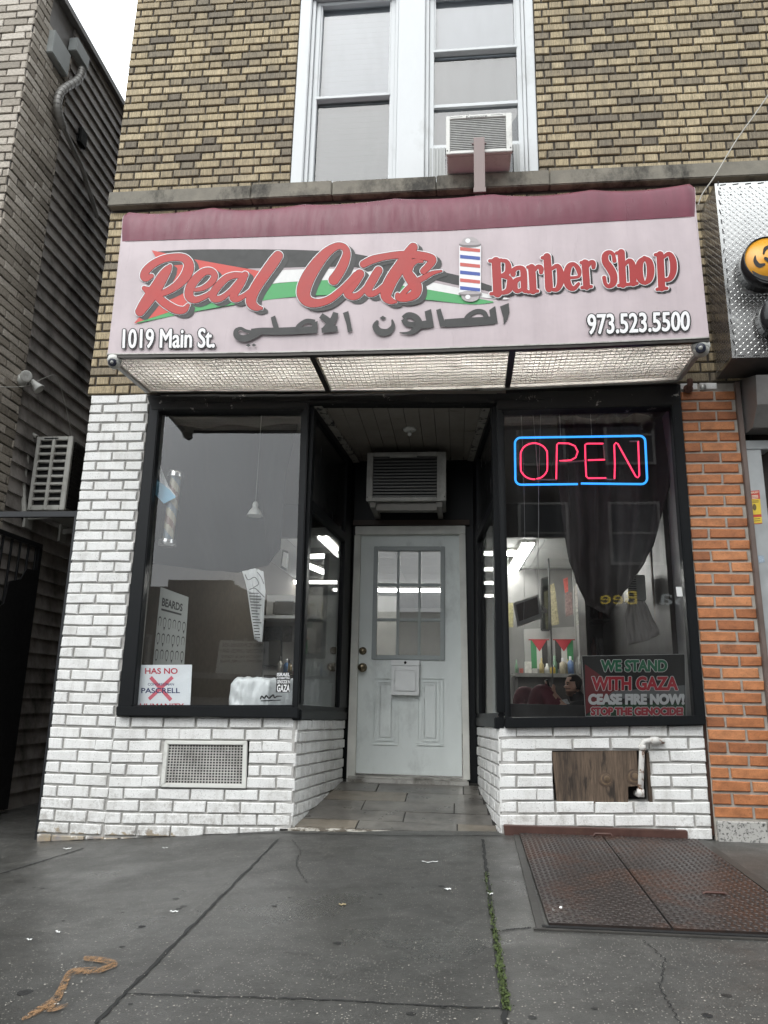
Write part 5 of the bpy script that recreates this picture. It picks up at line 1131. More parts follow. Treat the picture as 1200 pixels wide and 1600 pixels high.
mb = MB(); mb.tube([hp(3.19, -.10, .02), hp(3.20, -.10, .032), hp(3.28, -.10, .032), hp(3.29, -.10, .02)], .006, 8); mb.build('hatch_handle', RUSTM, HT); mb = MB(); mb.tube([hp(3.42, -1.2, .016), hp(3.43, -1.2, .022), hp(3.50, -1.2, .022), hp(3.51, -1.2, .016)], .005, 8); mb.build('hatch_handle', RUSTM, HT)
mb = MB(); q = [fy(*p, -.05) for p in ((787, 1290), (1075, 1298.5), (1075, 1315), (789, 1307))]; mb.quadslab(q, (0, 1, 0), .05); mb.build('steel_sill', RUSTM, HT, .003)
# ------------------------------------------------------------------ marks and litter on the pavement
pm = MB()
def P3(x, y, l): return lay(x, y, .003+l)
brush(pm, [(36, 1594, 5), (60, 1580, 11), (84, 1566, 13), (96, 1548, 12), (104, 1530, 11), (114, 1520, 10), (140, 1518, 10), (160, 1516, 9), (178, 1508, 6)], P3, 0, 0, 0, 0); brush(pm, [(62, 1578, 8), (82, 1579, 8), (104, 1573, 5)], P3, 0, 0, 0, .0008); brush(pm, [(134, 1500, 8), (158, 1502, 9), (180, 1508, 8), (162, 1516, 7), (150, 1522, 6)], P3, 0, 0, 0, .0014)
k = N('worn_orange_spray_paint'); k.base(k.ramp(k.noise(20), [(.3, (.20, .115, .055)), (.7, (.30, .17, .08))])); k.val('Roughness', .6)
tp = k.n('BsdfTransparent'); mx = k.n('MixShader'); k.L(k.ramp(k.noise(42, (1, 1, 1), 7, .8), [(.42, 0), (.58, 1)]), mx.inputs[0]); k.L(k.b.outputs[0], mx.inputs[1]); k.L(tp.outputs[0], mx.inputs[2]); k.L(mx.outputs[0], k.out.inputs[0])
tag(pm.build('paint_mark', k.m), 'worn orange spray-painted utility arrow on the sidewalk', 'paint mark')
def scrap(px, py, ln, wd, ang, label, m=None, curl=.0025, name='paper_scrap'):
    c = lay(px, py); mb = MB(); d = V((math.cos(ang), math.sin(ang), 0)); n = V((-d.y, d.x, 0)); rows = []
    for i in range(7):
        t = i/6-.5; w_ = wd*(1-.5*abs(t)); z = .004+curl*(4*t*t)+.002*math.sin(i*2.1); p = c+d*ln*t+n*(.12*math.sin(t*5+px))*ln+V((0, 0, z)); rows.append([p-n*w_/2, p+V((0, 0, .0012))+d*.002*math.sin(i*5), p+n*w_/2*random.uniform(.6, 1.2)])
    mb.sheet(rows); return tag(mb.build(name, m or PAPER), label, 'litter')
scrap(672, 1348, .075, .010, .05, 'white curled paper strip lying in front of the door'); scrap(699, 1391, .025, .02, .6, 'small crumpled white scrap below the curled strip'); scrap(535, 1415, .028, .022, .2, 'tan leaf scrap alone in the middle of the sidewalk', M('tan_leaf', (.30, .24, .13), .6)); scrap(272, 1426, .03, .014, .3, 'white scrap near the left sidewalk joint'); scrap(869, 1429, .05, .014, .9, 'twisted white scrap on the left leaf of the hatch', None, .02); scrap(873, 1310, .02, .014, .3, 'white speck of paper at the top of the hatch'); scrap(766, 1398, .022, .018, .1, 'pale scrap caught in the mossy joint'); scrap(91, 1458, .02, .012, 0, 'small white scrap left of the long joint'); scrap(105, 1327, .04, .02, .5, 'white scrap against the corner of the white pier'); scrap(258, 1326, .03, .010, .1, 'thin white scrap below the vent grille', None, .002)
scrap(46, 1470, .018, .012, .2, 'tiny white scrap at the far left of the sidewalk'); scrap(912, 1420, .018, .014, .2, 'single white crumb near the middle of the hatch')
mb = MB(); mb.lathe(lay(40, 1551, .001), (0, 0, 1), [(0, .022), (.001, .019), (.0012, .001)], 16); mb.lathe(lay(1105, 1587, .001), (0, 0, 1), [(0, .014), (.001, .012), (.0012, .001)], 16); mb.lathe(lay(222, 1448, .001), (0, 0, 1), [(0, .013), (.001, .012), (.0012, .001)], 16); tag(mb.build('gum_stain', flat('gum_black', (.012, .012, .012), .6)), 'black chewing gum spots trodden into the sidewalk', 'gum', None, 'stuff')
# moss in the joint
ms = MB()
for k in range(1500):
    t = random.random()**.8
    x = lerp(758, 792, t) + random.gauss(0, 2.0+1.7*t); y = lerp(1362, 1580, t)
    if random.random() < (.55 if 1372 < y < 1398 else (.9 if y > 1455 else .5)):
        p = lay(x, y, .003); r = random.uniform(.002, .0055); a = random.random()*6; dz = V((random.gauss(0, .3), random.gauss(0, .3), 1)).normalized()
        u_ = V((math.cos(a), math.sin(a), .3)).normalized(); v_ = dz.cross(u_).normalized()
        ms.quad([p-u_*r, p-v_*r*.6+dz*r*.5, p+u_*r+dz*r*1.0, p+v_*r*.6+dz*r*.4], 0, random.random())
k = N('moss_green'); k.base(k.ramp(k.attr('tint'), [(0, (.022, .035, .008)), (1, (.07, .10, .022))])); k.val('Roughness', .8)
tag(ms.build('moss', k.m), 'strip of green moss growing in the sidewalk joint', 'moss', kind='stuff')

mb = MB(); mb.box((3.836, .02, .20), (3.8565, .2, .80)); mb.build('rusty_gap_strip', M('rusty_gap', (.05, .022, .013), .8, 0, .4, 20), RN)

for px, wd in (([(456, 1312), (470, 1330), (462, 1352), (480, 1380)], .003), ([(1005, 1470), (1040, 1500), (1030, 1540), (1062, 1600)], .003)):
    tag(groove(px, wd, 'sidewalk_crack', None, .0022, .006), 'hairline crack wandering across the sidewalk', 'crack', kind='structure')
mb = MB()
for k in range(26):
    p = lay(random.uniform(20, 1180), random.uniform(1380, 1590), .0012); r = random.uniform(.006, .015); a0 = random.random()*6
    mb.add([p+V((math.cos(a0+i*.6283)*r*random.uniform(.8, 1.2), math.sin(a0+i*.6283)*r*random.uniform(.7, 1.1), 0)) for i in range(10)], [tuple(range(10))])
tag(mb.build('dark_spot', flat('old_gum_grey', (.022, .022, .021), .5)), 'old flattened gum and oil spots scattered over the sidewalk', 'stain', kind='stuff')
mb = MB()
for k in range(1500):
    p = lay(random.uniform(0, 1200), random.choice((random.uniform(1330, 1600), random.uniform(1312, 1345))), .002); r = random.uniform(.0010, .0036); a0 = random.random()*6
    mb.add([p+V((math.cos(a0+i*1.26)*r*random.uniform(.6, 1.3), math.sin(a0+i*1.26)*r, random.uniform(0, .0015))) for i in range(5)], [tuple(range(5))])
tag(mb.build('grit', flat('pale_grit', (.34, .32, .28), .8)), 'pale grit and crumbs strewn over the wet sidewalk', 'grit', kind='stuff')
# ------------------------------------------------------------------ inside the shop
ROOMW = M('grey_panel_wall', (.36, .36, .35), .6, 0, .12, 2.2); ROOMD = M('dark_panel_wall', (.045, .042, .04), .6, 0, .2, 3); CEILT = M('ceiling_tile_white', (.50, .51, .50), .8, 0, .06, 20)
mb = MB(); mb.box((.02, 1.36, .26), (4.0, 9.2, .30)); mb.box((.02, .17, .26), (1.50, 1.358, .30)); mb.box((2.72, .17, .26), (4.0, 1.358, .30)); mb.build('interior_floor', M('vinyl_floor', (.09, .085, .08), .35, 0, .2, 4), B)
mb = MB(); mb.box((.0, .31, .30), (.12, 9.2, 2.84)); mb.box((3.90, .30, .30), (4.0, 9.2, 2.84)); mb.box((.12, 9.1, .30), (3.90, 9.2, 2.84)); mb.build('interior_wall', ROOMW, B)
mb = MB()
for i in range(7):
    for j in range(11):
        x = .12+i*.54; y = 3.02+j*.56; mb.box((x+.005, y+.005, 2.5), (min(x+.535, 3.9), y+.555, 2.51))
mb.box((.12, 3.0, 2.512), (3.9, 9.1, 2.53)); mb.build('interior_ceiling', CEILT, B)
mb = MB(); mb.box((.12, 2.94, 2.49), (3.9, 2.998, 2.84)); mb.box((.12, .16, 2.845), (1.50, 3.0, 2.87)); mb.box((2.72, .16, 2.845), (3.9, 3.0, 2.87)); mb.box((1.50, 1.345, 2.845), (2.72, 3.0, 2.87)); mb.build('dark_bulkhead', ROOMD, B)
mb = MB(); mb.box((.41, .17, .70), (1.50, 1.15, .775)); mb.box((1.501, .30, .70), (1.548, 1.15, .775)); mb.build('window_shelf', M('dark_display_shelf', (.05, .048, .045), .5, 0, .3, 6), B)
mb = MB(); mb.box((2.73, .17, .70), (3.86, .55, .785)); mb.box((2.80, .56, .5), (3.86, .62, .87)); mb.build('window_bench', M('dark_vinyl_bench', (.035, .034, .033), .4, 0, .3, 6), B)
LT = emit('interior_tube', (1.0, .99, .95), 20.0)
def fixture(a, b, label):
    t = thing('ceiling_light', (V(a)+V(b))/2, label, 'ceiling light', 'fluorescent strip lights inside the shop'); mb = MB(); mb.bar(V(a)+V((0, 0, .03)), V(b)+V((0, 0, .03)), .14, .03); mb.build('housing', ACW, t)
    mb = MB(); d = (V(b)-V(a)).normalized(); s = d.cross(V((0, 0, 1)))*.035
    mb.tube([V(a)+s, V(b)+s], .019, 8); mb.tube([V(a)-s, V(b)-s], .019, 8); mb.build('tube', LT, t)
for y, x0, x1, nm in ((3.6, 2.45, 3.10, 'nearest cross strip light behind the right window'), (4.62, 2.45, 3.05, 'second cross strip light behind the right window'), (5.73, 2.45, 3.05, 'third cross strip light behind the right window'), (7.05, 2.4, 3.1, 'farthest cross strip light behind the right window')):
    fixture((x0, y, 2.45), (x1, y, 2.45), nm)
fixture((3.19, 3.10, 2.45), (3.12, 5.6, 2.45), 'long strip light running back along the right of the ceiling'); fixture((1.12, 2.7, 2.44), (1.16, 3.85, 2.44), 'strip light seen through the left return window'); fixture((.60, 6.5, 2.45), (2.25, 6.5, 2.45), 'long cross strip light seen through the panes of the door'); fixture((.15, 5.75, 2.45), (1.1, 5.75, 2.45), 'cross strip light above the station wall in the left window')
# left side: barber station
mb = MB(); mb.box((.13, 4.3, .3), (1.75, 4.38, fy(450, 930, 4.3).z)); mb.build('partition', M('station_wall', (.55, .55, .53), .5, 0, .15, 3), B)
SH = thing('wall_shelf', fy(460, 966, 3.95), 'white shelf with a chrome box seen through the left window', 'shelf'); a = fy(412, 968, 4.0); b_ = fy(505, 962, 4.0)
mb = MB(); mb.box((a.x, 3.85, a.z), (b_.x, 4.29, a.z+.035)); mb.build('board', WHITEP, SH)
c = fy(443, 960, 3.95); mb = MB(); mb.box((c.x-.12, 3.9, a.z+.036), (c.x+.14, 4.2, a.z+.21)); tag(mb.build('towel_warmer', M('chrome_box', (.45, .46, .45), .2, .8), None, .02), 'chrome towel warmer standing on the white shelf', 'appliance')
CT = thing('counter', (1.0, 3.7, .3), 'dark barber counter behind the left window', 'counter'); cz = fy(470, 1056, 3.6).z
mb = MB(); mb.box((.4, 3.45, cz-.04), (1.74, 4.28, cz)); mb.build('worktop', M('counter_top', (.14, .12, .11), .3), CT); mb = MB(); mb.box((.45, 3.5, .3), (1.7, 4.27, cz-.041)); mb.build('cabinet', ROOMD, CT)
for i, (px, h, r, col, nm) in enumerate(((437, .20, .026, (.62, .62, .58), 'white spray bottle on the counter behind the left window'), (447, .18, .032, (.10, .22, .42), 'first blue bottle on the counter behind the left window'), (452, .17, .028, (.30, .24, .14), 'amber bottle beside the blue one on the counter'), (466, .18, .03, (.14, .28, .46), 'pale blue bottle seen through the left return window'), (473, .20, .025, (.60, .60, .58), 'clear white bottle behind the corner post'), (490, .15, .025, (.40, .42, .40), 'grey glass jar on the counter behind the return window'), (497, .13, .022, (.5, .5, .46), 'small pale jar right of the grey jar'), (516, .14, .04, (.60, .58, .52), 'wide pale tub near the door'), (528, .22, .035, (.55, .50, .40), 'cream pump bottle next to the door post'))):
    p = fy(px, 1052, 3.62); t = thing('bottle', (p.x, 3.62, cz), nm, 'bottle', 'bottles on the barber counter')
    mb = MB(); mb.lathe((p.x, 3.62, cz), (0, 0, 1), [(0, .001), (0, r), (h*.62, r), (h*.74, r*.45), (h*.78, r*.4)], 14); mb.build('bottle_body', M('bottle_%d_plastic' % i, col, .25), t)
    mb = MB(); mb.lathe((p.x, 3.62, cz+h*.78), (0, 0, 1), [(0, r*.45), (h*.22, r*.5), (h*.225, .001)], 12); mb.build('bottle_cap', WHITEP if i % 2 else DARKG, t)
def flatthing(name, label, cat, quad, Y, mat, th=.006, n=(0, 1, 0)):
    mb = MB(); mb.quadslab([fy(*p, Y) for p in quad], n, th); return tag(mb.build(name, mat), label, cat)
flatthing('wall_notice', 'white notice sheet seen through the left return window', 'notice', [(489, 973), (510, 972), (509, 997), (488, 997)], 4.2, M('dim_paper', (.5, .5, .47), .6, 0, .12, 60)); flatthing('wall_notice', 'green-striped notice above the counter behind the corner post', 'notice', [(472, 971), (492, 971), (492, 981), (472, 981)], 4.22, M('green_notice', (.14, .26, .20), .6, 0, .5, 40)); flatthing('wall_poster', 'ornate tan poster on the shelf behind the return window', 'poster', [(470, 945), (492, 942), (492, 960), (469, 962)], 4.15, M('tan_poster', (.30, .26, .20), .6, 0, .6, 50))
flatthing('certificate', 'grey framed certificate on the station wall', 'certificate', [(415, 979), (440, 979), (440, 1000), (414, 1000)], 4.25, M('certificate_grey', (.15, .17, .18), .5, 0, .4, 60)); flatthing('wall_poster', 'round-headed barber poster next to the certificate', 'poster', [(442, 978), (457, 978), (456, 1003), (441, 1003)], 4.25, M('poster_teal_pink', (.20, .20, .19), .5, 0, .7, 18))
PF = thing('framed_picture', fy(445, 890, 3.0), 'white picture in a dark frame high on the left', 'picture'); mb = MB(); mb.quadslab([fy(*p, 3.0) for p in ((441, 858), (451, 862), (448, 892), (438, 887))], (0, 1, 0), .02); mb.build('frame', DARKG, PF); mb = MB(); mb.quadslab([fy(*p, 2.996) for p in ((443, 862), (450, 865), (447, 888), (440, 884))], (0, 1, 0), .003); mb.build('picture', PAPER, PF)
# things hanging in the left show window
from mathutils import noise as mnoise
mn_ = mnoise.noise
def densify(rows_px, k=4):
    out = []
    for a, b in zip(rows_px, rows_px[1:]):
        n = max(len(a), len(b))
        def at(r, t): f = t*(len(r)-1); i = min(int(f), len(r)-2); u = f-i; return (lerp(r[i][0], r[i+1][0], u), lerp(r[i][1], r[i+1][1], u))
        for q in range(k): u = q/k; out.append([tuple(lerp(at(a, c/(n-1))[d], at(b, c/(n-1))[d], u) for d in (0, 1)) for c in range(n)])
    return out+[rows_px[-1]]
def cloth(name, label, cat, rows_px, Y, mat, wave=.03, fr=9):
    rows = []
    for j, row in enumerate(densify(rows_px)):
        n = 48; R = []
        for i in range(n+1):
            f = i/n*(len(row)-1); k = min(int(f), len(row)-2); t = f-k; x = lerp(row[k][0], row[k+1][0], t); y = lerp(row[k][1], row[k+1][1], t)
            R.append(fy(x+wave*60*mn_(V((i*.25, j*.25, Y*7))), y+wave*50*mn_(V((i*.22, j*.22, Y*9+3))), Y+wave*math.sin(i/n*fr*2+j*.1+2*mn_(V((i*.1, j*.25, Y*3))))+wave*.7*mn_(V((i*.3, j*.2, Y*5)))))
        rows.append(R)
    mb = MB(); mb.sheet(rows); o = mb.build(name, mat); md = o.modifiers.new('thickness', 'SOLIDIFY'); md.thickness = .004; return tag(o, label, cat)
CLD = M('dark_window_cloth', (.022, .022, .023), .9, 0, .2, 6)
cloth('dark_drape', 'dark cloth drape hanging across the top of the left show window', 'drape', [[(240, 600), (340, 600), (480, 600)], [(235, 760), (340, 760), (448, 740)], [(230, 880), (330, 892), (372, 894), (418, 884), (438, 858)]], .62, CLD, .03)
cloth('dark_drape', 'dark cape hanging in long folds in the right show window', 'drape', [[(868, 590), (950, 590), (1046, 590)], [(872, 760), (950, 760), (1046, 760)], [(887, 868), (912, 930), (950, 948), (985, 900), (1024, 842)], [(889, 876), (914, 944), (950, 962), (986, 912), (1022, 850)]], .55, M('dark_brown_cape', (.040, .034, .032), .8, 0, .35, 4), .055, 11)
cloth('barber_cape', 'dusty grey barber cape hanging low in the right show window', 'cape', [[(981, 940), (994, 936), (1008, 941)], [(976, 962), (1000, 962), (1020, 968)], [(978, 990), (1004, 990), (1030, 984)], [(981, 1008), (1006, 1003), (1031, 992)]], .70, M('grey_cape', (.20, .185, .17), .8, 0, .2, 7), .014, 1)
cloth('curled_poster', 'white curled price list hanging by the corner of the left window', 'poster', [[(379, 893), (398, 888), (412, 893)], [(386, 920), (404, 918), (415, 924)], [(392, 960), (403, 958), (413, 960)], [(397, 998), (404, 1002), (410, 1003)]], .40, M('price_list_paper', (.66, .67, .66), .6, 0, .05, 6), .015, 2)
mb = MB()
for r in range(16):
    y = 926+r*4.6; x0 = lerp(389, 399, r/16); ww = lerp(22, 9, r/16)*random.uniform(.55, .95); a = fy(x0, y, .372); b_ = fy(x0+ww, y+.5, .372); mb.quadslab([a, b_, b_+V((0, 0, -.006)), a+V((0, 0, -.006))], (0, 1, 0), .001)
for pts in ([(383, 898, 1.2), (388, 906, 1.2), (398, 902, 1.2), (404, 912, 1.2), (396, 918, 1.2)], [(390, 921, 1.5), (398, 919, 1.5), (406, 926, 1.5), (413, 933, 1.2)], [(402, 894, 1), (408, 902, 1), (412, 912, 1)]): brush(mb, pts, lambda x, y, l: fy(x, y, .371-l))
tag(mb.build('price_list_text', INKG), 'lines of small dark print on the curled price list', 'print')
BP = thing('barber_poster', fy(264, 1042, .22), 'tall grey beard style chart hanging behind the crossed-out yard sign', 'poster'); bq = [(251, 917), (294.5, 933), (287, 1046), (238, 1046)]
def bz(s, t): return lerp(lerp(fy(*bq[0], .20), fy(*bq[1], .25), s), lerp(fy(*bq[3], .20), fy(*bq[2], .25), s), t)
mb = MB(); mb.quadslab([bz(0, 0), bz(1, 0), bz(1, 1), bz(0, 1)], (0, 1, 0), .004); mb.build('sheet', M('grey_chart_paper', (.30, .31, .29), .6, 0, .08, 8), BP)
mb = MB(); write(mb, 'BEARDS', [bz(.10, .12), bz(.82, .12), bz(.82, .225), bz(.10, .225)], 0, .03, .0012, 0, .03)
mb.quadslab([bz(.10, .255), bz(.80, .255), bz(.80, .28), bz(.10, .28)], (0, -1, 0), .0012)
for r in range(3):
    for c_ in range(6):
        s0 = .09+c_*.165; t0 = .40+r*.20
        def ov(a, rx, ry): return bz(s0+rx*math.cos(a), t0+ry*math.sin(a))+V((0, -.0012, 0))
        ring = [ov(math.pi+k*math.pi/8, .055, .045) for k in range(9)]+[ov(2*math.pi-k*math.pi/8, .042, .028) for k in range(9)]; mb.quad(ring, 0)
        for sg in (-1, 1): mb.quad([bz(s0+sg*.055, t0)+V((0, -.0012, 0)), bz(s0+sg*.042, t0)+V((0, -.0012, 0)), bz(s0+sg*.030, t0+.07)+V((0, -.0012, 0)), bz(s0+sg*.040, t0+.075)+V((0, -.0012, 0))][::1], 0)
        if (r+c_) % 3 != 0: mb.quad([bz(s0-.03, t0+.075)+V((0, -.0013, 0)), bz(s0+.03, t0+.075)+V((0, -.0013, 0)), bz(s0, t0+.105+.02*(c_ % 2))+V((0, -.0013, 0))], 0)
mb.build('printed_chart', INKG, BP)
HL = thing('hanging_lamp', fy(398, 806, .40), 'small white cone lamp hanging in the left show window', 'lamp'); c = fy(398, 806, .40)
mb = MB(); mb.lathe(c, (0, 0, 1), [(0, .056), (.03, .042), (.055, .022), (.062, .019), (.082, .021), (.098, .014), (.105, .001)], 24); mb.build('lamp_shade', M('white_shade', (.70, .70, .66), .4), HL); mb = MB(); mb.tube([c+V((0, 0, .1)), c+V((.002, 0, .55)), c+V((0, 0, 1.15))], .002, 6); mb.build('cord', GREYM, HL)
BPO = thing('barber_pole', fy(262, 853, .17), 'glass barber pole with faded tan stripes and chrome caps in the left window', 'barber pole'); pa, pb = fy(275, 744, .17), fy(262, 847, .17); dd = (pa-pb).normalized(); ln = (pa-pb).length
mb = MB(); N_ = 40; seg = 20; x_ = V((1, 0, 0)); x_ = (x_-dd*x_.dot(dd)).normalized(); y_ = dd.cross(x_)
for i in range(N_):
    for j in range(seg):
        band = int(((i/N_*2.2+j/seg) % 1)*4); q = []
        for (ii, jj) in ((i, j), (i, j+1), (i+1, j+1), (i+1, j)): a = 2*math.pi*jj/seg; q.append(pb+dd*ln*ii/N_+(x_*math.cos(a)+y_*math.sin(a))*.036)
        mb.quad(q, (0, 1, 0, 2)[band])
mb.build('striped_core', [M('faded_cream', (.80, .72, .55), .5), M('faded_brown_red', (.45, .27, .20), .5), M('faded_blue_grey', (.35, .42, .48), .5)], BPO)
mb = MB(); mb.lathe(pb, dd, [(0, .055), (ln, .055)], 24); mb.build('glass_cylinder', GLB, BPO)
for o_, s in ((pa, 1), (pb, -1)): mb = MB(); mb.lathe(o_, dd*s, [(-.012, .06), (.012, .062), (.03, .058), (.034, .03), (.04, .001)], 24); mb.build('chrome_cap', M('polished_cap', (.75, .75, .73), .18, .9, .05), BPO)
cloth('small_flag', 'small white and light blue flag draped above the barber pole', 'flag', [[(236, 708), (243, 714), (248, 722)], [(236, 735), (250, 748), (264, 760)], [(236, 765), (256, 786), (276, 776)]], .12, M('flag_white_cloth', (.85, .86, .86), .7, 0, .04, 6), .012, 2)
mb = MB(); Q = [[(236, 740), (250, 753), (265, 765)], [(236, 766), (256, 787), (275, 777)]]; mb.sheet([[fy(*p, .098) for p in r] for r in Q]); tag(mb.build('flag_stripe', flat('sky_blue_cloth', (.26, .52, .70), .7)), 'light blue lower band of the small flag in the left window', 'flag')
# white plastic parcel on the window shelf
BG = thing('plastic_parcel', fy(425, 1103, .3), 'crinkled white plastic parcel lying on the left window shelf', 'parcel')
x0 = fy(353, 1103, .22).x; x1 = fy(495, 1103, .66).x; zb = .785; zt = fy(420, 1060, .3).z
rows = []
from mathutils import noise as mnoise
for j in range(25):
    t = j/24*math.pi; row = []
    for i in range(81):
        s = i/80; fat = (1-abs(2*s-1)**12)**.5 if 0 < s < 1 else 0.02
        cy = .31+.36*max(0, s-.55)/.45 if s > .55 else .31; hw_ = .11*max(fat, .1); H_ = (zt-zb)*(.25+.75*fat); per = 2*H_+2*hw_; l = j/24*per
        if l < H_: yy, zz = cy-hw_, zb+l
        elif l < H_+2*hw_: yy, zz = cy-hw_+(l-H_), zb+H_
        else: yy, zz = cy+hw_, zb+per-l
        e_ = min(abs(l-H_), abs(l-H_-2*hw_)); rd_ = max(0, .03-e_)*.35; zz -= rd_; yy += rd_ if yy < cy else -rd_
        p = V((lerp(x0, x1, s), yy, zz)); q = p*11; wr = .034*(.22-abs(mnoise.noise(q)))+.016*(.22-abs(mnoise.noise(q*2.3+V((3, 1, 7)))))+.006*mnoise.noise(q*5)
        row.append(V((p.x, p.y-math.cos(t)*wr, max(zb, p.z+math.sin(t)*wr*.8))))
    rows.append(row)
PLAS = M('white_plastic_film', (.74, .77, .77), .28, 0, .04, 5)
mb = MB(); mb.sheet(rows, 0, True); mb.build('parcel_body', PLAS, BG)
mb = MB(); bx0, bx1 = fy(493, 1104, .80).x, fy(528, 1104, .80).x; mb.hexa([(x_, y_, z_) for z_ in (zb, zt+.008) for x_, y_ in ((1.495, .50), (1.548, .50), (1.578, .88), (1.495, .88))]); tag(mb.build('white_box', M('dull_white_card', (.88, .90, .88), .6), None, .02), 'plain white box beside the plastic parcel behind the return window', 'box')
mb = MB(); yy = .176
brush(mb, [(407, 1092, 2), (409, 1088, 2.4), (413, 1091, 2.4), (416, 1087, 2.4), (420, 1091, 2.2), (424, 1088, 2.4), (427, 1086, 2.6), (429, 1090, 2.4), (433, 1088, 2.2), (440, 1088, 1.6)], lambda x, y, l: fy(x, y, yy-l)); brush(mb, [(408, 1095, 1.6), (420, 1094.6, 1.8), (438, 1094, 1.6)], lambda x, y, l: fy(x, y, yy-.001-l)); mb.build('printed_scrawl', INK, BG)
# right side of the shop
TV = thing('television', fy(826, 972, 3.4), 'dark television in a silver frame tilted on the wall behind the right window', 'television'); q = [(802, 942), (842, 928), (848, 965), (809, 979)]
mb = MB(); mb.quadslab([fy(*p, 3.4) for p in q], (0, 1, 0), .06); mb.build('housing', M('silver_bezel', (.30, .30, .29), .4, .4), TV, .006); mb = MB(); mb.quadslab([fy(*p, 3.396) for p in ((806, 945), (839, 933), (843, 959), (811, 971))], (0, 1, 0), .003); mb.build('screen', M('screen_black', (.035, .028, .026), .15), TV)
mb = MB(); mb.bar(fy(845, 950, 3.46), fy(852, 955, 3.8), .04, .04); mb.build('wall_arm', DARKG, TV)
mb = MB(); mb.box((3.08, 4.85, .3), (3.88, 4.92, 2.49)); mb.build('partition', M('mirror_wall_grey', (.20, .20, .195), .4, 0, .1, 3), B)
flatthing('mirror_panel', 'pale grey panel behind the pennants in the right window', 'panel', [(818, 983), (902, 979), (904, 1062), (822, 1066)], 4.80, M('pale_station_panel', (.34, .34, .33), .4, 0, .1, 5))
for k, (x0_, x1_, mir, lab) in enumerate(((829, 855, False, 'left flag pennant with a red triangle behind the right window'), (867, 895, True, 'right flag pennant with a red triangle behind the right window'))):  # right pennant: the left one's reflection, built as a flipped copy
    t = thing('flag_pennant', fy((x0_+x1_)/2, 1045, 4.7), lab, 'pennant', 'flag pennants hung behind the right window')
    def pq_(s, u): s = 1-s if mir else s; return fy(lerp(x0_, x1_, s)+u*1.5, lerp(1000, 1045, u), 4.7)
    mb = MB()
    for (a, b, m) in ((0, .34, 0), (.34, .66, 1), (.66, 1, 2)): mb.quadslab([pq_(a, 0), pq_(b, 0), pq_(b, 1), pq_(a, 1)], (0, 1, 0), .003, m)
    mb.quadslab([pq_(.06, 0)+V((0, -.002, 0)), pq_(.96, 0)+V((0, -.002, 0)), pq_(.52, .40)+V((0, -.002, 0))], (0, -1, 0), .001, 3)
    mb.build('cloth', [flat('pennant_green', (.05, .22, .09)), flat('pennant_white', (.55, .55, .52)), flat('pennant_black', (.04, .038, .036)), flat('pennant_red', (.42, .04, .05))], t)
    mb = MB(); mb.tube([pq_(-.12, -.01), pq_(1.12, -.01)], .007, 8); mb.build('rod', flat('red_rod', (.30, .04, .04)), t)
for i, (q, col, lab) in enumerate((([(859, 914), (866, 911), (874, 975), (862, 978)], (.30, .27, .17), 'long yellowish framed certificate on the right wall'), ([(880, 905), (887, 902), (888, 924), (883, 927)], (.50, .12, .10), 'red and white photo strip high among the wall pictures'), ([(883, 928), (893, 925), (895, 960), (884, 964)], (.24, .17, .16), 'patchwork of dark pictures on the right wall'), ([(897, 915), (904, 914), (905, 948), (899, 950)], (.50, .48, .44), 'pale photo strip right of the red one'), ([(896, 952), (905, 950), (905, 976), (898, 979)], (.42, .42, .38), 'white price card low among the wall pictures'), ([(906, 920), (912, 921), (914, 927), (909, 928)], (.75, .75, .72), 'tiny bright white card beside the cape'), ([(912, 945), (936, 944), (938, 981), (913, 981)], (.30, .28, .13), 'olive yellow printed chart below the cape'), ([(790, 942), (802, 942), (802, 980), (790, 980)], (.28, .26, .13), 'olive yellow printed chart beside the left mullion'), ([(908, 988), (925, 988), (925, 1004), (909, 1005)], (.28, .29, .26), 'small pale framed print below the olive chart'))):
    flatthing('wall_picture', lab, 'picture', q, 4.4 if i < 6 else 4.6, M('picture_print_%d' % i, col, .5, 0, .55, 45))
mb = MB(); mb.box((3.1, 4.3, fy(850, 1052, 4.3).z-.04), (3.86, 4.8, fy(850, 1052, 4.3).z)); mb.build('rear_counter', M('rear_counter_top', (.22, .22, .21), .4), B); mb = MB(); mb.box((3.14, 4.34, .3), (3.84, 4.79, fy(850, 1052, 4.3).z-.041)); mb.build('rear_cabinet', ROOMD, B)
for i, (px, h, r, col, nm) in enumerate(((880, .18, .038, (.42, .38, .28), 'cream jar on the rear counter beside the pennant'), (892, .20, .035, (.14, .22, .40), 'blue bottle on the rear counter next to the cream jar'), (904, .20, .03, (.5, .5, .48), 'white bottle at the edge of the protest sign'), (864, .10, .03, (.60, .42, .05), 'small yellow tub on the rear counter'))):
    p = fy(px, 1052, 4.4); z = fy(850, 1052, 4.3).z; t = thing('bottle', (p.x, 4.4, z), nm, 'bottle', 'bottles on the rear counter'); mb = MB(); mb.lathe((p.x, 4.4, z), (0, 0, 1), [(0, .001), (0, r), (h*.65, r), (h*.78, r*.4)], 14); mb.build('bottle_body', M('rear_bottle_%d' % i, col, .3), t); mb = MB(); mb.lathe((p.x, 4.4, z+h*.78), (0, 0, 1), [(0, r*.45), (h*.22, r*.4), (h*.225, .001)], 12); mb.build('bottle_cap', WHITEP, t)
HF = thing('heater_fan', fy(994, 938, 1.0), 'grey tower heater hanging behind the right window', 'heater'); q = [fy(*p, 1.0) for p in ((980, 898), (1008, 898), (1008, 936), (980, 938))]
mb = MB(); mb.box((q[0].x, 1.0, q[3].z), (q[1].x, 1.16, q[0].z)); mb.build('body', GREYM, HF, .006); mb = MB()
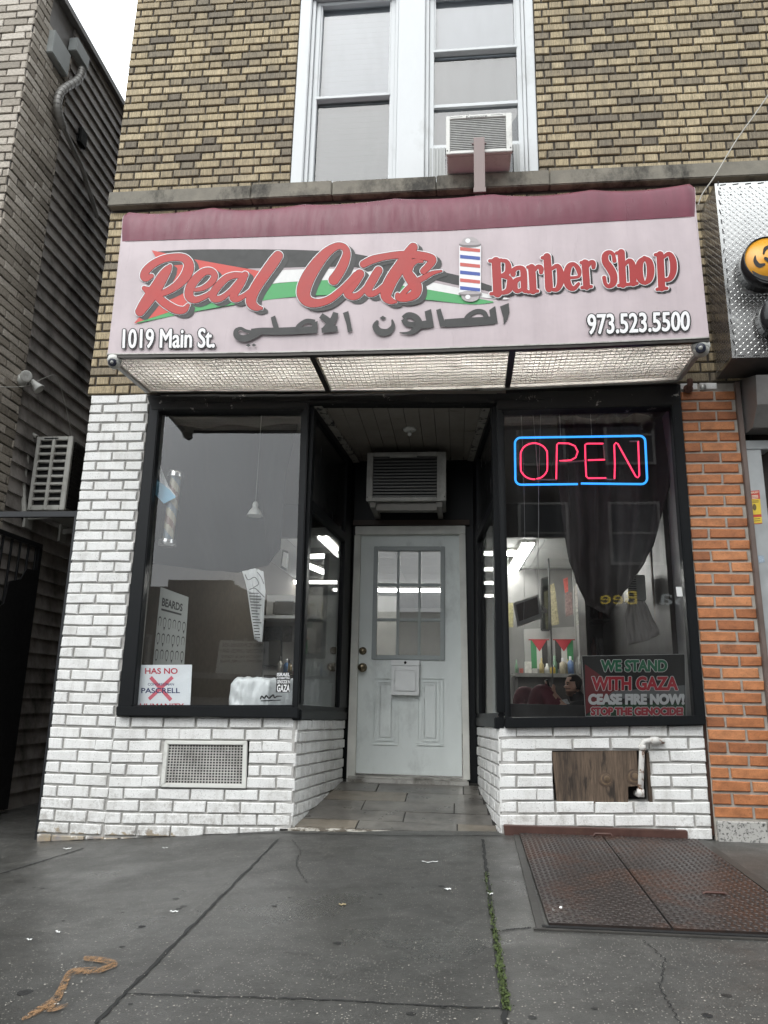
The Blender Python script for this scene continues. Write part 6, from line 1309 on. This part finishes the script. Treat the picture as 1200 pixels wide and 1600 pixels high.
for k in range(10): z = lerp(q[3].z, q[0].z, (k+.8)/11); mb.box((q[0].x+.004, .992, z), (lerp(q[0].x, q[1].x, .46), .999, z+.006))
mb.build('louvres', DARKG, HF)
LM = thing('leaning_mirror', fy(1040, 990, .8), 'wood-framed mirror leaning at the right end of the window', 'mirror'); mq = [(1016, 835), (1046, 800), (1058, 980), (1030, 990)]; dpt = [.98, .62, .62, .98]
mq3 = [fy(*p, d) for p, d in zip(mq, dpt)]; nn = (mq3[1]-mq3[0]).cross(mq3[3]-mq3[0]).normalized(); nn = nn if nn.dot(CAMP-mq3[0]) > 0 else -nn
mb = MB(); mb.quadslab(mq3, -nn, .006); mb.build('mirror_glass', M('aged_mirror', (.42, .48, .47), .04, 1.0, .05, 5), LM); mb = MB()
for a, b in zip(mq3, mq3[1:]+mq3[:1]): mb.bar(a+nn*.006, b+nn*.006, .022, .022, nn)
mb.build('mirror_frame', M('mirror_wood', (.12, .08, .05), .5), LM)
# ------------------------------------------------------------------ the person lounging behind the right window

# dark shelving added to keep the right of the shop dark, with clutter
WD = thing('wardrobe', (3.5, 2.6, .3), 'dark open wardrobe filling the right side of the shop', 'wardrobe'); wa, wb_ = fy(912, 900, 2.6).x, 3.89
mb = MB(); mb.box((wa, 2.98, .3), (wb_, 3.02, 2.48)); mb.box((wa, 2.6, .3), (wa+.03, 2.979, 2.48)); mb.box((wa+.031, 2.6, 2.40), (wb_, 2.979, 2.44)); mb.build('carcass', M('wardrobe_black_brown', (.022, .019, .017), .5, 0, .3, 5), WD)
for z in (.95, 1.28, 1.62, 1.98): mb = MB(); mb.box((wa+.031, 2.62, z), (wb_, 2.978, z+.025)); mb.build('shelf', MATS['wardrobe_black_brown'], WD)
random.seed(11)
def clutter(x0, x1, y, z, n, label, cat, grp, hmax=.2, cols=None):
    x = x0
    for i in range(n):
        r = random.uniform(.018, .04); h = random.uniform(.07, hmax); x += r+random.uniform(.004, .03)
        if x+r > x1: break
        col = random.choice(cols or [(.5, .5, .47), (.12, .20, .34), (.36, .10, .08), (.10, .10, .10), (.40, .33, .16), (.14, .24, .16), (.55, .54, .50)])
        m = M('clutter_%d' % (int(sum(col)*1000)), col, .35, 0, .3, 25); mb = MB()
        if random.random() < .55: mb.lathe((x, y, z), (0, 0, 1), [(0, .001), (0, r), (h*.6, r), (h*.74, r*.45), (h, r*.42), (h+.001, .001)], 12)
        else: mb.box((x-r, y-r, z), (x+r, y+r, z+h*.8))
        tag(mb.build('bottle' if cat == 'bottle' else 'box', m), label, cat, grp); x += r
for z, lab in ((.976, 'small dark goods on the lowest wardrobe shelf'), (1.306, 'small goods on the second wardrobe shelf'), (1.646, 'small goods on the third wardrobe shelf'), (2.006, 'small goods on the top wardrobe shelf')):
    clutter(wa+.05, 3.85, 2.76, z, 9, lab, 'box', lab.replace('small ', '').replace('dark ', ''), .24, [(.10, .10, .10), (.22, .21, .19), (.05, .07, .10), (.16, .06, .05), (.28, .27, .25), (.16, .14, .07)])
clutter(.55, 1.72, 3.80, cz, 16, 'small bottle in the crowded back row of the left counter', 'bottle', 'back row of bottles on the left counter', .24)
clutter(.75, 1.72, 4.05, a.z+.037 if False else fy(412, 968, 4.0).z+.036, 9, 'small box in the row along the white shelf', 'box', 'boxes on the white shelf', .16, [(.5, .5, .47), (.3, .28, .24), (.36, .10, .08), (.6, .6, .56)])
clutter(3.12, 3.84, 4.66, fy(850, 1052, 4.3).z, 12, 'small bottle in the back row of the rear counter', 'bottle', 'back row of bottles on the rear counter', .22)
mb = MB(); mb.box((3.865, .60, .31), (3.898, 3.2, 2.48)); mb.build('dark_side_panel', MATS['wardrobe_black_brown'], B)  # panel added over the grey side wall to darken it
# station mirrors, dark posts, hanging wires
for i, (q, Y, lab) in enumerate((([(405, 985), (440, 984), (440, 1040), (405, 1040)], 4.27, 'low dark mirror on the station wall in the left window'), ([(846, 905), (858, 902), (858, 985), (846, 985)], 4.7, 'narrow dark mirror beside the television'))):
    t = thing('station_mirror', fy(*q[3], Y), lab, 'mirror'); mb = MB(); Q = [fy(*p, Y) for p in q]; mb.quadslab(Q, (0, 1, 0), .01); mb.build('mirror_pane', M('dim_mirror', (.30, .32, .32), .06, 1.0, .05, 4), t); mb = MB()
    for p, r in zip(Q, Q[1:]+Q[:1]): mb.bar(p+V((0, -.006, 0)), r+V((0, -.006, 0)), .02, .02, (0, 1, 0))
    mb.build('mirror_surround', DARKG, t)
for px, lab in ((858, 'thin black post between the mirrors at the pennants'), (896, 'pale slim post right of the wall pictures')):
    mb = MB(); p = fy(px, 900, 4.1); mb.box((p.x-.008, 4.09, .31), (p.x+.008, 4.11, 2.488)); tag(mb.build('slim_post', DARKG if px < 870 else GREYM), lab, 'post')
mb = MB()
for px, y0, y1, sw in ((814, 640, 990, 6), (832, 640, 900, 10), (845, 640, 980, -4)): mb.tube([V(p) for p in spline([tuple(fy(px+sw*math.sin(t*2.5), lerp(y0, y1, t), .16)) for t in (0, .25, .5, .75, 1)], 5)], .0013, 5)
tag(mb.build('hanging_wire', flat('grey_wire', (.35, .35, .34))), 'loose grey wires dangling inside the right window', 'wire')
hb = thing('price_strip', fy(470, 985, 3.9), 'long red and white price strip hanging beside the return window', 'price strip'); mb = MB(); mb.quadslab([fy(*p, 3.9) for p in ((467, 930), (473, 930), (472, 985), (466, 985))], (0, 1, 0), .004); mb.build('strip', M('red_white_strip', (.40, .16, .14), .5, 0, .7, 60), hb)
def person():
    Y = 1.75; P = lambda x, y, Y_=Y: fy(x, y, Y_)
    V_ = []; E_ = []; Rr = []; Zn = []
    def ch(pts, parent=None):
        last = parent
        for p, r, z in pts:
            V_.append(V(p)); Rr.append(r); Zn.append(z); i = len(V_)-1
            if last is not None: E_.append((last, i))
            last = i
        return last
    hip = P(900, 1150)
    ch([(hip, .15, 1)]); 
    ch([(P(906, 1132), .145, 2), (P(908, 1112), .15, 2), (P(906, 1098), .12, 2), (P(902, 1091), .062, 3), (P(897, 1083), .060, 3), (P(896, 1078), .050, 3)], 0)
    chest = 2
    # arms: near arm holds a phone, hand raised left of the chin
    e1 = ch([(P(900, 1104, Y-.12), .062, 2), (P(888, 1112, Y-.16), .05, 2), (P(876, 1103, Y-.16), .040, 3), (P(868, 1092, Y-.14), .034, 3), (P(862, 1084, Y-.13), .028, 3), (P(859, 1079, Y-.13), .030, 3)], chest)
    e2 = ch([(P(905, 1104, Y+.14), .062, 2), (P(886, 1114, Y+.12), .05, 2), (P(872, 1100, Y+.06), .038, 3), (P(864, 1087, Y+.0), .030, 3), (P(861, 1081, Y-.02), .028, 3)], chest)
    # legs with the knees drawn up
    ch([(P(884, 1136, Y-.1), .12, 1), (P(862, 1104, Y-.12), .105, 1), (P(848, 1080, Y-.12), .088, 1), (P(840, 1082, Y-.12), .082, 1), (P(836, 1110, Y-.12), .072, 1), (P(832, 1145, Y-.12), .06, 1)], 0)
    ch([(P(880, 1138, Y+.12), .12, 1), (P(846, 1108, Y+.12), .105, 1), (P(822, 1084, Y+.12), .09, 1), (P(813, 1084, Y+.12), .085, 1), (P(814, 1112, Y+.12), .075, 1), (P(816, 1148, Y+.12), .06, 1)], 0)
    # fingers
    for tip in (e1, e2):
        b0 = V_[tip]
        for k in range(4): ch([(b0+V((-.018-.004*k, .012*k-.02, .025-.006*k)), .0095, 3), (b0+V((-.030-.004*k, .012*k-.016, .052-.012*k)), .0085, 3), (b0+V((-.026, .012*k-.010, .074-.018*k)), .008, 3)], tip)
        ch([(b0+V((.022, -.02, .02)), .010, 3), (b0+V((.028, -.022, .05)), .008, 3)], tip)
    me = bpy.data.meshes.new('person'); me.from_pydata(V_, E_, []); ob = bpy.data.objects.new('person', me); COL.objects.link(ob)
    md = ob.modifiers.new('skin', 'SKIN'); 
    for sv, r in zip(me.skin_vertices[0].data, Rr): sv.radius = (r, r)
    me.skin_vertices[0].data[0].use_root = True
    ss = ob.modifiers.new('sub', 'SUBSURF'); ss.levels = 2; ss.render_levels = 2
    dg = bpy.context.evaluated_depsgraph_get(); dg.update(); m2 = bpy.data.meshes.new_from_object(ob.evaluated_get(dg)); bpy.data.objects.remove(ob)
    cols = [None, M('maroon_trousers', (.14, .035, .048), .8, 0, .2, 12), M('black_tee', (.012, .012, .013), .8), M('skin', (.52, .32, .235), .5, 0, .06, 20), M('short_dark_hair', (.02, .015, .012), .7), M('trimmed_beard', (.10, .06, .045), .7)]
    for c_ in cols[1:]: m2.materials.append(c_)
    for p in m2.polygons:
        best = min(range(len(V_)), key=lambda i: (V_[i]-p.center).length-Rr[i]*.8); p.material_index = Zn[best]-1; p.use_smooth = True
    # the head: lofted profile (photo row, front, back, half width, nose) joined into the same body mesh
    LV = [(1053.5, 893, 899, .022, 0), (1055, 888.5, 903, .046, 0), (1058, 886, 906.5, .062, 0), (1062, 884.6, 908.5, .071, 0), (1065, 883.9, 909, .076, .2), (1067, 883.6, 909, .077, .5), (1069, 885.0, 908.8, .077, .8), (1071, 884.8, 908, .076, 2.0), (1073.3, 884.5, 907.3, .074, 3.8), (1074.6, 884.4, 906.6, .072, 2.4), (1075.6, 884.6, 906, .071, .5), (1077.2, 884, 905, .068, 1.0), (1078.6, 884.5, 904, .065, .1), (1080, 884.1, 903.4, .062, .9), (1082, 884.8, 902, .058, .2), (1084.5, 884.5, 901, .052, .5), (1087, 887, 900, .046, 0), (1090, 892, 900, .046, 0), (1094, 896, 903, .05, 0)]
    bm = bmesh.new(); bm.from_mesh(m2); rings = []; sg = 28
    for (yy, xf, xb, hw, ns) in LV:
        f, k_ = P(xf, yy), P(xb, yy); cx = (f.x+k_.x)/2; rx = (k_.x-f.x)/2; ring = []
        for j in range(sg):
            t = 2*math.pi*j/sg; cs, sn = math.cos(t), math.sin(t); px_ = 1-abs(cs)**1; 
            x = cx-rx*math.copysign(abs(cs)**.85, cs); y = Y+hw*math.copysign(abs(sn)**.9, sn); dlt = min(t, 2*math.pi-t)
            if ns and dlt < .5: x -= ns/184*max(0, 1-dlt/.42)
            if 1066.5 < yy < 1070 and .28 < dlt < .75: x += .007
            ring.append(bm.verts.new((x, y, f.z)))
        rings.append(ring)
    for i in range(len(rings)-1):
        for j in range(sg):
            fc = bm.faces.new((rings[i][j], rings[i][(j+1) % sg], rings[i+1][(j+1) % sg], rings[i+1][j])); fc.smooth = True
            yy = (LV[i][0]+LV[i+1][0])/2; u = (fc.calc_center_median().x-P(LV[i][1], yy).x)*184
            back = u > 13+ (4 if yy > 1074 else 0)
            fc.material_index = 3 if (yy < 1060 or (yy < 1064 and u > 4) or (u > 12 and yy < 1077) or (u > 18 and yy < 1083)) else (4 if (yy > 1080.5 and u < 14 and yy < 1089) or (1075.2 < yy < 1077 and u < 4) else 2)
    bm.faces.new(rings[0]).material_index = 3
    bmesh.ops.recalc_face_normals(bm, faces=bm.faces); bm.to_mesh(m2); bm.free()
    c0 = V((hip.x, hip.y, .30)); m2.transform(Matrix.Translation(-c0)); o = bpy.data.objects.new('person', m2); COL.objects.link(o); o.location = c0; ORG[o.name] = c0
    tag(o, 'person in black tee and maroon trousers lounging with knees up behind the right window', 'person')
    mb = MB(); mb.ball(P(897.5, 1073, Y-.078), .021, 0, .62, .35, 1.15, 12); mb.build('ear', cols[3], o)
    for sy in (-1, 1):
        mb = MB(); mb.ball(P(886.6, 1069.3, Y+sy*.036), .0085, 0, .8, 1.1, .55, 10); mb.build('eye', DARK, o)
        mb = MB(); mb.bar(P(885.2, 1066.6, Y+sy*.018), P(888.2, 1066.4, Y+sy*.062), .006, .007); mb.build('eyebrow', cols[4], o)
    mb = MB(); mb.quad([P(x, y, Y-.155) for x, y in ((876, 1094), (886, 1092), (890, 1100), (884, 1106), (876, 1101))]); mb.build('shirt_print', M('white_shirt_print', (.55, .55, .53), .7, 0, .5, 60), o)
    mb = MB(); c = P(858, 1076, Y-.09); mb.obox(c, (.006, 0, .002), (0, .038, 0), (-.02, 0, .072)); tag(mb.build('phone', flat('phone_black', (.012, .012, .014), .2), None, .004), 'black phone held up by the lounging person', 'phone')
    # the couch
    s = thing('lounge_couch', (hip.x-.1, Y, .30), 'dark lounge couch under the person by the right window', 'couch'); seat = P(880, 1158); mb = MB(); mb.box((P(800, 1140).x, Y-.38, .30), (P(925, 1140).x, Y+.4, seat.z+.0)); mb.build('seat', MATS['dark_vinyl_bench'], s, .03); a, b = P(922, 1120), P(948, 1120); mb = MB(); mb.box((a.x, Y-.38, .30), (b.x, Y+.4, P(930, 1085).z)); mb.build('backrest', MATS['dark_vinyl_bench'], s, .04)
person()
# ------------------------------------------------------------------ across the street: what the panes reflect
def far(name, label, cat, x0, x1, y0, y1, z1, col, win=None):
    t = thing(name, ((x0+x1)/2, (y0+y1)/2, -.1), label, cat)
    mb = MB(); mb.box((x0, y0, -.13), (x1, y1, z1)); mb.box((x0-.15, y1-.1, z1-.35), (x1+.15, y1+.15, z1)); mb.build('wall', M('far_'+name+str(len(MATS)), col, .8, 0, .2, 2), t)
    if win:
        fr = MB(); gl = MB(); zz = win[1]
        while zz+win[3] < z1-.5:
            xx = x0+.8
            while xx+win[2] < x1: 
                gl.box((xx, y1+.02, zz), (xx+win[2], y1+.03, zz+win[3]))
                for a, b, c, d in ((xx-.08, xx, zz-.08, zz+win[3]+.08), (xx+win[2], xx+win[2]+.08, zz-.08, zz+win[3]+.08), (xx, xx+win[2], zz-.08, zz), (xx, xx+win[2], zz+win[3], zz+win[3]+.08), (xx, xx+win[2], zz+win[3]/2-.03, zz+win[3]/2+.03)): fr.box((a, y1, c), (b, y1+.06, d))
                xx += win[0]
            zz += win[3]+1.3
        f = fr.build('window', M('far_trim', (.30, .29, .27), .6), t); gl.build('window_pane', M('far_pane', (.02, .022, .025), .08), f)
    return t
far('brick_house', 'low dark red-brown brick house across the street reflected in the left window', 'building', -30, -6.3, -26, -17, 4.0, (.034, .021, .019), (2.4, 1.0, .9, 1.5))
far('brick_house', 'narrow raised brick block across the street reflected in the left window', 'building', -6.2, -4.5, -26, -17.3, 4.25, (.034, .02, .018))
far('low_garage', 'low pale garage across the street reflected in the left window', 'building', -4.45, 3.4, -27, -18, 3.7, (.085, .082, .078))
far('tall_block', 'tall dark apartment block across the street reflected in the right window', 'building', 3.5, 30, -30, -17, 15, (.028, .022, .020), (2.6, 4.8, 1.3, 1.7))
sg = MB(); write(sg, 'Bee', [V((x, -16.83, z)) for x, z in ((7.45, 3.95), (6.45, 3.95), (6.45, 3.57), (7.45, 3.57))], 0, .0, .01); write(sg, 'sa', [V((x, -16.83, z)) for x, z in ((8.75, 3.87), (8.05, 3.87), (8.05, 3.57), (8.75, 3.57))], 1, .0, .01)
sgt = tag(sg.build('shop_name_sign', [emit('lit_yellow_sign', (.75, .55, .05), 1.2), emit('lit_pale_sign', (.55, .6, .6), .8)]), 'yellow and pale shop lettering across the street mirrored in the right window', 'sign')  # letters given their own emission so the reflection shows up
PK = thing('parking_sign', (.0, -10, -.1), 'grey private parking sign across the street mirrored in the left window', 'sign')
def refl(px, py, Y, g=.05):                          # place across the street that the pane mirrors at this photo point
    p = fy(px, py, g); d = p-CAMP; t = (p.y-Y)/d.y; return V((p.x+d.x*t, Y, p.z+d.z*t))
PYY = -10.0
pkq = [refl(*p, PYY) for p in ((344, 1000), (420, 1003), (418, 1056), (336, 1056))]
mb = MB(); mb.quadslab(pkq, (0, -1, 0), .03); mb.build('board', M('parking_board', (.70, .70, .68), .5, 0, .08, 4), PK)
mb = MB()
for body, y0, y1, xa, xb in (('PRIVATE PARKING FOR', 1005, 1011, 347, 411), ("DOCTORS' OFFICES ONLY", 1014, 1020, 343, 414), ('VIOLATORS WILL BE TICKETED', 1024, 1028, 346, 408), ('AND TOWED AT OWNERS EXPENSE', 1031, 1035, 344, 410)):
    q = [refl(*p, PYY)+V((0, .012, 0)) for p in ((xb, y0), (xa, y0), (xa, y1), (xb, y1))]
    v0, f0 = glyphs(body, .02); xs0 = min(v.x for v in v0); xs1 = max(v.x for v in v0); ya = min(v.y for v in v0); yb2 = max(v.y for v in v0)
    mb.add([lerp(lerp(q[0], q[1], (v.x-xs0)/(xs1-xs0)), lerp(q[3], q[2], (v.x-xs0)/(xs1-xs0)), (yb2-v.y)/(yb2-ya)) for v in v0], f0)
mb.build('lettering', INK, PK)
cx_ = (pkq[0].x+pkq[1].x)/2; mb = MB(); mb.box((cx_-.03, PYY-.1, -.13), (cx_+.03, PYY-.035, pkq[0].z+.05)); mb.build('post', GREYM, PK)

# a parked car and a pole with wires across the street, seen mirrored in the glass
CR = thing('parked_car', (-1.2, -8.6, -.12), 'pale grey parked car across the street mirrored low in the left window', 'car')
def prof_car(y0, y1, P, mat, name, parent): mb = MB(); mb.prism([V((x, y0, z)) for x, z in P], (0, 1, 0), y1-y0); return mb.build(name, mat, parent, .03)
CRP = M('silver_car_paint', (.38, .39, .40), .25, .3, .04, 4)
prof_car(-9.4, -7.7, [(-3.5, .12), (1.0, .12), (1.05, .45), (.95, .62), (-.2, .78), (-2.9, .80), (-3.5, .70), (-3.55, .4)], CRP, 'car_body', CR)
prof_car(-9.25, -7.85, [(-.25, .76), (-.95, 1.22), (-2.1, 1.25), (-2.95, .79)], CRP, 'car_cabin', CR)
prof_car(-9.27, -7.83, [(-.45, .80), (-1.02, 1.16), (-2.05, 1.18), (-2.7, .82)], M('car_window_black', (.01, .012, .014), .08), 'car_window', CR)
for x in (-2.75, .15):
    mb = MB(); mb.lathe((x, -7.9, .20), (0, 1, 0), [(0, .001), (0, .30), (.2, .32), (.21, .2), (.19, .001)], 24); wh = mb.build('wheel', flat('tyre_black', (.015, .015, .015)), CR); mb = MB(); mb.lathe((x, -7.69, .20), (0, 1, 0), [(0, .2), (.02, .18), (.01, .001)], 20); mb.build('rim', GREYM, wh)
